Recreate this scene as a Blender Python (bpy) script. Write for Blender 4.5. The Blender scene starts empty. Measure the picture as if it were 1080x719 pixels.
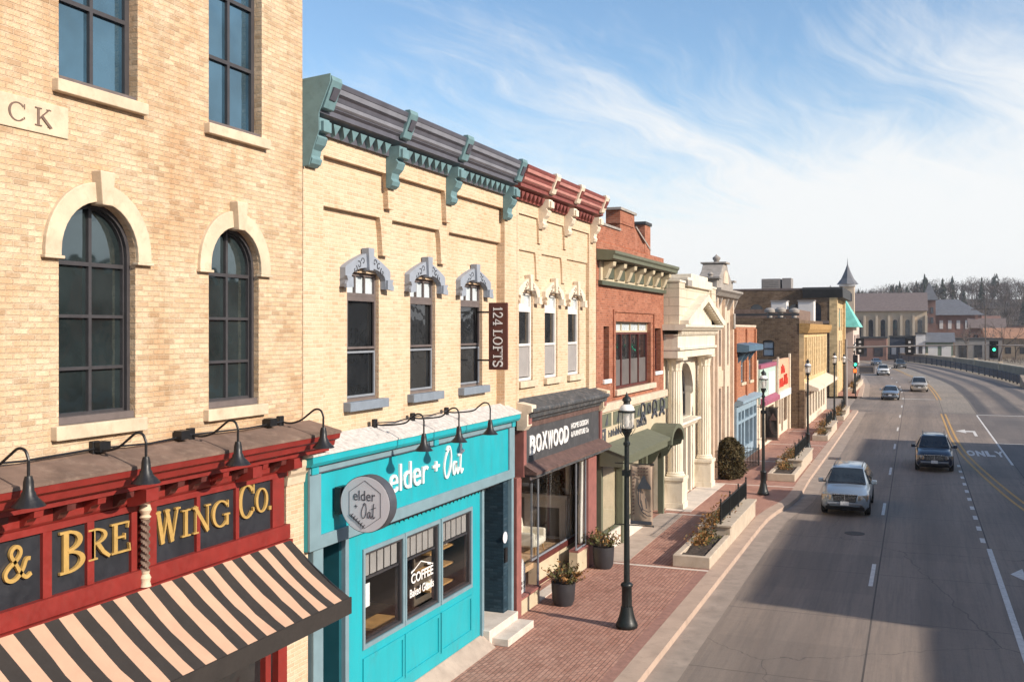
import bpy, bmesh, math, random
from mathutils import Vector, Matrix
from mathutils.geometry import tessellate_polygon
random.seed(7)
S = bpy.context.scene
COL = S.collection
PI = math.pi
# ------------------------------------------------------------------ survey of the place (camera position and lens)
FP, CX, HY = 1070.0, 540.0, 348.0
TH = math.atan(425 / 1070.0); CT, ST = math.cos(TH), math.sin(TH)
CAM = (9.4, 0.0, 7.43)
def onx(px, py, X=0.0):          # point of a plane x = X, returns (Y, Z)
    u = (px - CX) / FP; dX = X - CAM[0]
    dY = -dX * (CT + u * ST) / (ST - u * CT)
    d = -dX * ST + dY * CT
    return dY, CAM[2] - (py - HY) * d / FP
def yx(px, X=0.0): return onx(px, 400, X)[0]
def zx(px, py, X=0.0): return onx(px, py, X)[1]
# ------------------------------------------------------------------ materials
def nn(nt, typ, **kw):
    n = nt.nodes.new(typ)
    for k, v in kw.items():
        if k in n.inputs: n.inputs[k].default_value = v
        else: setattr(n, k, v)
    return n
def mixc(nt, fac, a, b, blend='MIX'):
    m = nt.nodes.new('ShaderNodeMix'); m.data_type = 'RGBA'; m.blend_type = blend
    for idx, v in ((0, fac), (6, a), (7, b)):
        if hasattr(v, 'is_linked') or isinstance(v, bpy.types.NodeSocket): nt.links.new(v, m.inputs[idx])
        elif isinstance(v, (int, float)): m.inputs[idx].default_value = v
        else: m.inputs[idx].default_value = (*v[:3], 1)
    return m.outputs[2]
def math_(nt, op, a, b=None, c=None):
    m = nt.nodes.new('ShaderNodeMath'); m.operation = op
    for i, v in enumerate((a, b, c)):
        if v is None: continue
        if isinstance(v, bpy.types.NodeSocket): nt.links.new(v, m.inputs[i])
        else: m.inputs[i].default_value = v
    return m.outputs[0]
def noise(nt, vec, scale, detail=4, rough=.55, dist=0.0):
    n = nn(nt, 'ShaderNodeTexNoise', Scale=scale, Detail=detail, Roughness=rough, Distortion=dist)
    if vec is not None: nt.links.new(vec, n.inputs['Vector'])
    return n.outputs['Fac']
def ramp(nt, fac, a, b, lo=0.0, hi=1.0):
    m = nt.nodes.new('ShaderNodeMapRange'); m.inputs[1].default_value = a; m.inputs[2].default_value = b
    m.inputs[3].default_value = lo; m.inputs[4].default_value = hi
    nt.links.new(fac, m.inputs[0]); return m.outputs[0]
def scaled(nt, vec, sc, loc=(0, 0, 0), rot=(0, 0, 0)):
    m = nt.nodes.new('ShaderNodeMapping'); m.inputs['Scale'].default_value = sc
    m.inputs['Location'].default_value = loc; m.inputs['Rotation'].default_value = rot
    nt.links.new(vec, m.inputs['Vector']); return m.outputs[0]
def base(name):
    m = bpy.data.materials.new(name); m.use_nodes = True
    nt = m.node_tree; nt.nodes.clear()
    out = nt.nodes.new('ShaderNodeOutputMaterial'); b = nt.nodes.new('ShaderNodeBsdfPrincipled')
    nt.links.new(b.outputs[0], out.inputs[0])
    tc = nt.nodes.new('ShaderNodeTexCoord')
    return m, nt, b, tc.outputs['Object'], tc
def bump(nt, b, h, strength=.4, dist=.01):
    n = nt.nodes.new('ShaderNodeBump'); n.inputs['Strength'].default_value = strength; n.inputs['Distance'].default_value = dist
    nt.links.new(h, n.inputs['Height']); nt.links.new(n.outputs[0], b.inputs['Normal'])
def mat(name, col, rough=.7, metal=0.0, var=.25, sc=3.0, dirt=None, dirt_amt=0.0, bmp=0.0, bsc=40, spec=.5, streak=False, coat=0.0):
    m, nt, b, ob, tc = base(name)
    v = scaled(nt, ob, (1, 1, .25)) if streak else ob
    n = noise(nt, v, sc, 6, .62)
    lo = tuple(c * (1 - var) for c in col); hi = tuple(min(1, c * (1 + var * .7)) for c in col)
    c = mixc(nt, ramp(nt, n, .3, .7), lo, hi)
    if dirt:
        n2 = noise(nt, scaled(nt, v, (1, 1, 1), (7, 3, 1)), sc * 2.3, 8, .7)
        c = mixc(nt, ramp(nt, n2, .5, .72, 0, dirt_amt), c, dirt)
    nt.links.new(c, b.inputs['Base Color'])
    b.inputs['Metallic'].default_value = metal; b.inputs['Specular IOR Level'].default_value = spec
    b.inputs['Coat Weight'].default_value = coat; b.inputs['Coat Roughness'].default_value = .06
    nt.links.new(ramp(nt, noise(nt, ob, sc * 4, 3), .2, .8, max(0, rough - .12), min(1, rough + .12)), b.inputs['Roughness'])
    if bmp: bump(nt, b, noise(nt, ob, bsc, 4, .6), bmp, .01)
    return m
def brick(name, c1, c2, mortar, stain, st_amt=.5, bw=.215, rh=.074, ms=.009, pale=None, bmp=.5, flat=False, rough=.85, stain_lo=.5, out_amt=.7):
    m, nt, b, ob, tc = base(name)
    sp = nt.nodes.new('ShaderNodeSeparateXYZ'); nt.links.new(ob, sp.inputs[0])
    if flat:
        cb = nt.nodes.new('ShaderNodeCombineXYZ'); nt.links.new(sp.outputs[1], cb.inputs[0]); nt.links.new(sp.outputs[0], cb.inputs[1])
    else:
        g = nt.nodes.new('ShaderNodeNewGeometry'); sn = nt.nodes.new('ShaderNodeSeparateXYZ'); nt.links.new(g.outputs['True Normal'], sn.inputs[0])
        ax = math_(nt, 'GREATER_THAN', math_(nt, 'ABSOLUTE', sn.outputs[0]), .5)
        u = math_(nt, 'ADD', math_(nt, 'MULTIPLY', sp.outputs[1], ax), math_(nt, 'MULTIPLY', sp.outputs[0], math_(nt, 'SUBTRACT', 1.0, ax)))
        cb = nt.nodes.new('ShaderNodeCombineXYZ'); nt.links.new(u, cb.inputs[0]); nt.links.new(sp.outputs[2], cb.inputs[1])
    # slightly uneven courses
    wob = noise(nt, scaled(nt, ob, (1, 1, 1)), 3.0, 2)
    va = nt.nodes.new('ShaderNodeVectorMath'); va.operation = 'ADD'
    cw = nt.nodes.new('ShaderNodeCombineXYZ'); w_ = ramp(nt, wob, 0, 1, -.01, .01); nt.links.new(w_, cw.inputs[0]); nt.links.new(w_, cw.inputs[1])
    nt.links.new(cb.outputs[0], va.inputs[0]); nt.links.new(cw.outputs[0], va.inputs[1])
    br = nn(nt, 'ShaderNodeTexBrick', offset=.5, squash=1.0)
    nt.links.new(va.outputs[0], br.inputs['Vector'])
    for k, v in {'Scale': 1.0, 'Mortar Size': ms, 'Mortar Smooth': .35, 'Bias': 0.0, 'Brick Width': bw, 'Row Height': rh}.items(): br.inputs[k].default_value = v
    br.inputs['Color1'].default_value = (*c1, 1); br.inputs['Color2'].default_value = (*c2, 1); br.inputs['Mortar'].default_value = (*mortar, 1)
    c = br.outputs['Color']
    # single bricks that are darker or paler than their neighbours
    ss = nt.nodes.new('ShaderNodeSeparateXYZ'); nt.links.new(va.outputs[0], ss.inputs[0])
    row = math_(nt, 'FLOOR', math_(nt, 'DIVIDE', ss.outputs[1], rh))
    cu = math_(nt, 'FLOOR', math_(nt, 'ADD', math_(nt, 'DIVIDE', ss.outputs[0], bw), math_(nt, 'MULTIPLY', math_(nt, 'FLOORED_MODULO', math_(nt, 'ADD', row, 1.0), 2.0), .5)))
    cv = nt.nodes.new('ShaderNodeCombineXYZ'); nt.links.new(cu, cv.inputs[0]); nt.links.new(row, cv.inputs[1])
    wn = nt.nodes.new('ShaderNodeTexWhiteNoise'); wn.noise_dimensions = '2D'; nt.links.new(cv.outputs[0], wn.inputs['Vector'])
    nb = math_(nt, 'SUBTRACT', 1.0, br.outputs['Fac'])
    c = mixc(nt, math_(nt, 'MULTIPLY', ramp(nt, wn.outputs['Value'], .66, 1.0, 0, out_amt), nb), c, tuple(x * .62 for x in c2))
    c = mixc(nt, math_(nt, 'MULTIPLY', ramp(nt, wn.outputs['Value'], .22, .0, 0, out_amt * .7), nb), c, tuple(min(1, x * 1.18 + .03) for x in c1))
    c = mixc(nt, ramp(nt, noise(nt, scaled(nt, ob, (1, 1, .6)), .5, 8, .68), .40, .68, 0, st_amt * .8), c, mixc(nt, 1.0, c, tuple(min(1, x * 1.5 + .15) for x in stain), 'MULTIPLY'))
    c = mixc(nt, ramp(nt, noise(nt, scaled(nt, ob, (1, 1, .7), (3, 9, 4)), 3.1, 10, .8), stain_lo, .8, 0, st_amt * .75), c, stain)
    run = noise(nt, scaled(nt, ob, (1, 1, .09), (2, 6, 1)), 2.6, 6, .7)      # rain runs down the wall
    c = mixc(nt, ramp(nt, run, .54, .74, 0, st_amt * .9), c, mixc(nt, 1.0, c, (.72, .62, .5), 'MULTIPLY'))
    if pale: c = mixc(nt, ramp(nt, noise(nt, scaled(nt, ob, (1, 1, 1.6), (13, 2, 5)), 1.7, 10, .78), .48, .7, 0, .6), c, pale)
    c = mixc(nt, ramp(nt, noise(nt, ob, 28, 3, .7), .2, .8, .0, 1.0), mixc(nt, 1.0, c, (.78, .77, .76), 'MULTIPLY'), c)
    nt.links.new(c, b.inputs['Base Color']); b.inputs['Roughness'].default_value = rough; b.inputs['Specular IOR Level'].default_value = .25
    h = math_(nt, 'ADD', math_(nt, 'MULTIPLY', br.outputs['Fac'], -1.0), math_(nt, 'MULTIPLY', noise(nt, ob, 45, 3), .9))
    bump(nt, b, h, bmp, .012)
    return m
def shop_glass(name, tint=(.975, .985, .985), refl=1.0):
    m = bpy.data.materials.new(name); m.use_nodes = True; nt = m.node_tree; nt.nodes.clear()
    out = nt.nodes.new('ShaderNodeOutputMaterial'); mx = nt.nodes.new('ShaderNodeMixShader')
    tr = nt.nodes.new('ShaderNodeBsdfTransparent'); tr.inputs[0].default_value = (*tint, 1)
    gl = nt.nodes.new('ShaderNodeBsdfGlossy'); gl.inputs['Roughness'].default_value = .015
    fr = nt.nodes.new('ShaderNodeFresnel'); fr.inputs['IOR'].default_value = 1.6
    ge = nt.nodes.new('ShaderNodeNewGeometry')
    nt.links.new(math_(nt, 'MULTIPLY', math_(nt, 'MULTIPLY', fr.outputs[0], refl), math_(nt, 'SUBTRACT', 1.0, ge.outputs['Backfacing'])), mx.inputs[0])
    nt.links.new(tr.outputs[0], mx.inputs[1]); nt.links.new(gl.outputs[0], mx.inputs[2]); nt.links.new(mx.outputs[0], out.inputs[0])
    return m
def dark_glass(name, col=(.012, .016, .02), ior=1.9, wav=.05, rough=.02, tint=(1, 1, 1)):
    m, nt, b, ob, tc = base(name)
    n = noise(nt, ob, 1.2, 3)
    nt.links.new(mixc(nt, ramp(nt, n, .35, .65), col, tuple(c * 2.2 for c in col)), b.inputs['Base Color'])
    b.inputs['Roughness'].default_value = rough; b.inputs['IOR'].default_value = ior; b.inputs['Specular Tint'].default_value = (*tint, 1)
    bump(nt, b, noise(nt, ob, 1.6, 2), wav, .05)
    return m
def glow(name, col, s):
    m = bpy.data.materials.new(name); m.use_nodes = True; b = m.node_tree.nodes['Principled BSDF']
    b.inputs['Base Color'].default_value = (*col, 1); b.inputs['Emission Color'].default_value = (*col, 1); b.inputs['Emission Strength'].default_value = s
    return m
def leafy(name, a, bcol, sc=6.0, rough=.75):
    m, nt, b, ob, tc = base(name)
    nt.links.new(mixc(nt, ramp(nt, noise(nt, ob, sc, 3, .7), .3, .7), a, bcol), b.inputs['Base Color'])
    b.inputs['Roughness'].default_value = rough; b.inputs['Specular IOR Level'].default_value = .2
    return m
def milky(name):
    m = bpy.data.materials.new(name); m.use_nodes = True; nt = m.node_tree; nt.nodes.clear()
    out = nt.nodes.new('ShaderNodeOutputMaterial'); mx = nt.nodes.new('ShaderNodeMixShader'); mx.inputs[0].default_value = .45
    tr = nt.nodes.new('ShaderNodeBsdfTransparent'); b = nt.nodes.new('ShaderNodeBsdfPrincipled'); b.inputs['Base Color'].default_value = (.75, .73, .7, 1); b.inputs['Roughness'].default_value = .15
    nt.links.new(tr.outputs[0], mx.inputs[1]); nt.links.new(b.outputs[0], mx.inputs[2]); nt.links.new(mx.outputs[0], out.inputs[0]); return m
M = {}
M['brick_old'] = brick('old_cream_brick', (.70, .53, .36), (.63, .45, .285), (.60, .48, .34), (.40, .235, .11), .68, pale=(.77, .65, .49), stain_lo=.43, out_amt=.8, bmp=1.0, bw=.205, rh=.07)
M['brick_pale'] = brick('pale_cream_brick', (.69, .53, .375), (.63, .455, .30), (.70, .575, .42), (.46, .30, .16), .42, pale=(.73, .61, .46), stain_lo=.52, bmp=.6, out_amt=.42, ms=.012)
M['brick_panel'] = brick('golden_cream_brick', (.52, .33, .13), (.44, .26, .09), (.42, .27, .12), (.32, .17, .06), .4)
M['brick_red'] = brick('red_brick', (.42, .15, .08), (.33, .105, .055), (.36, .22, .16), (.2, .07, .045), .45, pale=(.5, .25, .17), stain_lo=.54)
M['brick_orange'] = brick('orange_brick', (.48, .19, .09), (.4, .14, .07), (.4, .24, .16), (.25, .1, .05), .3)
M['brick_brown'] = brick('rough_brown_brick', (.20, .135, .085), (.15, .095, .06), (.17, .125, .09), (.07, .045, .03), .75, bw=.34, rh=.16, ms=.02, pale=(.27, .19, .12), bmp=.9)
M['brick_yellow'] = brick('yellow_stone', (.66, .5, .28), (.6, .45, .25), (.5, .38, .22), (.4, .28, .13), .3, bw=.5, rh=.25)
M['stone'] = mat('pale_limestone', (.58, .47, .34), .85, var=.18, sc=2.5, dirt=(.33, .25, .16), dirt_amt=.5, bmp=.25, bsc=25)
M['stone_tan'] = mat('tan_stone', (.6, .47, .36), .85, var=.15, sc=2, dirt=(.32, .23, .16), dirt_amt=.5, bmp=.2, bsc=25)
M['stone_bank'] = mat('white_terracotta', (.70, .63, .51), .6, var=.12, sc=1.6, dirt=(.36, .26, .14), dirt_amt=.5, bmp=.08, bsc=12, streak=True)
M['bank_block'] = brick('terracotta_blocks', (.68, .61, .49), (.65, .57, .45), (.3, .25, .18), (.4, .3, .18), .35, bw=1.3, rh=.36, ms=.012, out_amt=.15)
M['stone_grey'] = mat('weathered_grey_stone', (.3, .27, .24), .85, var=.3, sc=3, bmp=.3)
M['ledge_brown'] = mat('weathered_brown_ledge', (.16, .105, .08), .85, var=.35, sc=2.2, dirt=(.3, .22, .17), dirt_amt=.5, bmp=.3, bsc=18)
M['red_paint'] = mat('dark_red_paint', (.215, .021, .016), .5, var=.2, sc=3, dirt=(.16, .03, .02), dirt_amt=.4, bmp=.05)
M['red_dark'] = mat('dark_maroon_paint', (.10, .02, .016), .6, var=.35, sc=6, dirt=(.05, .03, .025), dirt_amt=.6)  # darker red of the modillions, riser frame and red window frames
M['black_panel'] = mat('charcoal_sign_board', (.022, .024, .03), .45, var=.3, sc=2)
M['gold'] = mat('gold_paint', (.62, .40, .13), .38, .35, var=.15, sc=5)
M['awn_dark'] = mat('black_awning_cloth', (.026, .021, .018), .85, var=.2, sc=4, bmp=.1, bsc=120)
M['awn_pink'] = mat('sand_awning_cloth', (.50, .315, .215), .9, var=.1, sc=3, dirt=(.45, .3, .2), dirt_amt=.35, bmp=.1, bsc=120)
M['black_metal'] = mat('black_metal', (.018, .018, .02), .42, .3, var=.3, sc=8)
M['post_metal'] = mat('black_post_paint', (.012, .016, .017), .45, .2, var=.35, sc=8, dirt=(.06, .055, .045), dirt_amt=.3)
M['frame_dark'] = mat('dark_window_frame', (.045, .042, .046), .5, var=.2, sc=5)
M['frame_brown'] = mat('taupe_window_frame', (.13, .105, .1), .6, var=.2, sc=5)
M['frame_white'] = mat('white_window_frame', (.75, .72, .68), .5, var=.1, sc=5)
M['frame_grey'] = mat('grey_sash_paint', (.22, .24, .27), .55, var=.1)
M['slate_paint'] = mat('slate_blue_paint', (.19, .225, .27), .6, var=.14, sc=4, dirt=(.1, .1, .12), dirt_amt=.3)
M['hood_paint'] = mat('pale_slate_paint', (.26, .29, .34), .65, var=.12, sc=5)
M['hood_line'] = mat('carved_dark_line', (.06, .065, .08), .8)
M['cor_dark'] = mat('slate_metal_cornice', (.105, .105, .13), .5, .2, var=.2, sc=3)
M['cor_dark2'] = mat('slate_metal_cornice_light', (.23, .235, .27), .45, .2, var=.2, sc=3)
M['cor_teal'] = mat('faded_teal_paint', (.135, .235, .255), .65, var=.18, sc=4, dirt=(.06, .11, .125), dirt_amt=.4)
M['cor_red'] = mat('faded_red_cornice', (.20, .05, .042), .6, var=.25, sc=4, dirt=(.36, .15, .12), dirt_amt=.3)
M['cor_cream'] = mat('cream_paint', (.70, .60, .47), .65, var=.15, sc=5, dirt=(.4, .28, .18), dirt_amt=.4)
M['teal'] = mat('bright_teal_paint', (.011, .34, .40), .5, var=.10, sc=1.1, dirt=(.05, .22, .25), dirt_amt=.5, bmp=.08, bsc=14, streak=True)
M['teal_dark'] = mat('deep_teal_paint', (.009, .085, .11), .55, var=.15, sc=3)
M['navy_brick'] = brick('painted_navy_brick', (.02, .05, .075), (.018, .045, .068), (.014, .036, .055), (.012, .03, .045), .2)
M['trim_grey'] = mat('blue_grey_trim', (.17, .26, .30), .55, var=.12, sc=3)
M['shingle'] = mat('pale_flashing', (.55, .52, .49), .8, var=.3, sc=9, dirt=(.2, .18, .17), dirt_amt=.6)
M['cor_red2'] = mat('faded_pink_band', (.46, .2, .17), .6, var=.2)
M['white'] = mat('white_paint', (.75, .74, .72), .5, var=.05)
M['concrete'] = mat('concrete', (.40, .32, .26), .9, var=.2, sc=2, dirt=(.25, .2, .17), dirt_amt=.5, bmp=.25, bsc=30)
M['concrete_pale'] = mat('pale_concrete', (.6, .53, .46), .9, var=.15, sc=2, dirt=(.36, .28, .22), dirt_amt=.45, bmp=.2, bsc=30)
M['asphalt_patch'] = mat('asphalt', (.06, .058, .058), .9, var=.2, sc=6, bmp=.4, bsc=80)
M['lotpaint'] = mat('pale_lawn_dirt', (.2, .16, .11), .95, var=.3, sc=.2)
M['glass_shop'] = shop_glass('shop_glass')
M['glass_up'] = dark_glass('sky_reflecting_glass', (.015, .035, .055), 2.7, .12, tint=(.5, .8, 1.0))
M['glass_arch'] = dark_glass('dusty_dark_glass', (.012, .017, .018), 2.3, .16, .05, (.75, .92, 1.0))
M['glass_sash'] = dark_glass('dark_sash_glass', (.010, .011, .012), 1.75, .22)
M['blind_dark'] = mat('dim_window_blind', (.12, .105, .10), .7, var=.2, sc=2)
M['blind'] = mat('grey_window_blind', (.30, .28, .27), .7, var=.15, sc=2)
M['transom'] = mat('pale_opaque_pane', (.50, .56, .60), .25, var=.1, sc=2)  # opaque panes in an even pale blue-grey
M['glass_far'] = dark_glass('far_dark_glass', (.02, .022, .028), 1.6, .02)
M['sign_grey'] = mat('pale_grey_sign_face', (.62, .62, .66), .5, var=.05)
M['sign_ink'] = mat('dark_sign_ink', (.06, .065, .08), .6)
M['maroon'] = mat('maroon_sign_board', (.10, .028, .02), .5, var=.12)
M['boxgrey'] = mat('charcoal_store_sign', (.05, .05, .054), .65, var=.2, sc=2, dirt=(.14, .13, .13), dirt_amt=.4)
M['peeling'] = mat('peeling_dark_cornice', (.05, .055, .06), .7, var=.5, sc=4, dirt=(.32, .27, .24), dirt_amt=.55, bmp=.3)
M['peel_red'] = mat('peeling_red_wood', (.105, .058, .048), .75, var=.4, sc=5, dirt=(.24, .15, .12), dirt_amt=.45, bmp=.2)
M['pink_pillar'] = mat('dusty_red_pillar', (.26, .10, .085), .65, var=.2, sc=4, dirt=(.2, .09, .08), dirt_amt=.3)
M['green_paint'] = mat('sage_green_paint', (.12, .127, .085), .6, var=.15, sc=3)
M['green_dark'] = mat('dark_sage_paint', (.075, .085, .055), .6, var=.2, sc=3)
M['cream_board'] = mat('cream_board', (.50, .42, .29), .65, var=.12, sc=3)
M['blue_store'] = mat('blue_grey_storefront', (.23, .32, .39), .6, var=.15, sc=3)
M['blue_can'] = mat('slate_blue_metal', (.09, .17, .25), .5, .2, var=.2, sc=3)
M['mint'] = mat('mint_board', (.40, .52, .46), .7, var=.1)
M['magenta'] = mat('dusty_magenta_cloth', (.30, .08, .13), .8, var=.15)
M['orange_sign'] = mat('orange_sign_board', (.62, .36, .23), .7, var=.12)
M['red_letters'] = mat('red_letters', (.6, .04, .02), .5)
M['roof_dark'] = mat('dark_roofing', (.04, .042, .045), .85, var=.3, sc=1)
M['roof_brown'] = mat('brown_tile_roof', (.15, .115, .105), .85, var=.25, sc=1.5)
M['roof_slate'] = mat('slate_roof', (.12, .125, .14), .8, var=.2, sc=1)
M['copper'] = mat('green_copper_roof', (.16, .50, .43), .65, var=.2, sc=1.5)
M['pinkish'] = mat('pinkish_stucco', (.58, .45, .39), .8, var=.15, sc=1)
M['cream_church'] = mat('cream_church_stone', (.52, .42, .31), .85, var=.15, sc=.6)
M['hill_floor'] = mat('brown_leaf_litter', (.085, .066, .05), .95, var=.3, sc=.05)
M['far_brick'] = mat('far_dull_brick', (.21, .115, .09), .85, var=.3, sc=.5)
M['far_orange'] = mat('far_orange_roof', (.33, .17, .10), .85, var=.25, sc=.4)
M['far_tan'] = mat('far_tan_wall', (.28, .22, .16), .9, var=.25, sc=.4, dirt=(.16, .13, .11), dirt_amt=.6)
M['far_grey'] = mat('far_grey_wall', (.24, .22, .21), .85, var=.2, sc=.5)
M['far_green'] = mat('far_green_wall', (.16, .2, .15), .85, var=.2, sc=.5)
M['far_white'] = mat('far_white_wall', (.62, .6, .58), .8, var=.1, sc=.5)
M['far_navy'] = mat('far_navy_wall', (.035, .045, .07), .8, var=.2, sc=.5)
M['wood_floor'] = mat('worn_wood_floor', (.50, .33, .19), .6, var=.3, sc=4)
M['wood_table'] = mat('pale_wood', (.42, .24, .09), .5, var=.25, sc=4)
M['inside_dark'] = mat('dark_interior_wall', (.10, .075, .055), .9, var=.3, sc=2)
M['inside_grey'] = mat('grey_interior_wall', (.24, .225, .21), .9, var=.2, sc=2)
M['inside_brown'] = mat('brown_panelled_wall', (.13, .085, .055), .7, var=.35, sc=2)
M['linen'] = mat('white_linen', (.78, .75, .7), .9, var=.08)
M['chair_cloth'] = mat('cream_upholstery', (.70, .64, .54), .9, var=.1)
M['mantel'] = mat('grey_white_mantel', (.72, .69, .64), .6, var=.15)
M['soil'] = mat('dark_planter_soil', (.05, .035, .025), .95, var=.5, sc=12, bmp=.8, bsc=30)
M['planter_stone'] = mat('pale_planter_stone', (.48, .40, .31), .85, var=.15, sc=3, dirt=(.38, .28, .18), dirt_amt=.5, bmp=.3, bsc=20)
M['pot'] = mat('charcoal_plant_pot', (.03, .03, .035), .55, var=.2, sc=5)
M['leaf_olive'] = leafy('olive_leaves', (.05, .06, .02), (.14, .12, .045))
M['leaf_rust'] = leafy('rust_dry_leaves', (.20, .09, .03), (.34, .19, .07))
M['leaf_dark'] = leafy('dark_shrub_leaves', (.022, .024, .010), (.125, .09, .04), 4)
M['leaf_conifer'] = leafy('dark_conifer_needles', (.014, .026, .02), (.04, .05, .034), .4)
M['twig'] = leafy('grey_brown_twigs', (.11, .085, .07), (.17, .13, .11), .15)
M['twig_dark'] = leafy('dusky_twigs', (.055, .043, .038), (.095, .07, .06), .06)
M['bark'] = mat('grey_bark', (.09, .07, .058), .95, var=.3, sc=6)
M['tyre'] = mat('tyre_rubber', (.015, .015, .016), .9)
M['chrome'] = mat('bright_metal', (.6, .6, .6), .25, .9, var=.1)
M['car_glass'] = dark_glass('car_window_glass', (.012, .016, .02), 1.6, 0.0, .03)
M['lamp_glass'] = milky('lantern_glass')
M['headlight'] = mat('headlamp_lens', (.36, .33, .28), .1, .5, var=.5, sc=9, coat=.8)
M['amber'] = mat('amber_lens', (.6, .25, .06), .25, coat=.5)
M['plate'] = mat('white_plate', (.7, .7, .7), .5)
M['yellow_line'] = mat('worn_yellow_road_paint', (.52, .30, .09), .8, var=.25, sc=5, dirt=(.2, .15, .1), dirt_amt=.5)
M['white_line'] = mat('worn_white_road_paint', (.62, .60, .57), .8, var=.15, sc=4, dirt=(.25, .23, .21), dirt_amt=.6)
M['green_light'] = glow('green_signal_lens', (.05, .9, .45), 2.0)
M['red_light'] = glow('orange_hand_signal', (.9, .16, .03), 1.2)
M['banner_tan'] = mat('tan_banner_cloth', (.36, .26, .19), .85, var=.1)
M['banner_dark'] = mat('dark_banner_cloth', (.03, .024, .022), .85, var=.1)
def car_paint(name, col, metal=.4):
    m = bpy.data.materials.new(name); m.use_nodes = True; b = m.node_tree.nodes['Principled BSDF']
    b.inputs['Base Color'].default_value = (*col, 1); b.inputs['Metallic'].default_value = metal; b.inputs['Roughness'].default_value = .32; b.inputs['Coat Weight'].default_value = .7; b.inputs['Coat Roughness'].default_value = .05; return m
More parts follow.
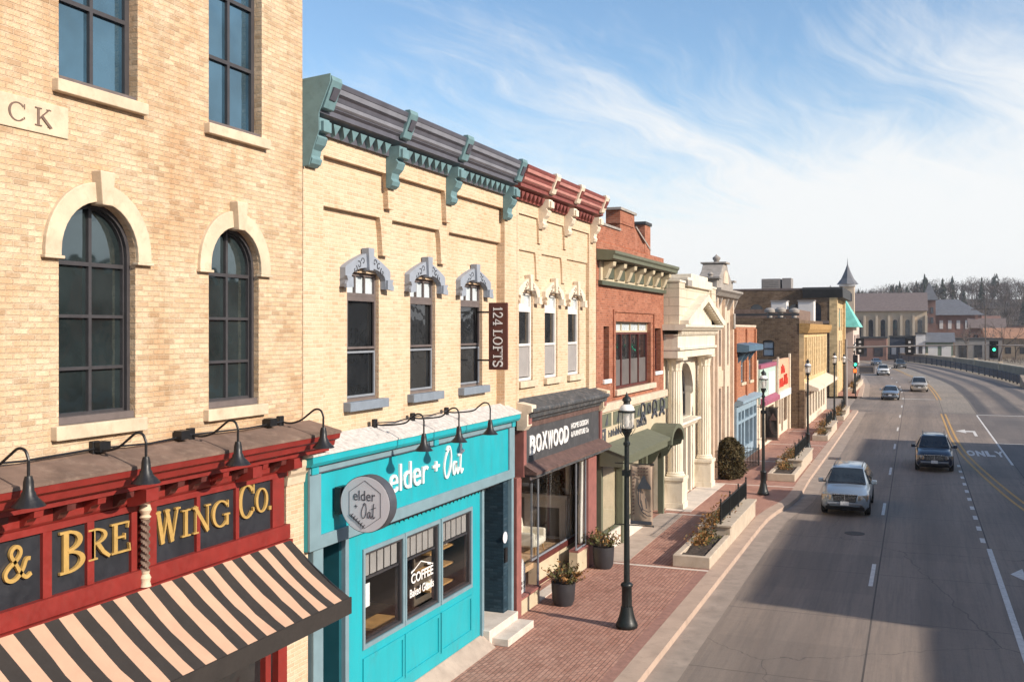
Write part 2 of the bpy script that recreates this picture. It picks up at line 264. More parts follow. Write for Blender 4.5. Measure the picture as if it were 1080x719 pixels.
# ------------------------------------------------------------------ mesh builder
class MB:
    def __init__(s): s.v = []; s.f = []
    def add(s, vs, fs):
        n = len(s.v); s.v += [tuple(p) for p in vs]; s.f += [tuple(i + n for i in f) for f in fs]; return s
    def box(s, x0, x1, y0, y1, z0, z1):
        x0, x1 = min(x0, x1), max(x0, x1); y0, y1 = min(y0, y1), max(y0, y1); z0, z1 = min(z0, z1), max(z0, z1)
        return s.add([(x0, y0, z0), (x1, y0, z0), (x1, y1, z0), (x0, y1, z0), (x0, y0, z1), (x1, y0, z1), (x1, y1, z1), (x0, y1, z1)],
                     [(0, 3, 2, 1), (4, 5, 6, 7), (0, 1, 5, 4), (1, 2, 6, 5), (2, 3, 7, 6), (3, 0, 4, 7)])
    def hexa(s, p):      # eight corners, bottom ring then top ring
        return s.add(p, [(0, 3, 2, 1), (4, 5, 6, 7), (0, 1, 5, 4), (1, 2, 6, 5), (2, 3, 7, 6), (3, 0, 4, 7)])
    def prism(s, loops, ax, a0, a1):
        if not isinstance(loops[0][0], (tuple, list)): loops = [loops]
        def P(p, a):
            return (a, p[0], p[1]) if ax == 'x' else (p[0], a, p[1]) if ax == 'y' else (p[0], p[1], a)
        fl = [p for l in loops for p in l]; n = len(fl)
        tri = tessellate_polygon([[Vector((p[0], p[1], 0)) for p in l] for l in loops])
        fs = [tuple(t) for t in tri] + [tuple(i + n for i in reversed(t)) for t in tri]
        o = 0
        for l in loops:
            k = len(l)
            for i in range(k):
                j = (i + 1) % k; fs.append((o + i, o + j, o + j + n, o + i + n))
            o += k
        return s.add([P(p, a0) for p in fl] + [P(p, a1) for p in fl], fs)
    def tube(s, pts, r, n=8, cap=True):
        pts = [Vector(p) for p in pts]; rs = r if isinstance(r, (list, tuple)) else [r] * len(pts)
        vs = []; fs = []
        up = Vector((0, 0, 1)); prev = None
        for i, p in enumerate(pts):
            d = (pts[min(i + 1, len(pts) - 1)] - pts[max(i - 1, 0)]).normalized()
            if prev is None:
                a = d.cross(up) if abs(d.dot(up)) < .95 else d.cross(Vector((1, 0, 0)))
            else: a = prev - d * prev.dot(d)
            a.normalize(); prev = a; b = d.cross(a)
            for k in range(n):
                t = 2 * PI * k / n; vs.append(p + a * math.cos(t) * rs[i] + b * math.sin(t) * rs[i])
        for i in range(len(pts) - 1):
            for k in range(n):
                k2 = (k + 1) % n; fs.append((i * n + k, i * n + k2, (i + 1) * n + k2, (i + 1) * n + k))
        if cap: fs.append(tuple(reversed(range(n)))); fs.append(tuple((len(pts) - 1) * n + k for k in range(n)))
        return s.add(vs, fs)
    def lathe(s, prof, c=(0, 0, 0), n=16, flute=0.0):
        vs = []; fs = []
        for r, z in prof:
            for k in range(n):
                t = 2 * PI * k / n; rr = r * (1 - (flute if k % 2 else 0))
                vs.append((c[0] + rr * math.cos(t), c[1] + rr * math.sin(t), c[2] + z))
        for i in range(len(prof) - 1):
            for k in range(n):
                k2 = (k + 1) % n; fs.append((i * n + k, i * n + k2, (i + 1) * n + k2, (i + 1) * n + k))
        fs.append(tuple(reversed(range(n)))); fs.append(tuple((len(prof) - 1) * n + k for k in range(n)))
        return s.add(vs, fs)
    def poly(s, pts): return s.add(pts, [tuple(range(len(pts)))])
    def plate(s, pts, off):   # a thin slab from a planar polygon, thickened along off
        off = Vector(off); n = len(pts); a = [Vector(p) for p in pts]
        fs = [tuple(range(n)), tuple(reversed(range(n, 2 * n)))] + [(i, n + i, n + (i + 1) % n, (i + 1) % n) for i in range(n)]
        return s.add(a + [p + off for p in a], fs)
    def pieces(s):      # the separate solids of this builder, touching ones kept together
        n = len(s.v); p = list(range(n))
        def f(i, p=p):
            while p[i] != i: p[i] = p[p[i]]; i = p[i]
            return i
        for fc in s.f:
            for a in fc[1:]: p[f(a)] = f(fc[0])
        comp = {}
        for i in range(n): comp.setdefault(f(i), []).append(i)
        C_ = list(comp.values()); bb = [([min(s.v[i][k] for i in c) - .01 for k in range(3)], [max(s.v[i][k] for i in c) + .01 for k in range(3)]) for c in C_]
        q = list(range(len(C_)))
        for i in range(len(C_)):
            for j in range(i):
                if all(bb[i][0][k] <= bb[j][1][k] and bb[j][0][k] <= bb[i][1][k] for k in range(3)): q[f(i, q)] = f(j, q)
        grp = {}
        for i, c in enumerate(C_): grp.setdefault(f(i, q), []).extend(c)
        out = []
        for c in grp.values():
            idx = {v: i for i, v in enumerate(sorted(c))}; mb = MB(); mb.v = [s.v[i] for i in sorted(c)]; mb.f = [tuple(idx[a] for a in fc) for fc in s.f if fc[0] in idx]; out.append(mb)
        return out
    def build(s, name, m, parent=None, smooth=False, bev=0.0, angle=35):
        if name in PIECES and len(s.v) > 8:
            new = PIECES[name]; out = [q.build(new, m, parent, smooth, bev, angle) for q in s.pieces()]
            return out[0]
        me = bpy.data.meshes.new(name)
        o3 = ORG.get(parent, (0, 0, 0)) if parent else (0, 0, 0)
        if not parent and s.v and name not in FREE:
            pass
        me.from_pydata([(p[0] - o3[0], p[1] - o3[1], p[2] - o3[2]) for p in s.v], [], s.f)
        bm = bmesh.new(); bm.from_mesh(me); bmesh.ops.recalc_face_normals(bm, faces=bm.faces); bm.to_mesh(me); bm.free()
        ms = m if isinstance(m, list) else [m]
        for q in ms: me.materials.append(M[q] if isinstance(q, str) else q)
        if smooth:
            for p in me.polygons: p.use_smooth = True
            me.set_sharp_from_angle(angle=math.radians(angle))
        o = bpy.data.objects.new(name, me); COL.objects.link(o)
        if parent: o.parent = parent; ORG[o] = o3
        if bev:
            b = o.modifiers.new('bevel', 'BEVEL'); b.width = bev; b.segments = 2; b.limit_method = 'ANGLE'; b.angle_limit = math.radians(40)
        return o
ORG = {}; FREE = set()
PIECES = dict(posts='post', piers='pier', party_wall='party_wall_side', trim_block='trim_square', stone_rib='rib', window_slot='slot', modillion_row='modillion', banner_arm='banner_bracket', end_pier='side_pier', gable_cap='coping_slab', green_panel='sign_panel', parapet_block='parapet_stone', soil='soil_bed', panel_triangle='triangle_ornament', dentil_row='dentil', name_board_ground='name_board', cornice_band='cornice_bead', colonnette_cap='colonnette_end', wrought_ornament='ornament_scroll', word='letter', small_word='letter', lettering='letter', transom_blind='blind_pane', carved_letters='carved_letter', front_window='window', end_pilaster='pilaster', grate_bar='bar', lantern='lantern_cage', sign_text='letter', scroll_carving='scroll')
def tag(o, label=None, cat=None, group=None, kind=None):
    if label: o['label'] = label
    if cat: o['category'] = cat
    if group: o['group'] = group
    if kind: o['kind'] = kind
    return o
def thing(name, label, cat, loc=(0, 0, 0), group=None, world=True):
    o = bpy.data.objects.new(name, None); COL.objects.link(o); o.location = loc; o.empty_display_size = .3
    ORG[o] = tuple(loc) if world else (0, 0, 0)
    return tag(o, label, cat, group)
def copy_tree(o, parent=None):
    c = o.copy(); COL.objects.link(c); c.parent = parent
    for ch in o.children: copy_tree(ch, c)
    return c
def struct(name, mb, m, **k): return tag(mb.build(name, m, **k), kind='structure')
# ------------------------------------------------------------------ lettering
def font_mesh(txt, bold=0.0):
    cu = bpy.data.curves.new('t', 'FONT'); cu.body = txt; cu.size = 1; cu.offset = bold; cu.extrude = .5; cu.resolution_u = 3
    o = bpy.data.objects.new('t', cu); COL.objects.link(o); bpy.context.view_layer.update()
    dg = bpy.context.evaluated_depsgraph_get(); me = o.evaluated_get(dg).to_mesh()
    vs = [tuple(v.co) for v in me.vertices]; fs = [tuple(p.vertices) for p in me.polygons]
    o.evaluated_get(dg).to_mesh_clear(); bpy.data.objects.remove(o); bpy.data.curves.remove(cu)
    return vs, fs
def text_box(mb, txt, org, ux, uy, w, h, th=.02, bold=0.0):
    """lettering fitted to a w x h rectangle whose lower left corner is org, along unit vectors ux, uy"""
    vs, fs = font_mesh(txt, bold)
    x0 = min(v[0] for v in vs); x1 = max(v[0] for v in vs); y0 = min(v[1] for v in vs); y1 = max(v[1] for v in vs)
    ux, uy = Vector(ux), Vector(uy); n = ux.cross(uy); o = Vector(org)
    mb.add([o + ux * ((v[0] - x0) / (x1 - x0) * w) + uy * ((v[1] - y0) / (y1 - y0) * h) + n * ((v[2] + .5) * th) for v in vs], fs)
    return mb
class Pen:      # strokes and rings on a plane, each a hair prouder than the last
    def __init__(s, mb, org, ux, uy, th=.03): s.mb = mb; s.o = Vector(org); s.ux = Vector(ux); s.uy = Vector(uy); s.n = s.ux.cross(s.uy); s.th = th; s.k = 0
    def pt(s, x, y, z=0): return s.o + s.ux * x + s.uy * y + s.n * z
    def polys(s, loops):
        if not isinstance(loops[0][0], (tuple, list)): loops = [loops]
        t = s.th + .0012 * (s.k % 9); s.k += 1
        tmp = MB().prism(loops, 'z', 0, t)
        s.mb.add([s.pt(*v) for v in tmp.v], tmp.f)
    def curve(s, pts, w, w2=None, k=5):      # a smooth stroke through the points
        P_ = [Vector((p[0], p[1])) for p in pts]; out = []
        for i in range(len(P_) - 1):
            a, b, c, d = P_[max(0, i - 1)], P_[i], P_[i + 1], P_[min(len(P_) - 1, i + 2)]
            for j in range(k):
                t = j / k; out.append(.5 * ((2 * b) + (c - a) * t + (2 * a - 5 * b + 4 * c - d) * t * t + (3 * b - a - 3 * c + d) * t ** 3))
        s.stroke(out + [P_[-1]], w, w2)
    def stroke(s, pts, w, w2=None):
        pts = [Vector((p[0], p[1])) for p in pts]; n = len(pts); L = []; R = []
        for i, p in enumerate(pts):
            d = (pts[min(i + 1, n - 1)] - pts[max(i - 1, 0)]).normalized(); q = Vector((-d.y, d.x))
            ww = w if w2 is None else w + (w2 - w) * i / max(1, n - 1)
            L.append(tuple(p + q * ww / 2)); R.append(tuple(p - q * ww / 2))
        t = s.th + .0012 * (s.k % 9); s.k += 1
        vs = []; fs = []
        for a, b in zip(L, R): vs += [s.pt(*a), s.pt(*b), s.pt(*b, t), s.pt(*a, t)]
        for i in range(n - 1):
            a = i * 4; b = a + 4
            for k in range(4): fs.append((a + k, a + (k + 1) % 4, b + (k + 1) % 4, b + k))
        fs += [(0, 1, 2, 3), (4 * n - 1, 4 * n - 2, 4 * n - 3, 4 * n - 4)]
        s.mb.add(vs, fs)
    def ring(s, cx, cy, rx, ry, tx, ty, a0=0, a1=360, n=28):
        A = [math.radians(a0 + (a1 - a0) * i / n) for i in range(n + 1)]
        out = [(cx + rx * math.cos(a), cy + ry * math.sin(a)) for a in A]; inn = [(cx + (rx - tx) * math.cos(a), cy + (ry - ty) * math.sin(a)) for a in A]
        if abs(a1 - a0) >= 360: s.polys([out[:-1], inn[:-1]])
        else: s.polys(out + inn[::-1])
def serif(p, ch, x, y, h, w):
    """one roman capital of height h and width w with lower left corner (x, y)"""
    T = h * .16; t = h * .065; sw = h * .06
    def st(x0, wd=T): p.stroke([(x0, y), (x0, y + h)], wd)
    def sf(xc, yy, wd): p.stroke([(xc - wd / 2, yy), (xc + wd / 2, yy)], sw)
    top = y + h - sw / 2; bot = y + sw / 2
    if ch in 'BRDP':
        st(x + w * .24); sf(x + w * .22, top, w * .44); sf(x + w * .22, bot, w * .44)
        if ch == 'B':
            p.ring(x + w * .3, y + h * .75, w * .58, h * .25, T, t, -90, 90, 16); p.ring(x + w * .3, y + h * .265, w * .68, h * .265, T, t, -90, 90, 16)
        else:
            p.ring(x + w * .3, y + h * .74, w * .6, h * .26, T, t, -90, 90, 16)
            if ch == 'R': p.stroke([(x + w * .45, y + h * .5), (x + w * .72, y + h * .2), (x + w * 1.02, y + .01 * h)], T, T * .7)
    elif ch == 'E':
        st(x + w * .25); p.stroke([(x + .02 * w, top), (x + w * .92, top)], sw); p.stroke([(x + .02 * w, bot), (x + w, bot)], sw)
        p.stroke([(x + .25 * w, y + h * .52), (x + w * .72, y + h * .52)], sw)
        p.stroke([(x + w * .92, y + h), (x + w * .88, y + h * .78)], sw); p.stroke([(x + w, y), (x + w * .96, y + h * .26)], sw); p.stroke([(x + w * .72, y + h * .62), (x + w * .72, y + h * .42)], sw)
    elif ch == 'F':
        st(x + w * .28); p.stroke([(x, top), (x + w, top)], sw); sf(x + w * .28, bot, w * .55); p.stroke([(x + .28 * w, y + h * .52), (x + w * .75, y + h * .52)], sw); p.stroke([(x + w, y + h), (x + w * .96, y + h * .76)], sw)
    elif ch == 'L':
        st(x + w * .28); sf(x + w * .28, top, w * .55); p.stroke([(x, bot), (x + w, bot)], sw); p.stroke([(x + w, y), (x + w * .96, y + h * .27)], sw)
    elif ch == 'T':
        st(x + w * .5); p.stroke([(x, top), (x + w, top)], sw); sf(x + w * .5, bot, w * .5); p.stroke([(x + .02 * w, y + h), (x + w * .05, y + h * .75)], sw); p.stroke([(x + .98 * w, y + h), (x + w * .95, y + h * .75)], sw)
    elif ch == 'I':
        st(x + w * .5); sf(x + w * .5, top, w); sf(x + w * .5, bot, w)
    elif ch == 'N':
        st(x + w * .16, t); st(x + w * .86, t); p.stroke([(x + w * .1, y + h), (x + w * .86, y)], T)
        sf(x + w * .12, top, w * .3); sf(x + w * .14, bot, w * .3); sf(x + w * .86, top, w * .3)
    elif ch == 'W':
        for a, b, wd in ((.1, .3, T), (.3, .5, t), (.45, .68, T), (.68, .9, t)):
            up = a in (.1, .45); p.stroke([(x + w * a, y + (h if up else 0)), (x + w * b, y + (0 if up else h))], wd)
        for a in (.1, .47, .9): sf(x + w * a, top, w * .2)
    elif ch in 'OCG':
        if ch == 'O': p.ring(x + w * .5, y + h * .5, w * .5, h * .52, T, t, n=32)
        else:
            p.ring(x + w * .52, y + h * .5, w * .52, h * .52, T, t, 38, 318, 30); p.stroke([(x + w * .93, y + h * .98), (x + w * .93, y + h * .7)], sw)
            if ch == 'G': p.stroke([(x + w * .88, y + h * .02), (x + w * .88, y + h * .44)], T * .9); sf(x + w * .85, y + h * .44, w * .36)
            else: p.stroke([(x + w * .9, y + h * .28), (x + w * .93, y + h * .16)], sw)
    elif ch == 'K':
        st(x + w * .2); sf(x + w * .2, top, w * .4); sf(x + w * .2, bot, w * .4); p.stroke([(x + w * .25, y + h * .4), (x + w * .85, y + h)], t)
        p.stroke([(x + w * .4, y + h * .55), (x + w * .95, y)], T); sf(x + w * .83, top, w * .3); sf(x + w * .9, bot, w * .3)
    elif ch == 'S':
        P = [(.86, .8), (.7, .95), (.45, .99), (.2, .9), (.12, .74), (.22, .6), (.5, .5), (.78, .4), (.9, .25), (.8, .09), (.52, .01), (.25, .05), (.1, .22)]
        p.curve([(x + a * w, y + b * h) for a, b in P], T * .8); p.stroke([(x + w * .87, y + h), (x + w * .87, y + h * .74)], sw); p.stroke([(x + w * .1, y), (x + w * .1, y + h * .28)], sw)
    elif ch == '&':
        P = [(1.0, .1), (.8, .02), (.6, .2), (.42, .5), (.26, .75), (.3, .92), (.44, 1.0), (.58, .92), (.6, .76), (.45, .58), (.2, .42), (.06, .25), (.1, .08), (.3, 0), (.52, .08), (.7, .3), (.82, .55), (.96, .56)]
        p.curve([(x + a * w, y + b * h) for a, b in P], T * .72)
    elif ch == '.':
        p.stroke([(x, y + T * .5), (x + T, y + T * .5)], T)
    elif ch == '1':
        st(x + w * .5); sf(x + w * .5, bot, w * .8); p.stroke([(x + w * .5, y + h * .97), (x + w * .12, y + h * .76)], sw)
    elif ch == '2':
        P = [(.1, .72), (.16, .9), (.42, 1.0), (.72, .92), (.82, .72), (.7, .5), (.4, .25), (.1, .05)]
        p.curve([(x + a * w, y + b * h) for a, b in P], T * .7); p.stroke([(x + .05 * w, bot), (x + w * .95, bot)], sw * 1.5)
    elif ch == '4':
        st(x + w * .68, T * .9); p.stroke([(x + w * .68, y + h), (x + w * .04, y + h * .3)], t); p.stroke([(x, y + h * .28), (x + w, y + h * .28)], t); sf(x + w * .68, bot, w * .5)
YV, ZV, XV = Vector((0, 1, 0)), Vector((0, 0, 1)), Vector((1, 0, 0))
SCRIPT_OAT = [  # brush-script capital O, a, t : smooth strokes in a unit box
    [(.27, .93), (.14, .72), (.06, .38), (.10, .08), (.22, .04), (.33, .28), (.38, .62), (.33, .93), (.24, 1.0), (.17, .88)],
    [(.62, .42), (.54, .45), (.46, .30), (.47, .10), (.54, .08), (.61, .26), (.635, .44), (.63, .2), (.68, .06), (.77, .24)], [(.87, 1.0), (.84, .6), (.82, .2), (.86, .05), (.95, .16)], [(.70, .64), (.85, .69), (1.0, .76)]]
SKY_LO, SKY_HI = .47, .77
SKY_MUL = (.94, .99, 1.0); CLOUD = (5.0, 5.05, 5.05); SKY_SAT = 1.06; WLOC = (2.6, 1.4, 0); SOFT_LOC = (5.3, 2.0, 0)
SKY_STR, SUN_E, EXPO = .145, 4.8, 0.43
HAZE = 0.0002
# ================================================================== THE SETTING
LK = [(4.05, -14), (4.05, 40.5), (4.2, 42.2), (4.5, 43.6), (4.68, 45.5), (4.68, 48), (4.58, 50), (4.6, 60), (4.6, 97), (4.0, 117), (3.6, 130), (3.0, 147), (1.9, 163), (.4, 179), (-1.9, 209), (-5, 232), (-11, 258), (-22, 285), (-42, 318), (-80, 355)]
RK = [(22.6, -14), (22.6, 40.5), (22.6, 42.2), (22.6, 43.6), (22.6, 45.5), (22.6, 48), (22.6, 50), (22.6, 60), (22.6, 97), (22.7, 117), (22.7, 130), (22.4, 147), (21.4, 163), (19.7, 179), (16.2, 209), (12.6, 232), (6.5, 258), (-4, 288), (-26, 326), (-66, 368)]
def lk(y):
    for (a, b), (c, d) in zip(LK, LK[1:]):
        if b <= y <= d: return a + (c - a) * (y - b) / (d - b)
    return LK[-1][0]
def strip(name, pairs, z, m, u0=0.0, u1=1.0, thick=0.0):
    """pairs = [((xl, yl), (xr, yr))...]; uv = metres across and along"""
    vs = []; fs = []; uv = []; s = 0; prev = None
    for (a, b) in pairs:
        mid = ((a[0] + b[0]) / 2, (a[1] + b[1]) / 2)
        if prev: s += math.dist(mid, prev)
        prev = mid
        vs += [(a[0], a[1], z), (b[0], b[1], z)]; uv += [(u0, s), (u1, s)]
    for i in range(len(pairs) - 1): fs.append((2 * i, 2 * i + 1, 2 * i + 3, 2 * i + 2))
    me = bpy.data.meshes.new(name); me.from_pydata(vs, [], fs); me.materials.append(M[m])
    l = me.uv_layers.new(name='UVMap')
    for p in me.polygons:
        for li in p.loop_indices: l.data[li].uv = uv[me.loops[li].vertex_index]
    o = bpy.data.objects.new(name, me); COL.objects.link(o); return tag(o, kind='structure')
def dense(pts, step=3.0):
    out = []
    for (a, b) in zip(pts, pts[1:]):
        n = max(1, int(math.dist(a, b) / step))
        for i in range(n): out.append((a[0] + (b[0] - a[0]) * i / n, a[1] + (b[1] - a[1]) * i / n))
    return out + [pts[-1]]
def smooth(pts, k=2):
    for _ in range(k):
        pts = [pts[0]] + [((a[0] + 2 * b[0] + c[0]) / 4, (a[1] + 2 * b[1] + c[1]) / 4) for a, b, c in zip(pts, pts[1:], pts[2:])] + [pts[-1]]
    return pts
def pairup(L, R, n=5):
    out = []
    for i in range(len(L) - 1):
        for k in range(n): t = k / n; out.append(((L[i][0] + (L[i + 1][0] - L[i][0]) * t, L[i][1] + (L[i + 1][1] - L[i][1]) * t), (R[i][0] + (R[i + 1][0] - R[i][0]) * t, R[i][1] + (R[i + 1][1] - R[i][1]) * t)))
    out.append((L[-1], R[-1]))
    a = smooth([p[0] for p in out]); b = smooth([p[1] for p in out]); return list(zip(a, b))
def road_mat():
    m, nt, b, ob, tc = base('worn_concrete_road')
    sp = nt.nodes.new('ShaderNodeSeparateXYZ'); nt.links.new(tc.outputs['UV'], sp.inputs[0]); u, v = sp.outputs[0], sp.outputs[1]
    uv = tc.outputs['UV']
    c = mixc(nt, ramp(nt, noise(nt, scaled(nt, uv, (1, .06, 1)), 1.3, 7, .6), .3, .72), (.195, .157, .132), (.285, .233, .196))
    c = mixc(nt, ramp(nt, noise(nt, scaled(nt, uv, (1, .25, 1), (4, 2, 0)), .22, 5, .6), .4, .62, 0, .55), c, (.36, .285, .228))
    # oil-dark band down each lane centre, pale tyre tracks either side
    lane = math_(nt, 'ABSOLUTE', math_(nt, 'SINE', math_(nt, 'MULTIPLY', math_(nt, 'SUBTRACT', u, 8.3), PI / 3.45)))
    oil = math_(nt, 'MULTIPLY', ramp(nt, lane, .80, 1.0), ramp(nt, noise(nt, scaled(nt, uv, (.6, .05, 1)), 2.0, 4), .25, .6))
    c = mixc(nt, math_(nt, 'MULTIPLY', oil, .42), c, (.13, .108, .096))
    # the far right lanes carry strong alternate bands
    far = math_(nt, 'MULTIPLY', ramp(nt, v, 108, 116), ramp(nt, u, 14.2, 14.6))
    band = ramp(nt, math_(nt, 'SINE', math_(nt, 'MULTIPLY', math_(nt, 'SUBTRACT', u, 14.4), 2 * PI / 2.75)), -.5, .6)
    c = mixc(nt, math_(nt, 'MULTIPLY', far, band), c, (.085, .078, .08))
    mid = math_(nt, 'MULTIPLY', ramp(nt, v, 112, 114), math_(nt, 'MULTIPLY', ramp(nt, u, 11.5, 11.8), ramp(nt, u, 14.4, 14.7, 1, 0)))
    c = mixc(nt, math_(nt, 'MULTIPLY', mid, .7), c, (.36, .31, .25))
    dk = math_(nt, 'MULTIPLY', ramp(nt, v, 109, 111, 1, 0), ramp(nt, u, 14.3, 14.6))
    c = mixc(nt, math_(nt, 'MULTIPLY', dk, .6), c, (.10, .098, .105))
    # slab joints
    wob = ramp(nt, noise(nt, uv, 1.5, 4), 0, 1, -.05, .05)
    j1 = math_(nt, 'LESS_THAN', math_(nt, 'PINGPONG', math_(nt, 'ADD', v, wob), 2.6), .022)
    js = None
    for x in (8.36, 11.74, 14.5, 18.2):
        q = math_(nt, 'LESS_THAN', math_(nt, 'ABSOLUTE', math_(nt, 'SUBTRACT', math_(nt, 'ADD', u, math_(nt, 'MULTIPLY', wob, .12)), x)), .022)
        js = q if js is None else math_(nt, 'MAXIMUM', js, q)
    c = mixc(nt, math_(nt, 'MULTIPLY', math_(nt, 'MAXIMUM', math_(nt, 'MULTIPLY', j1, .6), js), .85), c, (.04, .035, .033))
    # every slab poured a little lighter or darker than the next
    cs = nt.nodes.new('ShaderNodeCombineXYZ'); nt.links.new(math_(nt, 'FLOOR', math_(nt, 'DIVIDE', math_(nt, 'SUBTRACT', u, 1.46), 3.45)), cs.inputs[0]); nt.links.new(math_(nt, 'FLOOR', math_(nt, 'DIVIDE', math_(nt, 'ADD', v, 2.6), 5.2)), cs.inputs[1])
    wn = nt.nodes.new('ShaderNodeTexWhiteNoise'); wn.noise_dimensions = '2D'; nt.links.new(cs.outputs[0], wn.inputs['Vector'])
    c = mixc(nt, 1.0, c, mixc(nt, wn.outputs['Value'], (.86, .86, .86), (1.08, 1.07, 1.05)), 'MULTIPLY')
    c = mixc(nt, ramp(nt, noise(nt, scaled(nt, uv, (3.5, .12, 1), (2, 9, 0)), 2.0, 6, .7), .45, .72, 0, .6), c, (.14, .12, .106))
    c = mixc(nt, ramp(nt, noise(nt, scaled(nt, uv, (.15, 9, 1)), 3.0, 3, .6), .45, .7, 0, .22), c, (.15, .125, .112))
    # wandering cracks and tar spots
    vo = nt.nodes.new('ShaderNodeTexVoronoi'); vo.feature = 'DISTANCE_TO_EDGE'
    wv = nt.nodes.new('ShaderNodeVectorMath'); wv.operation = 'ADD'; nn_ = nn(nt, 'ShaderNodeTexNoise', Scale=1.2, Detail=5.0); nt.links.new(uv, nn_.inputs['Vector']); nt.links.new(scaled(nt, uv, (.12, .07, 1)), wv.inputs[0]); nt.links.new(scaled(nt, nn_.outputs['Color'], (.07, .07, 0)), wv.inputs[1])
    nt.links.new(wv.outputs[0], vo.inputs['Vector']); vo.inputs['Scale'].default_value = 1.0
    c = mixc(nt, math_(nt, 'MULTIPLY', math_(nt, 'LESS_THAN', vo.outputs['Distance'], .0012), .45), c, (.045, .04, .04))
    c = mixc(nt, ramp(nt, noise(nt, uv, 2.2, 8, .75), .62, .74, 0, .5), c, (.09, .08, .075))
    c = mixc(nt, ramp(nt, noise(nt, scaled(nt, uv, (1, 1, 1)), 34, 3, .8), .35, .7, 0, .6), c, mixc(nt, 1.0, c, (.62, .61, .60), 'MULTIPLY'))
    c = mixc(nt, ramp(nt, noise(nt, scaled(nt, uv, (1, .5, 1), (3, 1, 0)), 7, 6, .8), .5, .72, 0, .4), c, mixc(nt, 1.0, c, (.7, .68, .66), 'MULTIPLY'))
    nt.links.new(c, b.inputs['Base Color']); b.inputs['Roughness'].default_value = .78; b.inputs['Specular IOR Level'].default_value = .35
    bump(nt, b, noise(nt, scaled(nt, uv, (1, 1, 1)), 55, 4, .7), .35, .006)
    return m
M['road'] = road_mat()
M['paver'] = brick('clay_paver', (.52, .285, .215), (.43, .22, .165), (.15, .10, .085), (.27, .155, .12), .45, bw=.21, rh=.105, ms=.011, pale=(.52, .32, .25), bmp=.5, flat=True, out_amt=.5)
M['paver_border'] = mat('darker_border_pavers', (.30, .155, .12), .85, var=.25, sc=6, bmp=.3)
M['gutter'] = mat('gutter_concrete', (.31, .25, .205), .9, var=.22, sc=1.4, dirt=(.17, .14, .12), dirt_amt=.6, bmp=.25, bsc=35)
M['kerb'] = mat('kerb_concrete', (.42, .31, .24), .9, var=.15, sc=1.2, dirt=(.26, .19, .15), dirt_amt=.55, bmp=.25, bsc=35)
g = MB()
N = 24
for i in range(N):
    for j in range(N):
        X0, X1 = -1500 + 3000 * i / N, -1500 + 3000 * (i + 1) / N; Y0, Y1 = -600 + 3000 * j / N, -600 + 3000 * (j + 1) / N
        g.poly([(X0, Y0, -.08), (X1, Y0, -.08), (X1, Y1, -.08), (X0, Y1, -.08)])
struct('ground', g, 'lotpaint')
RDL = [(3.5, b) if b <= 97 else (a - .5, b) for a, b in LK]
P = pairup(RDL, RK)
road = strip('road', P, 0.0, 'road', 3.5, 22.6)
struct('side_street', MB().poly([(-60, 98.9, -.004), (4.6, 98.9, -.004), (4.2, 115.4, -.004), (-60, 115.4, -.004)]), 'gutter')
# pavement, kerb and gutter on the near side
def kerb_run(ylo, yhi, first):
    ys = [ylo] + [p[1] for p in dense(LK, 2.0) if ylo < p[1] < yhi] + [yhi]
    L = smooth([(lk(y), y) for y in ys], 1)
    strip('gutter', [((p[0], p[1]), (p[0] + .68, p[1])) for p in L], .006, 'gutter')
    k = MB(); n = len(L)
    for i in range(n - 1):
        (a, ya), (c, yc) = L[i], L[i + 1]
        k.hexa([(a - .46, ya, -.05), (a + .03, ya, -.05), (c + .03, yc, -.05), (c - .46, yc, -.05), (a - .46, ya, .155), (a, ya, .15), (c, yc, .15), (c - .46, yc, .155)])
    struct('kerb', k, 'kerb')
    s = MB()
    for i in range(n - 1):
        (a, ya), (c, yc) = L[i], L[i + 1]
        if first: s.poly([(-.7, ya, .15), (a - .46, ya, .15), (c - .46, yc, .15), (-.7, yc, .15)])
        else: s.poly([(a - 6.5, ya, .15), (a - .46, ya, .15), (c - .46, yc, .15), (c - 6.5, yc, .15)])
    struct('pavement', s, 'paver')
kerb_run(-14, 97.5, True); kerb_run(117.5, 300, False)
b = MB()
for y in (30.62, 39.7, 48.4, 57.5, 66.5, 75.5, 84.5, 93.5): b.box(.2, lk(y) - .46, y, y + .16, .10, .156)
struct('pavement_band', b, 'concrete_pale')
struct('pavement_border', MB().box(3.33, 3.585, -14, 41, .1, .1555), 'paver_border')
a = MB(); a.prism([(0.0, 30.9), (1.0, 30.9), (.95, 36.2), (.9, 39.7), (0.0, 39.7)], 'z', .1, .16)
struct('forecourt', a, 'concrete')
# right-hand kerb and pavement
rk = MB(); rs = MB()
RL = [p[1] for p in P]
for (a, c) in zip(RL, RL[1:]):
    if a[1] > 145: continue
    rk.hexa([(a[0], a[1], -.05), (a[0] + .4, a[1], -.05), (c[0] + .4, c[1], -.05), (c[0], c[1], -.05), (a[0], a[1], .15), (a[0] + .4, a[1], .155), (c[0] + .4, c[1], .155), (c[0], c[1], .15)])
    rs.poly([(a[0] + .4, a[1], .15), (a[0] + 4.4, a[1], .15), (c[0] + 4.4, c[1], .15), (c[0] + .4, c[1], .15)])
struct('kerb', rk, 'kerb'); struct('pavement', rs, 'concrete')
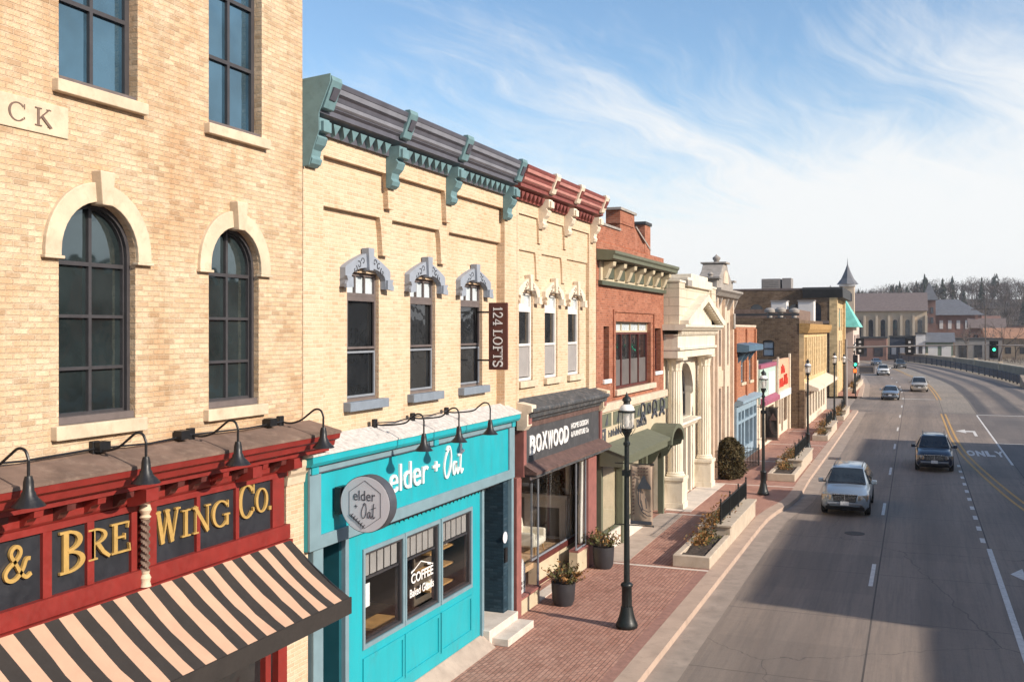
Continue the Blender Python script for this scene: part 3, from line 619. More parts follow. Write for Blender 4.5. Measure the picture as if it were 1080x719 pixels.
# painted markings (sheets a few mm above the road)
wl = MB(); Z1 = .009
def dash(mb, x, y0, y1, w=.12): mb.poly([(x - w / 2, y0, Z1), (x + w / 2, y0, Z1), (x + w / 2, y1, Z1), (x - w / 2, y1, Z1)])
def xat(y, off):   # offset across the road measured at the straight stretch
    for (l0, r0), (l1, r1) in zip(P, P[1:]):
        if l0[1] <= y <= l1[1]:
            t = (y - l0[1]) / (l1[1] - l0[1]); l = l0[0] + (l1[0] - l0[0]) * t; r = r0[0] + (r1[0] - r0[0]) * t
            return l + (r - l) * (off - 3.5) / (22.6 - 3.5) if y > 97 else off
    return off
for k in range(-2, 12):
    y = 31.2 + 12.19 * k
    if 98 < y < 113 and k not in (6,): continue
    dash(wl, xat(y, 8.2), y, y + 3.0)
y = 39.0
while y < 62:
    dash(wl, 11.62, y, y + .85, .16); y += 2.35
dash(wl, 11.74, -4, 38.0, .16)
dash(wl, 14.4, 62.0, 97.0, .13); wl.poly([(14.4, 97.4, Z1), (22.4, 97.4, Z1), (22.4, 97.75, Z1), (14.4, 97.75, Z1)])
wl.poly([(14.4, 73.4, Z1), (22.4, 73.4, Z1), (22.4, 73.6, Z1), (14.4, 73.6, Z1)])
wl.poly([(4.8, 117.2, Z1), (11.4, 117.2, Z1), (11.4, 117.6, Z1), (4.8, 117.6, Z1)])
for k in range(9):
    y = 32 + k * 12.19
    if y < 96: dash(wl, 18.1, y, y + 3)
struct('lane_line', wl, 'white_line')
def curve_band(mb, pts, w):
    for (a, c) in zip(pts, pts[1:]):
        d = Vector((c[0] - a[0], c[1] - a[1])).normalized(); q = Vector((-d.y, d.x)) * w / 2
        mb.poly([(a[0] + q.x, a[1] + q.y, Z1), (a[0] - q.x, a[1] - q.y, Z1), (c[0] - q.x, c[1] - q.y, Z1), (c[0] + q.x, c[1] + q.y, Z1)])
yl = MB()
YL = smooth(dense([(17.5, 30), (15.2, 38), (13.54, 46.2), (12.68, 55.8), (11.95, 66), (11.68, 76), (11.55, 97.5)], 2.0), 3)
YR = [(p[0] + .33 + max(0, (60 - p[1]) * .006), p[1]) for p in YL]
curve_band(yl, YL, .13); curve_band(yl, YR, .13)
F1 = dense([(xat(y, 11.6), y) for y in range(117, 262, 4)], 4); curve_band(yl, F1, .14); curve_band(yl, [(p[0] + .35, p[1]) for p in F1], .14)
struct('centre_line', yl, 'yellow_line')
t = MB()
vs, fs = font_mesh('O', .02)
for i, ch in enumerate('ONLY'):
    text_box(t, ch, (12.3 + i * .53, 65.8, Z1 - .006), (1, 0, 0), (0, 1, 0), .46, 2.9, .006, .05)
struct('road_lettering', t, 'white_line')
ar = MB()
ar.poly([(13.3, 78.0, Z1), (13.5, 78.0, Z1), (13.5, 82.0, Z1), (13.3, 82.0, Z1)]); ar.poly([(13.3, 81.0, Z1), (13.3, 82.0, Z1), (12.85, 82.0, Z1), (12.85, 81.0, Z1)][::-1]); ar.poly([(12.85, 80.0, Z1), (12.85, 83.0, Z1), (12.2, 81.5, Z1)])
ar.poly([(12.75, 31.5, Z1), (12.9, 31.5, Z1), (12.9, 34.6, Z1), (12.75, 34.6, Z1)]); ar.poly([(12.75, 34.0, Z1), (12.75, 34.6, Z1), (12.5, 34.6, Z1), (12.5, 34.0, Z1)]); ar.poly([(12.5, 33.4, Z1), (12.5, 35.2, Z1), (12.1, 34.3, Z1)])
struct('road_arrow', ar, 'white_line')
# drain grate and a patched utility cut in the road
dg = thing('drain_grate', 'dark cast iron drain grate in the gutter past the second stone planter', 'drain', (5.05, 61.5, 0))
f_ = MB().prism([[(4.75, 61.0), (5.4, 61.0), (5.4, 62.0), (4.75, 62.0)]], 'z', .006, .022); f_.build('grate_frame', 'post_metal', dg)
q = MB()
for i in range(7): q.box(4.80 + i * .083, 4.835 + i * .083, 61.06, 61.94, .0225, .032)
q.build('grate_bar', 'chrome' if 0 else 'ledge_brown', dg)
mh = MB().lathe([(.36, .004), (.36, .012), (.0, .014)], (7.35, 39.1, 0), 24); tag(mh.build('manhole_cover', 'asphalt_patch'), 'round dark manhole cover in the lane in front of the silver SUV', 'manhole cover')
# ================================================================== BUILDING HELPERS
def rect(y0, y1, z0, z1): return [(y0, z0), (y1, z0), (y1, z1), (y0, z1)]
def arch(yc, hw, z0, zs, rise=None, n=14):
    rise = hw if rise is None else rise
    return [(yc - hw, z0), (yc + hw, z0)] + [(yc + hw * math.cos(PI * i / n), zs + rise * math.sin(PI * i / n)) for i in range(n + 1)]
def window(parent, y0, y1, z0, z1, x, fm, gm, cols=(1,), rows=(1,), fw=.06, bar=.04, depth=.07, name='window', pane='pane'):
    """rectangular window; cols/rows are relative pane sizes; frame front at x"""
    cs = sum(cols); rs = sum(rows); holes = []; yy = y0 + fw; W = (y1 - y0 - 2 * fw)
    for c in cols:
        a = yy; b_ = yy + W * c / cs; yy = b_; zz = z0 + fw; H = z1 - z0 - 2 * fw
        for r in rows:
            p = zz; q = zz + H * r / rs; zz = q
            holes.append(rect(a + (bar / 2 if a > y0 + fw + 1e-6 else 0), b_ - (bar / 2 if b_ < y1 - fw - 1e-6 else 0), p + (bar / 2 if p > z0 + fw + 1e-6 else 0), q - (bar / 2 if q < z1 - fw - 1e-6 else 0)))
    f = MB().prism([rect(y0, y1, z0, z1)] + holes, 'x', x - depth, x).build(name, fm, parent)
    if gm: MB().box(x - depth * .75, x - depth * .5, y0 + .01, y1 - .01, z0 + .01, z1 - .01).build(pane, gm, f)
    return f
def sill(parent, y0, y1, z1, x0=-.05, x1=.1, h=.14, m='stone'):
    return MB().box(x0, x1, y0, y1, z1 - h, z1).build('sill', m, parent, bev=.012)
def shell(parent, y0, y1, zt, x_front, m_wall, depth=13, zg=None, xg=-5.0):
    """rear body: above zg it fills up to the facade, below it only starts behind the shop room"""
    b_ = MB(); zg = .1 if zg is None else zg
    b_.box(-depth, x_front, y0 + .01, y1 - .01, zg + .02, zt); b_.build('rear_body', m_wall, parent)
    if zg > .2:
        MB().box(-depth, xg, y0 + .01, y1 - .01, .02, zg).build('shop_back_wall', 'inside_grey', parent)
        MB().box(xg + .002, x_front, y0 + .02, y0 + .2, .16, zg).box(xg + .002, x_front, y1 - .2, y1 - .02, .16, zg).build('party_wall', 'inside_dark', parent)
        MB().box(xg + .003, x_front - .002, y0 + .205, y1 - .205, .02, .17).build('shop_floor', 'wood_floor', parent)
def gooseneck(yy, zb, zs, xs, label, group, size=1.0, x_wall=.0):
    t = thing('gooseneck_lamp', label, 'wall lamp', (x_wall, yy, zb), group); X = xs
    b_ = MB(); b_.box(x_wall, x_wall + .07, yy - .06, yy + .06, zb - .09, zb + .09); b_.build('wall_plate', 'black_metal', t, bev=.01)
    raw = [(x_wall + .05, zb), (x_wall + .22, zb - .02), (X - .42, zb + .03), (X - .27, zb + .13), (X - .15, zb + .21), (X - .05, zb + .20), (X - .002, zb + .11), (X, zs + .42 * size), (X, zs + .3 * size)]
    P_ = [Vector(a) for a in raw]; pts = []
    for i in range(len(P_) - 1):
        a, b, c, d = P_[max(0, i - 1)], P_[i], P_[i + 1], P_[min(len(P_) - 1, i + 2)]
        for q in range(5):
            f = q / 5; v = .5 * ((2 * b) + (c - a) * f + (2 * a - 5 * b + 4 * c - d) * f * f + (3 * b - a - 3 * c + d) * f ** 3); pts.append((v.x, yy, v.y))
    pts.append((raw[-1][0], yy, raw[-1][1]))
    MB().tube(pts, .016, 8).build('arm', 'black_metal', t, smooth=True)
    k = size
    MB().lathe([(.0, .30 * k), (.035 * k, .30 * k), (.05 * k, .24 * k), (.055 * k, .15 * k), (.07 * k, .13 * k), (.075 * k, .10 * k), (.15 * k, .02 * k), (.165 * k, 0), (.15 * k, .004), (.06 * k, .09 * k), (0, .1 * k)], (X, yy, zs), 20).build('lamp_shade', 'black_metal', t, smooth=True)
    return t
# ================================================================== A: tall cream brick building with the red storefront
A = thing('brewery_building', 'tall old cream brick building at the left with arched windows over a dark red shopfront', 'building', (0, 8, 0.1))
a1, a2 = (9.795, .635), (12.495, .595)
up1, up2 = (9.16, 10.47), (11.9, 13.17)
holes = [arch(a1[0], a1[1], 6.3, 8.37), arch(a2[0], a2[1], 6.3, 8.35), rect(*up1, 10.38, 13.4), rect(*up2, 10.38, 13.4), arch(6.9, .63, 6.3, 8.37), rect(6.25, 7.55, 10.38, 13.4)]
MB().prism([rect(-6, 14.29, 5.3, 16.2)] + holes, 'x', -.4, 0).build('wall', 'brick_old', A)
MB().box(-14, -.402, -6, 14.28, .1, 16.1).build('rear_body', 'brick_old', A)
def arched(parent, yc, hw, z0, zs, x):
    fw = .075; n = 14
    rows = [z0 + fw + .03, z0 + .66, z0 + 1.30, z0 + 1.94]; hs = []
    for r0, r1 in zip(rows, rows[1:]):
        for s in (-1, 1):
            ya, yb = sorted((yc + s * .025, yc + s * (hw - fw))); hs.append(rect(ya, yb, r0 + .02, r1 - .02))
    for s in (-1, 1):      # the arched top lights
        R = hw - fw; pts = [(yc + s * .025, rows[-1] + .03)]
        pts.append((yc + s * R, rows[-1] + .03))
        for i in range(n + 1):
            t_ = i / n * (PI / 2); py = R * math.cos(t_); pz = zs + R * math.sin(t_)
            if py < .03: py = .025; pz = zs + math.sqrt(R * R - .025 ** 2)
            pts.append((yc + s * py, pz))
        if s < 0: pts = pts[::-1]
        hs.append(pts)
    f = MB().prism([arch(yc, hw, z0, zs)] + hs, 'x', x - .1, x).build('window', 'frame_dark', parent)
    MB().prism(arch(yc, hw - .02, z0 + .02, zs), 'x', x - .075, x - .05).build('pane', 'glass_arch', f)
    # outer brick-mould ring
    MB().prism([arch(yc, hw, z0, zs), arch(yc, hw - .055, z0 + .055, zs)], 'x', x + .002, x + .05).build('brick_mould', 'frame_dark', f)
    MB().box(x - .02, -.02, yc - hw + .004, yc + hw - .004, z0 + .002, z0 + .09).build('sill', 'frame_brown', f)
    return f
for (yc, hw), zs in ((a1, 8.37), (a2, 8.35), ((6.9, .63), 8.37)):
    arched(A, yc, hw, 6.3, zs, -.14)
    n = 18; ro = hw + .245
    ring = [(yc + ro * math.cos(PI * i / n), zs + ro * math.sin(PI * i / n)) for i in range(n + 1)] + [(yc - ro, zs - .06), (yc - hw - .002, zs - .06)] + [(yc - (hw + .002) * math.cos(PI * i / n), zs + (hw + .002) * math.sin(PI * i / n)) for i in range(n + 1)] + [(yc + hw + .002, zs - .06), (yc + ro, zs - .06)]
    sur = MB().prism(ring, 'x', -.1, .055).build('arch_surround', 'stone', A, bev=.01)
    zt = zs + hw
    MB().prism([(yc - .085, zt - .04), (yc + .085, zt - .04), (yc + .125, zt + .38), (yc - .125, zt + .38)], 'x', -.05, .15).build('keystone', 'stone', sur, bev=.012)
    for s in (-1, 1): MB().box(-.02, .075, yc + s * (hw + .12) - .15, yc + s * (hw + .12) + .15, zs - .10, zs - .062).build('impost', 'stone', sur, bev=.008)
    sill(A, yc - hw - .12, yc + hw + .12, 6.3, h=.17)
for (y0, y1) in (up1, up2, (6.25, 7.55)):
    window(A, y0, y1, 10.38, 13.4, -.14, 'frame_dark', 'glass_up', (1, 1), (1, 1, 1), .08, .055, .1)
    MB().box(-.16, -.02, y0 + .004, y1 - .004, 10.382, 10.45).build('sub_sill', 'frame_brown', A)
    sill(A, y0 - .1, y1 + .1, 10.379, h=.15)
blk = MB().box(-.02, .022, 7.25, 9.29, 9.70, 10.07).build('name_stone', 'stone', A, bev=.008)
t = MB(); p = Pen(t, (.0225, 0, 0), YV, ZV, .004)
for ch, y in (('B', 7.36), ('L', 7.72), ('O', 8.03), ('C', 8.42), ('K', 8.79)): serif(p, ch, y, 9.78, .21, .24)
t.build('carved_letters', 'ledge_brown', blk)
# shopfront cornice
lo = 4.10
MB().prism([(0.002, 5.93), (.62, 5.78), (.62, 5.74), (0.002, 5.70)], 'y', -4, 14.5).build('ledge_roof', 'ledge_brown', A)
crown = MB().prism([(.62, 5.737), (.60, 5.66), (.52, 5.62), (.50, 5.54), (.40, 5.50), (.40, 5.44), (.10, 5.44), (.10, 5.70)], 'y', -4, 14.47)
crown.build('crown_moulding', 'red_paint', A)
MB().prism([(.001, 5.43), (.16, 5.43), (.16, 5.24), (.13, 5.2), (.001, 5.2)], 'y', -4, 13.66).build('frieze', 'red_paint', A)
for y in [1.4 + i * .47 for i in range(27)]:
    if y > 13.5: break
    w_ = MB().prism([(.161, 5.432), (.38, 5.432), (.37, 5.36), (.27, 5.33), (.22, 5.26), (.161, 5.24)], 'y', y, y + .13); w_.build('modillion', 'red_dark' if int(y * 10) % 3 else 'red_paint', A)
for y in (7.6, 10.1, 12.3, 13.35): MB().prism([(.161, 5.434), (.47, 5.434), (.47, 5.28), (.30, 5.22), (.161, 5.2)], 'y', y, y + .22).build('corbel', 'red_paint', A)
# name boards between dark red rails and mullions
MB().box(.0, .10, -4, 10.28, 4.34, 5.19).box(.0, .10, 10.5, 13.5, 4.34, 5.19).build('name_board_ground', 'black_panel', A)
fr = MB()
edges = [(-4, 8.78), ]
fr.box(.0, .19, -4, 13.66, 4.14, 4.36).box(.0, .15, -4, 13.66, 5.12, 5.198).box(.0, .24, -4, 13.66, 4.06, 4.13)
for y0, y1 in ((8.79, 8.92), (9.46, 9.57), (10.2, 10.30), (10.47, 10.66), (11.46, 11.535), (12.33, 12.41), (13.25, 13.56), (7.7, 7.82), (6.6, 6.72)): fr.box(.0, .145, y0, y1, 4.362, 5.118)
fr.build('board_frame', 'red_paint', A)
col = MB(); n = 15
for i in range(44):     # barley-twist colonnette
    pass
pr = [];
vs = []; fs = []; K = 14; L = 60
for i in range(L + 1):
    z = 4.34 + (5.0 - 4.34) * i / L
    for k in range(K):
        th = 2 * PI * k / K; r = .048 + .016 * math.sin(3 * th + i * .75); vs.append((.20 + r * math.cos(th), 10.385 + r * math.sin(th), z))
for i in range(L):
    for k in range(K): fs.append((i * K + k, i * K + (k + 1) % K, (i + 1) * K + (k + 1) % K, (i + 1) * K + k))
col.add(vs, fs); cw = col.build('twisted_colonnette', 'ledge_brown', A, smooth=True)
MB().lathe([(.05, 5.0), (.075, 5.03), (.05, 5.06), (.08, 5.12), (.06, 5.19), (0, 5.19)], (.2, 10.385, 0), 14).lathe([(.0, 4.14), (.075, 4.14), (.06, 4.2), (.075, 4.25), (.05, 4.3), (.06, 4.34), (0, 4.34)], (.2, 10.385, 0), 14).build('colonnette_cap', 'stone', cw, smooth=True)
# brick pier at the right end with its stone cap
MB().box(-.2, .10, 13.68, 14.30, .15, 4.95).build('corner_pier', 'brick_pale', A)
MB().prism([(-.1, 4.95), (.12, 4.95), (.14, 5.08), (.19, 5.14), (.22, 5.24), (.22, 5.32), (-.1, 5.43)], 'y', 13.67, 14.31).build('pier_cap', 'stone', A)
# red shop window below the awning
fr = MB(); fr.box(-.05, .14, 12.0, 13.66, 2.7, 4.05)
for y in (8.6, 10.1, 11.6, 13.1): fr.box(-.05, .12, y, y + .14, .6, 2.7)
fr.box(-.05, .10, -4, 13.66, .15, .6).box(-.06, .13, 13.42, 13.66, .6, 2.7)
fr.build('shopfront_frame', 'red_paint', A)
MB().box(-.02, .02, -4, 13.6, .6, 3.9).build('shop_window', 'glass_sash', A)
# gold letters
SG = thing('shop_lettering', 'gold roman letters & BREWING CO. on the charcoal boards of the red shopfront', 'sign', (.1, 11, 4.4))
def gold(ch, pxl, pxr, z0, h):
    y0, y1 = yx(pxl, .11), yx(pxr, .11)
    t = MB(); serif(Pen(t, (.11, 0, 0), YV, ZV, .035), ch, y0, z0, h, y1 - y0); t.build('letter', 'gold', SG)
gold('&', 2, 31, 4.66, .37); gold('B', 61, 88, 4.57, .50); gold('R', 91, 113, 4.64, .38); gold('E', 115, 135, 4.64, .38)
gold('W', 162, 188, 4.60, .44); gold('I', 190, 199, 4.61, .37); gold('N', 202, 220, 4.61, .37); gold('G', 222, 240, 4.61, .37); gold('C', 250, 267, 4.63, .49); gold('O', 268, 281, 4.66, .36); gold('.', 282, 285, 4.66, .36)
# striped awning
AW = thing('striped_awning', 'black and sand striped cloth awning over the red shopfront windows', 'awning', (.15, 9, 4.1))
AT, AB, AX0, AX1 = 4.12, 3.32, .25, 1.32
sw = .212; y = 13.58; k = 0
vs = []; fs = []; mi = []; ns = 74; nk = 6
for r_ in range(ns + 1):
    for i in range(nk + 1):
        f = i / nk; sg = -.035 * math.sin(PI * f) * (1 + .5 * math.sin(r_ * .9)) + .012 * math.sin(r_ * 2.1 + i * 1.3) * f + random.gauss(0, .004); vs.append((AX0 + (AX1 - AX0) * f, y - r_ * sw, AT + (AB - AT) * f + (sg if 0 < i < nk else sg * .4)))
nv = len(vs); vs += [(a, b_, c - .02) for a, b_, c in vs]
for r_ in range(ns):
    for i in range(nk):
        a = r_ * (nk + 1) + i; fs.append((a, a + 1, a + nk + 2, a + nk + 1)); mi.append(r_ % 2); fs.append((a + nv, a + nk + 1 + nv, a + nk + 2 + nv, a + 1 + nv)); mi.append(r_ % 2)
for i in range(nk): fs.append((i, i + nv, i + 1 + nv, i + 1)); mi.append(0)
cn = MB().add(vs, fs).build('canopy', ['awn_dark', 'awn_pink'], AW, smooth=True)
for p_, m_ in zip(cn.data.polygons, mi): p_.material_index = m_
MB().box(AX1, AX1 + .03, -2, 13.59, AB - .24, AB + .012).build('valance', 'awn_dark', AW)
MB().tube([(AX0, 13.55, AT - .05), (AX1, 13.55, AB - .03)], .02).tube([(AX0, 13.55, 3.2), (AX1, 13.55, AB - .05)], .018).build('awning_frame', 'black_metal', AW)
# lamps over the red shopfront
for i, (px, lb) in enumerate(((30, 'black gooseneck lamp over the gold ampersand, leftmost of four on the red shopfront'), (154, 'black gooseneck lamp over the twisted colonnette of the red shopfront'), (251, 'black gooseneck lamp over the gold letters G and C of the red shopfront'), (341, 'black gooseneck lamp over the brick pier between red and teal shopfronts'))):
    gooseneck(yx(px, .83) , 5.98, 5.60, .83, lb, 'gooseneck lamps over the red shopfront', 1.05)
cj = MB(); Y0 = yx(30, .83)
cj.tube([(.06, Y0, 5.985), (.09, Y0 + .6, 5.96), (.07, yx(154, .83), 5.98), (.1, yx(154, .83) + .9, 5.95), (.07, yx(251, .83), 5.98), (.1, yx(251, .83) + 1.2, 5.96), (.08, yx(341, .83), 5.98)], .014, 6)
for yy in (yx(154, .83) + .05, yx(251, .83) - .25, yx(341, .83) - .35): cj.box(.03, .16, yy - .09, yy + .09, 5.94, 6.06)
cj.build('cable_conduit', 'black_metal', A)
# ================================================================== B: cream brick building with the bright teal cafe front ; C: its twin with the red cornice
def corbelled_wall(parent, y0, y1, holes, line1, line2, pend, pil_l, pil_r, zb, zt, m='brick_pale', s=.11):
    """three brick layers, each 6 cm behind the one above; pendants hang between the bays"""
    MB().prism([rect(y0, y1, zb, zt)] + holes, 'x', -.55, -2 * s).build('wall', m, parent)
    def layer(x0, x1, zl, hang, wid, e):
        pts = [(y0 + .002, zt - e), (y0 + .002, zb + e), (y0 + pil_l, zb + e), (y0 + pil_l, zl)]
        for yp in pend:
            pts += [(yp - wid * 1.0, zl), (yp - wid * .75, zl - hang * .35), (yp - wid * .55, zl - hang), (yp + wid * .55, zl - hang), (yp + wid * .75, zl - hang * .35), (yp + wid, zl)]
        pts += [(y1 - pil_r, zl), (y1 - pil_r, zb + e), (y1 - .002, zb + e), (y1 - .002, zt - e)]
        MB().prism(pts, 'x', x0, x1).build('corbel_course', m, parent)
    layer(-2 * s + .001, -s - .002, line2, .72, .25, .004); layer(-s - .001, 0, line1, .66, .2, .008)
def cornice(parent, y0, y1, brk, zt, xf, mt, mt2, m_br, m_end, dent):
    d = zt - 11.55
    prof = [(-.5, 11.5), (.46, 11.56), (.50, 11.53), (.48, 11.46), (.44, 11.43), (.44, 11.36), (.40, 11.33), (.38, 11.26), (.34, 11.23), (.33, 11.14), (.28, 11.10), (.28, 11.02), (.08, 10.96), (-.5, 10.96)]
    prof = [(a, b_ + d) for a, b_ in prof]
    MB().prism(prof, 'y', y0, y1).build('cornice_moulding', mt, parent)
    MB().prism([(.442, 11.425 + d), (.475, 11.45 + d), (.455, 11.37 + d)], 'y', y0 + .02, y1 - .02).prism([(.345, 11.225 + d), (.385, 11.25 + d), (.375, 11.19 + d), (.34, 11.16 + d)], 'y', y0 + .02, y1 - .02).build('cornice_band', mt2, parent)
    z = 10.96 + d
    MB().box(-.05, .07, y0, y1, z - .22, z - .002).build('soffit_board', m_end, parent)
    k = int((y1 - y0) / .30)
    dm = MB()
    for i in range(k):
        yc = y0 + (i + .5) * (y1 - y0) / k
        if any(abs(yc - b_) < .24 for b_ in brk): continue
        dm.add([(.071, yc - .12, z - .02), (.071, yc + .12, z - .02), (.19, yc + .12, z - .02), (.19, yc - .12, z - .02), (.075, yc, z - .23), (.15, yc, z - .20)], [(0, 1, 2, 3), (0, 3, 5, 4), (1, 4, 5, 2), (3, 2, 5), (0, 4, 1)])
    dm.build('dentil_row', dent, parent)
    for yb in brk:
        # scrolled bracket: block, console and cap panel
        w_ = .15
        sc = MB().prism([(.0, 10.93 + d), (.30, 10.93 + d), (.30, 10.72 + d), (.22, 10.68 + d), (.27, 10.62 + d), (.22, 10.50 + d), (.14, 10.42 + d), (.12, 10.32 + d), (.16, 10.27 + d), (.13, 10.19 + d), (.06, 10.14 + d), (.0, 10.14 + d)], 'y', yb - w_, yb + w_)
        br_ = sc.build('bracket', m_br, parent, bev=.01)
        MB().box(.05, .36, yb - w_ * .8, yb + w_ * .8, 10.70 + d, 10.88 + d).build('bracket_block', m_br, br_, bev=.012)
        cp = MB().prism([(.30, 11.06 + d), (.38, 11.08 + d), (.55, 11.52 + d), (.53, 11.60 + d), (.42, 11.60 + d), (.30, 11.3 + d)], 'y', yb - w_ * 1.05, yb + w_ * 1.05).build('cap_panel', m_br, br_, bev=.012)
        MB().hexa([(.445, yb - .09, 11.22 + d), (.455, yb - .09, 11.22 + d), (.455, yb + .09, 11.22 + d), (.445, yb + .09, 11.22 + d), (.515, yb - .09, 11.42 + d), (.55, yb - .09, 11.41 + d), (.55, yb + .09, 11.41 + d), (.515, yb + .09, 11.42 + d)]).build('cap_boss', mt, br_)
        for q in (-.06, .06): MB().lathe([(0, 0), (.028, 0), (0, .03)], (.2, yb + q, 10.56 + d), 8).build('bracket_boss', mt, br_)
def hood(parent, yc, hw, zs, m, line, scale=1.0, xb=-.22):
    """painted segmental hood with keystone, ears and scroll carving"""
    n = 12; o = hw + .25; e = -.25
    outer = [(yc - o, zs + e), (yc - o, zs + .10), (yc - o + .05, zs + .14)] + [(yc - .12 - (o - .2) * (1 - i / 6), zs + .14 + .25 * (i / 6) ** .8) for i in range(1, 7)] + [(yc + .12 + (o - .2) * (i / 6), zs + .14 + .25 * (1 - i / 6) ** .8) for i in range(0, 6)] + [(yc + o - .05, zs + .14), (yc + o, zs + .10), (yc + o, zs + e)]
    inner = [(yc + hw + .05, zs + e), (yc + hw + .05, zs - .08)] + [(yc + (hw + .04) * math.cos(PI * i / n), zs - .07 + .20 * math.sin(PI * i / n)) for i in range(1, n)] + [(yc - hw - .05, zs - .08), (yc - hw - .05, zs + e)]
    h = MB().prism(outer + inner, 'x', xb - .02, xb + .12).build('window_hood', m, parent, bev=.012)
    for s in (-1, 1):
        MB().prism([(yc + s * (o - .2), zs - .25), (yc + s * (o + .04), zs - .27), (yc + s * (o + .05), zs - .2), (yc + s * (o - .01), zs - .13), (yc + s * (o + .04), zs - .05), (yc + s * (o - .19), zs - .07)], 'x', xb + .122, xb + .17).build('hood_ear', m, h)
    MB().prism([(yc - .07, zs + .08), (yc + .07, zs + .08), (yc + .11, zs + .5), (yc - .11, zs + .5)], 'x', xb + .02, xb + .18).build('keystone', m, h, bev=.01)
    t = MB(); p = Pen(t, (xb + .121, 0, 0), YV, ZV, .006)
    for s in (-1, 1):
        for k, (dx, dz) in enumerate(((.22, .24), (.36, .17), (.50, .08))):
            cx, cz = yc + s * dx * scale, zs + dz
            sp_ = [(cx + s * (.075 - .008 * i) * math.cos(i * .75 + k), cz + (.075 - .008 * i) * math.sin(i * .75 + k)) for i in range(8)]
            p.curve(sp_, .018, None, 3)
    t.build('scroll_carving', line, h)
    return h
B = thing('cafe_building', 'pale cream brick building with slate cornice over a bright teal cafe front', 'building', (0, 19, .1))
WB = [(yx(367, -.2), yx(400.5, -.2)), (yx(433.5, -.2), yx(460, -.2)), (yx(486.5, -.2), yx(509.5, -.2))]
hz = [rect(a, b_, 6.12, 8.5) for a, b_ in WB]
PB = [17.35, 19.95]
BR_B = [14.50, 17.28, 19.95, 23.2]
corbelled_wall(B, 14.31, 24.0, hz, 10.42, 9.58, PB, .62, .82, 5.3, 11.2)
shell(B, 14.31, 24.0, 11.0, -.56, 'brick_pale', zg=5.28)
cornice(B, 14.32, 23.36, BR_B, 11.55, .5, 'cor_dark', 'cor_dark2', 'cor_teal', 'cor_dark', 'cor_teal')
MB().prism([(-.5, 10.9), (-.001, 10.9), (-.001, 10.13), (.12, 10.15), (.20, 10.42), (.31, 10.7), (.31, 11.0), (.53, 11.50), (.53, 11.62), (-.5, 11.53)], 'y', 14.296, 14.318).build('cornice_end_plate', 'cor_teal', B)
for a, b_ in WB:
    yc = (a + b_) / 2; hw = (b_ - a) / 2
    f = window(B, a, b_, 6.12, 8.06, -.29, 'frame_brown', 'glass_sash', (1,), (1, 1), .05, .05, .1)
    MB().prism([rect(a + .06, b_ - .06, 6.18, 7.04), rect(a + .095, b_ - .095, 6.22, 7.0)], 'x', -.302, -.275).build('sash', 'frame_grey', f)
    MB().prism([rect(a + .06, b_ - .06, 7.08, 8.02), rect(a + .1, b_ - .1, 7.12, 7.97)], 'x', -.298, -.262).build('sash', 'frame_brown', f)
    window(B, a, b_, 8.062, 8.5, -.29, 'frame_brown', 'transom', (1, 1, 1), (1,), .06, .035, .1, name='transom_window')
    sill(B, a - .13, b_ + .13, 6.12, -.25, -.06, .17, 'slate_paint')
    hood(B, yc, hw, 8.46, 'hood_paint', 'hood_line')
# --- teal shopfront
XF = .22
yl, yr = yx(327, XF), yx(543, XF)
MB().prism([(-.125, 5.62), (.36, 5.40), (.36, 5.37), (-.125, 5.3)], 'y', yl - .12, yr + .1).build('flashing', 'shingle', B)
MB().prism([(-.1, 5.36), (.34, 5.368), (.34, 5.26), (.30, 5.20), (-.1, 5.20)], 'y', yl - .1, yr + .08).build('fascia_cap', 'teal', B)
MB().box(-.1, .17, yl, yr, 3.80, 5.198).build('fascia', 'teal', B)
tr = MB(); tr.prism([rect(yl, yr, 3.80, 5.198), rect(yl + .34, yr - .33, 4.02, 5.05)], 'x', .172, XF); tr.build('fascia_trim', 'trim_grey', B, bev=.008)
c_ = MB()
for y in (yl + .02, (yl + yr) / 2, yr - .22): c_.box(XF + .001, XF + .03, y, y + .2, 5.06, 5.19)
c_.build('trim_block', 'teal', B)
MB().box(XF, XF + .012, yl, yr, 5.055, 5.075).build('painted_shadow_line', 'sign_ink', B)  # dark strip standing in for a shadow line along the trim
lp = MB()   # string of little hanging bulbs / scallops under the fascia
for i in range(26): lp.lathe([(0, 0), (.022, 0), (.016, -.055), (0, -.06)], (.20, 17.3 + i * .19, 3.795), 6)
lp.box(.185, .215, 16.9, 22.3, 3.775, 3.80)
lp.build('bulb_string', 'black_metal', B)
XW = .10
pL, pR = yx(365, XW), yx(506, XW)
WN = [(yx(384, XW), yx(424, XW)), (yx(428, XW), yx(462, XW)), (yx(466, XW), yx(496, XW))]
wz0, wz1 = 1.72, 3.38
MB().prism([rect(pL, pR, .42, 3.80)] + [rect(a - .015, b_ + .015, wz0, wz1) for a, b_ in WN], 'x', -.06, XW).build('shopfront_panel', 'teal', B)
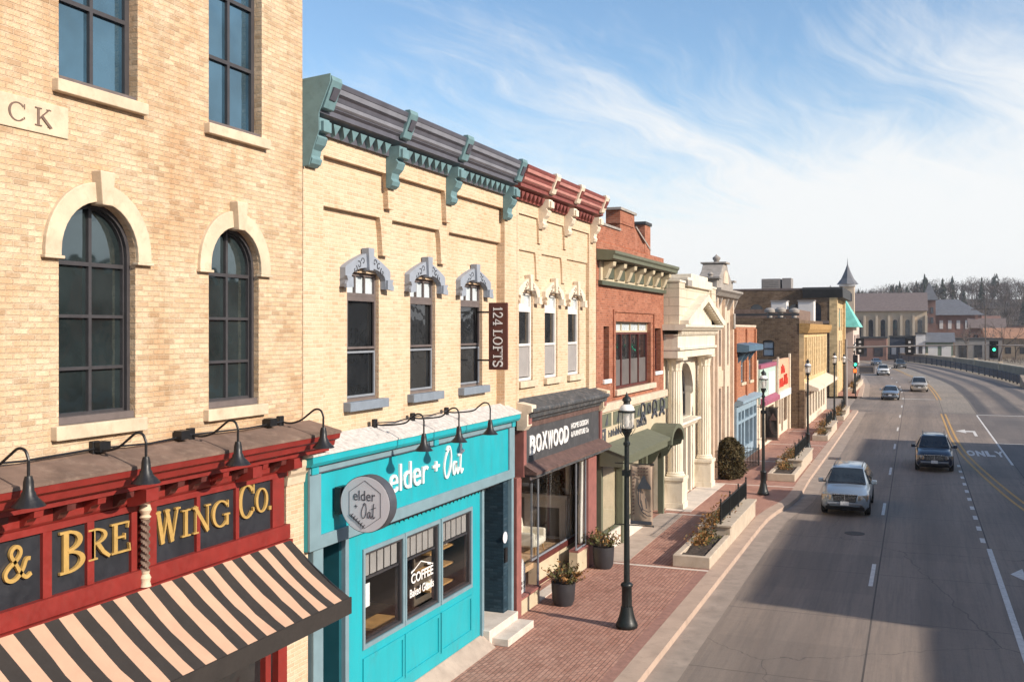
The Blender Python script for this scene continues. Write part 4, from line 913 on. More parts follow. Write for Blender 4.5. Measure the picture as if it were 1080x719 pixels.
for a, b_ in WN:
    MB().prism([rect(a - .07, b_ + .07, wz0 - .08, wz1 + .08), rect(a, b_, wz0, wz1)], 'x', XW + .002, XW + .03).build('window_surround', 'trim_grey', B)
    f = MB().prism([rect(a, b_, wz0, wz1), rect(a + .05, b_ - .05, wz0 + .06, wz1 - .05)], 'x', -.03, XW - .004).build('shop_window', 'frame_dark', B)
    MB().box(.055, .067, a + .02, b_ - .02, wz0 + .02, wz1 - .02).build('pane', 'glass_shop', f)
    sh = MB(); k = 5
    for i in range(k):
        y0_ = a + .06 + (b_ - a - .12) * i / k; sh.box(.015, .03, y0_ + .02, y0_ + (b_ - a - .12) / k - .03, 2.92, 3.32)
    sh.build('transom_blind', 'blind', f)
    MB().box(.01, .05, a + .05, b_ - .05, 2.86, 2.90).build('transom_bar', 'frame_dark', f)
    pa, pb = a - .06, b_ + .06
    MB().prism([rect(pa, pb, .62, 1.48), rect(pa + .07, pb - .07, .69, 1.41)], 'x', XW + .002, XW + .028).build('panel_moulding', 'teal', B)
for y in (pL - .12, pR): MB().box(-.06, .16, y, y + .12, .40, 3.8).build('pilaster', 'trim_grey', B)
# the recess left of the panel with a door, the recess right with the cafe entrance
yA = yx(330, .15)
MB().box(-.06, .16, yA, yA + .3, .15, 3.8).build('pilaster', 'trim_grey', B)
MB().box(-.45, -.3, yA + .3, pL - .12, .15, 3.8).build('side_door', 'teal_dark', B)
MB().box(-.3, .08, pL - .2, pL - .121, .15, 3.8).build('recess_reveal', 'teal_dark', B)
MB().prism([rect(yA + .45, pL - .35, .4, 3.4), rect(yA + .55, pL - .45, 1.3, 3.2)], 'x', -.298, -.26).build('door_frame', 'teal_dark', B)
eL, eR = pR + .12, yx(538, .1)
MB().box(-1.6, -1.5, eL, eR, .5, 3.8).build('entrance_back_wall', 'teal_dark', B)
dr = MB().prism([rect(eL + .15, eR - .35, .52, 2.9), rect(eL + .3, eR - .5, 1.0, 2.75)], 'x', -1.498, -1.44).build('door', 'teal', B)
MB().box(-1.49, -1.47, eL + .28, eR - .48, .98, 2.77).build('pane', 'glass_sash', dr)
MB().box(-1.5, .05, eR - .32, eR - .005, .5, 3.8).build('entrance_side_wall', 'navy_brick', B)
MB().box(-.06, .14, eR, eR + .14, .15, 3.8).build('pilaster', 'trim_grey', B)
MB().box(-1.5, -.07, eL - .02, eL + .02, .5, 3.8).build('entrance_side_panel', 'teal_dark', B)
st_ = MB(); st_.box(-1.5, .32, eL - .05, eR - .01, .15, .52); st_.build('doorstep', 'concrete_pale', B, bev=.015)
MB().box(.321, .72, eL + .1, eR + .02, .15, .33).build('doorstep', 'concrete_pale', B, bev=.015)
MB().prism([(-.06, .42), (.12, .42), (.45, .16), (.45, .1), (-.06, .1)], 'y', yA + .3, pR + .1).build('sloped_base', 'concrete', B)
# notices and the menu box by the entrance
ob = MB().prism([(eR - .22 + .14 * math.cos(a * PI / 10), 2.35 + .14 * math.sin(a * PI / 10)) for a in range(20)], 'x', .051, .06); ob.build('round_notice', 'sign_grey', B)
MB().box(.051, .10, eR - .30, eR - .16, 1.75, 2.1).build('letter_box', 'black_metal', B)
# fascia letters
L1 = thing('fascia_lettering', 'white letters reading elder + Oat across the teal cafe fascia', 'sign', (.17, 19.5, 4.3))
def fascia_word(txt, pl, pr, z0, h, bold=.0):
    t = MB(); y0, y1 = yx(pl, .19), yx(pr, .19); text_box(t, txt, (.174, y0, z0), YV, ZV, y1 - y0, h, .04, bold); t.build('word', 'white', L1)
fascia_word('elder', 410.5, 451, 4.34, .52); fascia_word('+', 456, 463, 4.52, .2, .03)
t = MB(); y0, y1 = yx(467, .19), yx(489, .19); p = Pen(t, (.174, 0, 0), YV, ZV, .035)
for pl in SCRIPT_OAT: p.curve([(y0 + x * (y1 - y0), 4.30 + z * .66) for x, z in pl], .045)
t.build('word', 'white', L1)
# window lettering
L2 = thing('window_lettering', 'white COFFEE and Baked Goods lettering on the middle cafe window', 'sign', (.02, 18.7, 2.4))
a, b_ = WN[1]; w_ = b_ - a
t = MB(); text_box(t, 'COFFEE', (.0675, a + .2 * w_, 2.36), YV, ZV, w_ * .68, .2, .004, .02); text_box(t, 'Baked Goods', (.0675, a + .16 * w_, 2.1), YV, ZV, w_ * .74, .17, .004, .015)
t.build('lettering', 'white', L2)
t = MB(); p = Pen(t, (.0675, 0, 0), YV, ZV, .003); p.stroke([(a + .2 * w_, 2.58), (a + .5 * w_, 2.74), (a + .88 * w_, 2.58)], .02); p.stroke([(a + .2 * w_, 2.60), (a + .3 * w_, 2.63)], .03); p.stroke([(a + .7 * w_, 2.63), (a + .8 * w_, 2.60)], .03); text_box(t, 'open', (.02, a + .36 * w_, 2.585), YV, ZV, w_ * .28, .06, .004) if 0 else None
t.build('flourish', 'white', L2)
# round projecting sign
RS = thing('round_sign', 'round pale grey projecting sign lettered elder + Oat with black rim', 'sign', (.22, 15.0, 4.48))
SX, SY, SZ, R_ = .80, 14.95, 4.50, .48
circ = [(SX + R_ * math.cos(2 * PI * i / 40), SZ + R_ * math.sin(2 * PI * i / 40)) for i in range(40)]
inn = [(SX + (R_ - .012) * math.cos(2 * PI * i / 40), SZ + (R_ - .012) * math.sin(2 * PI * i / 40)) for i in range(40)]
MB().prism(circ, 'y', SY + .004, SY + .24).build('sign_rim', 'sign_ink', RS, smooth=True)
fc = MB().prism(inn, 'y', SY - .004, SY + .003).build('sign_face', 'sign_grey', RS)
t = MB(); XD = Vector((1, 0, 0)); p = Pen(t, (0, SY - .0045, 0), XD, ZV, .003)
hx = [(SX + .365 * math.sin(k * PI / 3) * .95, SZ + .40 * math.cos(k * PI / 3)) for k in range(7)]; p.stroke(hx, .008)
text_box(t, 'elder', (SX - .22, SY - .0045, SZ + .06), XD, ZV, .42, .17, .004, 0); text_box(t, '+', (SX - .20, SY - .0045, SZ - .07), XD, ZV, .06, .06, .004, .01)
for pl in SCRIPT_OAT: p.curve([(SX - .08 + x * .29, SZ - .24 + z * .26) for x, z in pl], .012)
for i in range(6):
    bx, bz = SX - .26 + i * .045, SZ - .20 - i * .035
    for s in (-1, 1): p.stroke([(bx, bz), (bx + .02 + .02 * s, bz + .035 * s)], .022, .004)
p.stroke([(SX - .28, SZ - .18), (SX - .02, SZ - .38)], .008)
t.build('sign_lettering', 'sign_ink', fc)
MB().box(.221, .33, SY - .02, SY + .26, SZ - .2, SZ + .26).build('wall_bracket', 'black_metal', RS); MB().box(.33, .36, SY + .07, SY + .15, SZ - .1, SZ + .1).build('bracket_arm', 'black_metal', RS)
for i, (px, lb) in enumerate(((447, 'black gooseneck lamp over the word elder on the teal fascia'), (484, 'black gooseneck lamp over the script word Oat on the teal fascia'), (517, 'black gooseneck lamp near the right end of the teal fascia'))):
    gooseneck(yx(px, .95), 5.66, 5.20, .95, lb, 'gooseneck lamps over the teal cafe front', 1.05, -.12)
cj = MB().tube([(-.06, yx(447, .95), 5.68), (-.03, yx(465, .95), 5.64), (-.06, yx(484, .95), 5.68), (-.03, yx(500, .95), 5.65), (-.06, yx(517, .95), 5.68)], .013, 6)
cj.build('cable_conduit', 'black_metal', B)
# things inside the cafe window
MB().box(-4.99, -.1, 14.6, eL - .05, .171, .52).build('raised_floor', 'wood_floor', B)
MB().box(-4.98, -4.9, 14.6, 23.6, .53, 3.9).build('panelled_back', 'inside_brown', B)
tb = thing('cafe_table', 'pale wooden table inside the left cafe window', 'table', (-.75, 17.1, .52))
MB().box(-1.3, -.2, 16.5, 17.75, 1.26, 1.31).build('tabletop', 'wood_table', tb)
for x in (-1.2, -.3):
    for y in (16.6, 17.65): MB().box(x - .03, x + .03, y - .03, y + .03, .525, 1.26).build('leg', 'wood_table', tb)
tb2 = thing('cafe_table', 'pale wooden table inside the middle cafe window under the lettering', 'table', (-.85, 18.8, .52))
MB().box(-1.4, -.3, 18.3, 19.3, 1.26, 1.31).build('tabletop', 'wood_table', tb2)
for x in (-1.3, -.4):
    for y in (18.4, 19.2): MB().box(x - .03, x + .03, y - .03, y + .03, .525, 1.26).build('leg', 'wood_table', tb2)
tag(MB().box(.04, .046, WN[0][0] + .06, WN[0][0] + .30, 2.35, 2.78).build('paper_notice', 'white'), 'white paper notice taped inside the left cafe window', 'notice')
shf = thing('display_shelf', 'wooden shelf of jars and white cups inside the right cafe window', 'shelf', (-.5, 20.3, .52))
for z in (1.75, 2.15, 2.55): MB().box(-.75, -.35, 19.75, 20.95, z, z + .04).build('shelf_board', 'wood_table', shf)
MB().box(-.78, -.74, 19.75, 20.95, .525, 2.95).build('shelf_back', 'inside_dark', shf)
for i in range(9):
    z = (1.79, 2.19, 2.59)[i % 3]; y = 19.85 + (i * .37) % 1.0
    tag(MB().lathe([(0, 0), (.05, 0), (.06, .1), (.045, .15), (0, .15)], (-.5, y, z), 10).build('shelf_jar', 'cream_board' if i % 2 else 'linen', smooth=True), 'pale jar standing on the shelf inside the right cafe window', 'jar', 'jars and cups on the cafe shelf')
# string of small lights inside
def worn_word(p, y, z, w, h, n, sw=.07):      # lettering too worn and far to read: uneven strokes only
    q = w / n
    for i in range(n):
        a = y + i * q; hh = h * random.uniform(.72, 1.0)
        p.stroke([(a + q * .15, z), (a + q * .15, z + hh)], sw)
        k = random.random()
        if k < .4: p.stroke([(a + q * .15, z + hh * .5), (a + q * .7, z + hh * .55), (a + q * .7, z)], sw * .8)
        elif k < .7: p.ring(a + q * .45, z + h * .35, q * .32, h * .36, sw * .8, sw * .6)
        else: p.stroke([(a + q * .15, z + hh), (a + q * .65, z + hh * .85), (a + q * .3, z + hh * .45), (a + q * .7, z)], sw * .8)
# ------------------------------------------------------------------ C: home goods shop
C = thing('furnishing_building', 'pale cream brick building with faded red cornice over a charcoal signed shop', 'building', (0, 27.5, .1))
WC = [(24.22, 25.3), (26.15, 27.15), (28.1, 29.1)]
WC = [(yx(546.8, -.11), yx(562, -.11)), (yx(574.5, -.11), yx(588, -.11)), (yx(599, -.11), yx(611, -.11))]
hz = [rect(a, b_, 6.1, 8.42) for a, b_ in WC]
corbelled_wall(C, 24.02, 30.88, hz, 10.42, 9.50, [25.75, 27.9], .12, .72, 5.3, 11.2, s=.055)
shell(C, 24.02, 30.88, 11.0, -.56, 'brick_pale', zg=5.0)
cornice(C, 23.55, 30.75, [25.75, 27.9, 30.4], 11.55, .5, 'cor_red', 'cor_red2', 'cor_cream', 'cor_red', 'cor_red')
for a, b_ in WC:
    yc = (a + b_) / 2; hw = (b_ - a) / 2
    f = window(C, a, b_, 6.1, 7.98, -.17, 'frame_white', 'glass_sash', (1,), (1, 1), .07, .06, .1)
    MB().box(-.222, -.215, a + .08, b_ - .08, 6.2, 7.0).build('blind', 'blind', f)
    window(C, a, b_, 7.982, 8.42, -.17, 'frame_white', 'transom', (1,), (1,), .06, .035, .1, name='transom_window')
    sill(C, a - .1, b_ + .14, 6.1, -.2, .0, .17, 'stone')
    hood(C, yc, hw, 8.38, 'cor_cream', 'ledge_brown', .8, -.11)
# lower cornice, sign board, skirt ledge
yl, yr = 24.05, 30.86
MB().prism([(-.12, 5.66), (.42, 5.44), (.45, 5.40), (.44, 5.34), (.36, 5.3), (.34, 5.2), (.24, 5.14), (.22, 5.08), (-.12, 5.08)], 'y', yl, yr + .05).build('lower_cornice', 'peeling', C)
MB().box(-.1, .16, yl, yr, 4.92, 5.078).build('peeling_band', 'peel_red', C)
sb = MB().box(.0, .14, yl + .2, yr - .15, 4.02, 4.92).build('sign_board', 'boxgrey', C)
MB().box(-.1, .10, yl, yr, 3.85, 4.92).build('sign_backing', 'peel_red', C)
MB().prism([(.0, 4.02), (.14, 4.02), (.52, 3.82), (.52, 3.76), (.0, 3.76)], 'y', yl, yr).build('skirt_ledge', 'peel_red', C)
MB().box(-.02, .50, yl + .05, yr - .1, 3.70, 3.758).build('skirt_soffit', 'peeling', C)
MB().box(.30, .34, yl + .1, yr - .3, 3.62, 3.70).build('light_strip', 'linen', C)
for s_, y in ((0, yl - .03), (1, yr - .1)):
    MB().prism([(.0, 4.88), (.2, 4.88), (.3, 5.0), (.3, 5.3), (.42, 5.36), (.42, 5.52), (.0, 5.60)], 'y', y - .05, y + .28).build('end_console', 'cor_cream' if s_ == 0 else 'stone', C, bev=.012)
    MB().box(.301, .325, y + .02, y + .21, 5.04, 5.26).build('console_panel', 'pink_pillar', C)
    MB().box(-.1, .18, y, y + .2, 3.7, 4.87).build('end_block', 'pink_pillar', C)
L3 = thing('sign_lettering', 'white letters BOXWOOD with two small lines beside on the charcoal shop sign', 'sign', (.14, 27, 4.3))
t = MB(); y0 = yx(558, .14); y1 = yx(599.5, .14)
for i, ch in enumerate('BOXWOOD'):
    dz = (.0, .02, .04, .0, .02, .01, .03)[i]; hh = (.50, .48, .48, .50, .48, .48, .48)[i]
    text_box(t, ch, (.142, y0 + i * (y1 - y0) / 7, 4.20 + dz), YV, ZV, (y1 - y0) / 7 * .9, hh, .03, .03)
t.build('word', 'white', L3)
t = MB(); y0 = yx(602, .14); y1 = yx(620, .14)
text_box(t, 'HOME DESIGN', (.142, y0, 4.57), YV, ZV, y1 - y0, .16, .015, .02); text_box(t, '& FURNITURE Co', (.142, y0, 4.33), YV, ZV, (y1 - y0) * 1.02, .16, .015, .02)
t.build('small_word', 'white', L3)
# pillars, glass and recessed show window
y0, y1 = yx(545, .1), yx(550, .1); MB().box(-.02, .10, y0, y1, .15, 3.7).build('pillar', 'pink_pillar', C); pr0, pr1 = yx(620, .08), yx(628.5, .08); MB().box(-.02, .10, pr0, pr1, .15, 3.72).build('pillar', 'pink_pillar', C)
MB().box(-.28, -.025, pr1 + .002, 30.87, .15, 4.0).build('end_pier', 'brick_orange', C)
gx = .03; ya, yb = y1, yx(568, gx)
MB().box(-.25, .06, ya, yb, .15, .55).build('stall_riser', 'cream_board', C); MB().box(-.26, .10, ya, yb, .55, .61).build('riser_sill', 'pink_pillar', C)
f = MB().box(.0, .04, yb - .03, yb, .62, 3.7).box(.0, .04, ya, yb, 3.64, 3.7).build('shop_window_frame', 'frame_grey', C)
MB().box(.005, .017, ya + .01, yb - .05, .62, 3.62).build('shop_window', 'glass_shop', f)
xs = -.55; yc_, yd = yx(566, xs), yx(609, xs)
MB().box(xs - .25, xs, yc_, yd, .15, .85).build('stall_riser', 'cream_board', C)
MB().prism([rect(yc_, yd, .2, .98), rect(yc_ + .1, yd - .12, .3, .82)], 'x', xs + .002, xs + .04).build('riser_frame', 'red_dark', C)
f = MB().prism([rect(yc_ - .4, yd + .02, .98, 3.72), rect(yc_ - .37, yd - .02, 1.02, 3.66)], 'x', xs - .04, xs + .01).build('shop_window_frame', 'frame_grey', C)
MB().box(xs - .03, xs - .018, yc_ - .38, yd - .02, 1.02, 3.66).build('shop_window', 'glass_shop', f)
MB().box(-4.9, xs - .1, 24.3, yd, .70, .85).build('display_floor', 'wood_floor', C)
MB().box(-.3, .04, yb, pr0, .151, .175).build('threshold', 'concrete_pale', C)
yk = yx(608, .03)
MB().box(-.2, .06, yk, pr0 - .002, .176, .80).build('stall_riser', 'cream_board', C); MB().box(-.21, .09, yk, pr0 - .002, .80, .86).build('riser_sill', 'pink_pillar', C)
f = MB().prism([rect(yk, pr0 - .002, .862, 3.7), rect(yk + .03, pr0 - .03, .9, 3.66)], 'x', -.01, .03).build('shop_window_frame', 'frame_grey', C); MB().box(.0, .01, yk + .02, pr0 - .02, .88, 3.66).build('shop_window', 'glass_shop', f)
# furnishings in the window
ch = thing('armchair', 'cream upholstered armchair with low wooden legs in the shop window', 'armchair', (-1.2, 27.0, .85))
def soft(mb, x0, x1, y0, y1, z0, z1): return mb.box(x0, x1, y0, y1, z0, z1)
AY = yx(557, -1.3); AXc = -1.3
soft(MB(), AXc - .4, AXc + .4, AY - .4, AY + .4, 1.05, 1.30).build('seat', 'chair_cloth', ch, bev=.08)
MB().prism([(AY - .45, 1.2), (AY + .45, 1.2), (AY + .46, 1.55), (AY + .36, 1.78), (AY + .1, 1.86), (AY - .1, 1.86), (AY - .36, 1.78), (AY - .46, 1.55)], 'x', AXc - .5, AXc - .32).build('backrest', 'chair_cloth', ch, bev=.06)
for s in (-1, 1): soft(MB(), AXc - .4, AXc + .38, AY + s * .46 - .07, AY + s * .46 + .07, 1.08, 1.5).build('armrest', 'chair_cloth', ch, bev=.05)
for sx in (-.33, .33):
    for sy in (-.33, .33): MB().tube([(AXc + sx, AY + sy, 1.06), (AXc + sx * 1.1, AY + sy * 1.1, .85)], [.03, .018], 8).build('leg', 'wood_table', ch)
MY = 30.25
def xo(px, Y): return CAM[0] - Y * (ST - (px - CX) / FP * CT) / (CT + (px - CX) / FP * ST)
def zo(px, py, Y): return CAM[2] - (py - HY) * (Y / ((px - CX) / FP * ST + CT)) / FP
m0, m1 = xo(553, MY), xo(598, MY); mz = zo(582, 521, MY)
fm = thing('fireplace_mantel', 'pale mantelpiece round a dark hearth in the shop window', 'fireplace', ((m0 + m1) / 2, MY, .85))
MB().box(m0 - .06, m1 + .05, MY - .14, MY + .3, mz - .12, mz).build('mantel_shelf', 'mantel', fm, bev=.015)
MB().prism([[(m0, .855), (m1, .855), (m1, mz - .125), (m0, mz - .125)], [(m0 + .26, .87), (m1 - .26, .87), (m1 - .26, mz - .42), (m0 + .26, mz - .42)]], 'y', MY, MY + .3).build('mantel_front', 'mantel', fm)
MB().box(m0 + .1, m1 - .1, MY + .301, MY + .34, .86, mz - .2).build('hearth_back', 'sign_ink', fm)
for x in (m0 + .03, m1 - .23): MB().box(x, x + .2, MY - .06, MY - .001, .86, mz - .13).build('mantel_pilaster', 'mantel', fm)
MB().box(-4.9, -.7, 30.60, 30.65, .86, 3.7).build('side_lining', 'inside_grey', C)
gr = thing('mantel_greenery', 'dark leafy garland and branches arranged on the mantel shelf', 'plant', ((m0 + m1) / 2, MY, mz))
t = MB()
for i in range(520):
    x = random.uniform(m0 + .35, m1 - .15); z = mz + .02 + abs(random.gauss(0, .26)); y = MY + .1 + random.gauss(0, .06); a = random.random() * 6.3; r = .045
    t.poly([(x, y, z), (x + r * math.cos(a), y - .02, z + r * math.sin(a)), (x + 1.6 * r * math.cos(a + .5), y - .01, z + 1.6 * r * math.sin(a + .5)), (x + r * math.cos(a + 1), y, z + r * math.sin(a + 1))])
t.build('foliage', 'leaf_dark', gr)
mr = thing('framed_mirror', 'tall dark framed mirror leaning on the wall above the mantel', 'mirror', ((m0 + m1) / 2, MY + .2, mz))
MB().prism([[(m0 + .3, mz), (m1 - .1, mz), (m1 - .1, mz + .8), (m0 + .3, mz + .8)], [(m0 + .38, mz + .08), (m1 - .18, mz + .08), (m1 - .18, mz + .72), (m0 + .38, mz + .72)]], 'y', MY + .2, MY + .26).build('mirror_frame', 'frame_brown', mr); MB().box(m0 + .33, m1 - .13, MY + .22, MY + .24, mz + .03, mz + .77).build('mirror_glass', 'glass_sash', mr)
pd = thing('globe_pendant', 'large clear glass globe pendant hanging in the shop window', 'pendant lamp', (-.95, 29.0, 3.6))
PY = yx(596, -.95); PZ = zx(596, 513, -.95)
MB().tube([(-.95, PY, 3.66), (-.95, PY, PZ + .42)], .012, 6).build('cord', 'black_metal', pd)
MB().lathe([(.05, .42), (.07, .34), (.05, .3), (.10, .25), (.2, .16), (.255, .04), (.26, -.05), (.22, -.17), (.12, -.25), (0, -.27)], (-.95, PY, PZ), 20).build('globe', 'lamp_glass', pd, smooth=True)
MB().lathe([(0, .05), (.04, .02), (.045, -.05), (0, -.09)], (-.95, PY, PZ + .1), 10).build('bulb', 'linen', pd, smooth=True)
for nm, pxa, pxb, lb, flare in (('curtain', 609.5, 619.5, 'long white curtain gathered in front of the shop door', 1.0), ('curtain', 597, 603, 'white curtain tied back to a point beside the globe pendant', .25)):
    XC_ = -.78 if flare != 1.0 else -.12; y0, y1 = yx(pxa, XC_), min(30.56, yx(pxb, XC_)); t = MB(); vs = []; fs = []; K = 26; L = 14
    for j in range(L + 1):
        f = j / L; z = 3.62 - f * 2.7
        for k in range(K + 1):
            u = k / K; wd = (.5 + .5 * f) if flare == 1.0 else max(.12, abs(f - .55) * 1.4)
            yy = (y0 + y1) / 2 + (u - .5) * (y1 - y0) * wd + (.1 * f if flare == 1 else 0)
            vs.append((XC_ + .06 * math.sin(u * 34 + f), yy, z))
    for j in range(L):
        for k in range(K): a = j * (K + 1) + k; fs.append((a, a + 1, a + K + 2, a + K + 1))
    t.add(vs, fs); o = t.build(nm, 'linen', smooth=True); tag(o, lb, 'curtain', 'white curtains in the shop window')
    sm = o.modifiers.new('s', 'SOLIDIFY'); sm.thickness = .006
hh = thing('house_ornament', 'small white gabled house ornament on the low window sill', 'ornament', (-.12, 24.6, .61))
y0, y1 = yx(545.5, -.1) + .12, yx(552.5, -.1)
MB().prism([(y0, .615), (y1, .615), (y1, 1.25), ((y0 + y1) / 2, 1.5), (y0, 1.25)], 'x', -.2, -.06).build('house_wall', 'white', hh)
w0 = (y0 + y1) / 2
for dy in (-.12, .04):
    for dz in (.72, .84): MB().box(-.0605, -.055, w0 + dy, w0 + dy + .08, dz, dz + .08).build('window', 'sign_ink', hh)
# ================================================================== D: red brick building with the green shopfront
D = thing('red_brick_building', 'red brick building with sage green cornice and a green shopfront with arched hood', 'building', (0, 35.5, .1))
y0, y1 = 30.9, 40.2
wb = (yx(649, -.02), yx(686, -.02)); wl_ = (yx(636.5), yx(642.5)); wr_ = (yx(690.5), yx(697))
zb = 5.22
hz = [rect(*wb, 5.42, 7.72), rect(*wl_, 5.82, 7.55), rect(*wr_, 5.82, 7.5)]
MB().prism([rect(y0 + .02, y1, 4.75, 10.3)] + hz, 'x', -.4, 0).build('wall', 'brick_red', D)
shell(D, y0, y1, 10.2, -.401, 'brick_red', zg=4.7)
# slightly proud brick surround of the triple window
MB().prism([rect(wb[0] - .38, wb[1] + .42, 5.2, 8.12), rect(wb[0] - .28, wb[1] + .32, 5.2, 8.02)][0:1] + [rect(wb[0] - .3, wb[1] + .34, 5.22, 8.04)], 'x', .001, .05).build('brick_surround', 'brick_red', D)
f = window(D, wb[0], wb[1], 5.42, 7.35, -.15, 'red_dark', None, (1, 1, 1, 1), (1,), .07, .06, .1)
MB().box(-.23, -.21, wb[0] + .02, wb[1] - .02, 5.44, 7.33).build('pane', 'glass_sash', f)
MB().box(-.205, -.2, wb[0] + .08, wb[1] - .08, 5.5, 6.4).build('blind', 'blind_dark', f)
window(D, wb[0], wb[1], 7.352, 7.72, -.15, 'cream_board', 'transom', (1, 1, 1, 1), (1,), .06, .05, .1, name='transom_window')
sill(D, wb[0] - .3, wb[1] + .35, 5.42, -.1, .14, .2, 'stone_tan')
for w_ in (wl_, wr_):
    window(D, w_[0], w_[1], 5.82, 7.52, -.18, 'red_dark', 'glass_sash', (1,), (1, 1), .05, .05, .1); sill(D, w_[0] - .08, w_[1] + .1, 5.82, -.1, .07, .14, 'white')
# cornice and consoles
MB().prism([(-.3, 10.05), (.62, 9.95), (.62, 9.86), (.56, 9.80), (.55, 9.70), (.46, 9.66), (.02, 9.66), (-.3, 9.66)], 'y', y0 + .03, y1 + .1).build('cornice', 'green_paint', D)
MB().box(.001, .06, y0 + .3, y1 - .2, 9.02, 9.65).build('frieze', 'cream_board', D)
MB().box(.001, .14, y0 + .2, y1 - .1, 8.88, 9.02).build('frieze_rail', 'green_dark', D)
for i in range(7):
    yy = y0 + .55 + i * 1.33
    MB().prism([(.061, 9.64), (.42, 9.64), (.40, 9.5), (.28, 9.42), (.22, 9.26), (.14, 9.1), (.061, 9.05)], 'y', yy, yy + .32).build('console', 'cream_board', D, bev=.015)
    MB().box(.061, .1, yy + .45, yy + 1.2, 9.12, 9.56).build('frieze_panel', 'green_dark', D)
# stepped gable wall with chimneys behind the cornice
gx_ = -.55
g_ = MB().prism([(yx(626, gx_), 10.0), (y1 - .02, 10.0), (40.1, 10.62), (38.9, 10.85), (yx(670, gx_), 11.32), (yx(667, gx_), 11.5), (yx(654, gx_), 11.5), (yx(654, gx_), 11.02), (yx(626, gx_), 11.02)], 'x', gx_ - .35, gx_).build('gable_parapet', 'brick_red', D)
MB().box(gx_ - .4, gx_ + .05, yx(625, gx_), yx(654, gx_) - .02, 11.02, 11.1).build('parapet_coping', 'stone_grey', D)
MB().prism([(yx(670, gx_), 11.322), (40.1, 10.622), (40.1, 10.7), (yx(670, gx_), 11.40)], 'x', gx_ - .4, gx_ + .05).build('parapet_coping', 'stone_grey', D)
c1 = MB().box(gx_ - .5, gx_ + .04, yx(653, gx_), yx(668, gx_), 11.3, 11.78).build('chimney', 'brick_red', D); MB().box(gx_ - .55, gx_ + .1, yx(652, gx_), yx(669, gx_), 11.78, 11.87).build('chimney_cap', 'stone_grey', c1)
c2 = MB().box(gx_ - .9, gx_ + .02, 39.25, 40.15, 10.3, 11.6).build('chimney', 'brick_red', D); MB().box(gx_ - .95, gx_ + .07, 39.18, 40.2, 11.6, 11.72).build('chimney_cap', 'roof_dark', c2)
# shopfront : stone lintel, ornamented sign band, sloping pent roof, arched hood
MB().box(-.1, .16, y0 + .05, y1 + .05, 4.78, 5.05).build('stone_lintel', 'stone_tan', D, bev=.02)
MB().box(-.1, .08, y0 + .05, y1, 3.55, 4.78).build('sign_band', 'cream_board', D)
pn = MB(); tri_ = MB()
for i in range(7):
    yy = y0 + .3 + i * 1.36; pn.box(.081, .10, yy, yy + 1.1, 4.28, 4.72)
    tri_.plate([(.101, yy + .35, 4.34), (.101, yy + .62, 4.34), (.101, yy + .62, 4.68)], (.015, 0, 0))
pn.build('green_panel', 'green_paint', D); tri_.build('panel_triangle', 'sign_ink', D)
orn = MB(); p = Pen(orn, (.10, 0, 0), YV, ZV, .04)
for yy in (36.4, 38.2, 39.4): p.ring(yy, 4.48, .34, .3, .07, .06); p.stroke([(yy - .4, 4.1), (yy, 4.4), (yy + .4, 4.1)], .09)
p.ring(37.3, 4.5, .22, .2, .06, .05)
orn.build('wrought_ornament', 'sign_ink', D)
L4 = thing('painted_signboard', 'cream shop sign with dark lettering and black emblem over the green pent roof', 'sign', (.1, 35, 3.7))
t = MB(); ya_ = yx(642, .1); p = Pen(t, (.082, 0, 0), YV, ZV, .012)
worn_word(p, ya_, 3.92, 1.7, .30, 6); worn_word(p, ya_ + 2.1, 3.93, 1.2, .28, 5); worn_word(p, ya_ + 3.6, 3.93, 1.5, .30, 6); t.build('sign_text', 'sign_ink', L4)
ye = yx(634, .1); MB().prism([[(ye, 3.75), (ye + .55, 3.75), (ye + .55, 4.25), (ye, 4.25)], [(ye + .2, 3.85), (ye + .36, 3.85), (ye + .32, 4.0), (ye + .4, 4.15), (ye + .16, 4.15), (ye + .24, 4.0)]], 'x', .082, .1).build('emblem', 'sign_ink', L4)
MB().prism([(.08, 3.72), (.95, 3.42), (.95, 3.34), (.85, 3.30), (.85, 3.12), (.78, 3.10), (.08, 3.10)], 'y', 31.0, 37.2).build('pent_roof', 'green_paint', D)
MB().prism([(.081, 3.75), (.96, 3.45), (.96, 3.425), (.081, 3.725)], 'y', 30.98, 37.2).build('pent_roof_board', 'green_paint', D)
hc = 38.45; n = 14; hd = [(hc + 1.15 * math.cos(PI * i / n), 3.15 + .70 * math.sin(PI * i / n)) for i in range(n + 1)]; hi = [(hc + .97 * math.cos(PI * i / n), 3.15 + .54 * math.sin(PI * i / n)) for i in range(n + 1)]
MB().prism(hd + hi[::-1], 'x', .08, .98).build('arched_hood', 'green_paint', D)
for s in (-1, 1): MB().prism([(.081, 3.14), (.9, 3.14), (.85, 2.98), (.5, 2.85), (.3, 2.5), (.081, 2.4)], 'y', hc + s * 1.05 - .07, hc + s * 1.05 + .07).build('hood_bracket', 'green_dark', D)
for y in (31.05, 33.6, 36.9, 39.6): MB().box(-.1, .12, y, y + .2, .15, 3.55).build('pilaster', 'green_paint', D)
MB().box(-.12, .05, 31.25, 36.9, .15, .75).build('stall_riser', 'concrete_pale', D)
f = MB().prism([rect(31.25, 36.9, .75, 3.5), rect(31.35, 34.0, .85, 3.4), rect(34.1, 36.8, .85, 3.4)], 'x', -.08, .0).build('shop_window_frame', 'green_dark', D)
MB().box(-.05, -.04, 31.3, 36.85, .8, 3.45).build('shop_window', 'glass_shop', f)
MB().box(-.2, -.16, 31.3, 36.85, .8, 3.4).build('window_backdrop', 'cream_board', D)
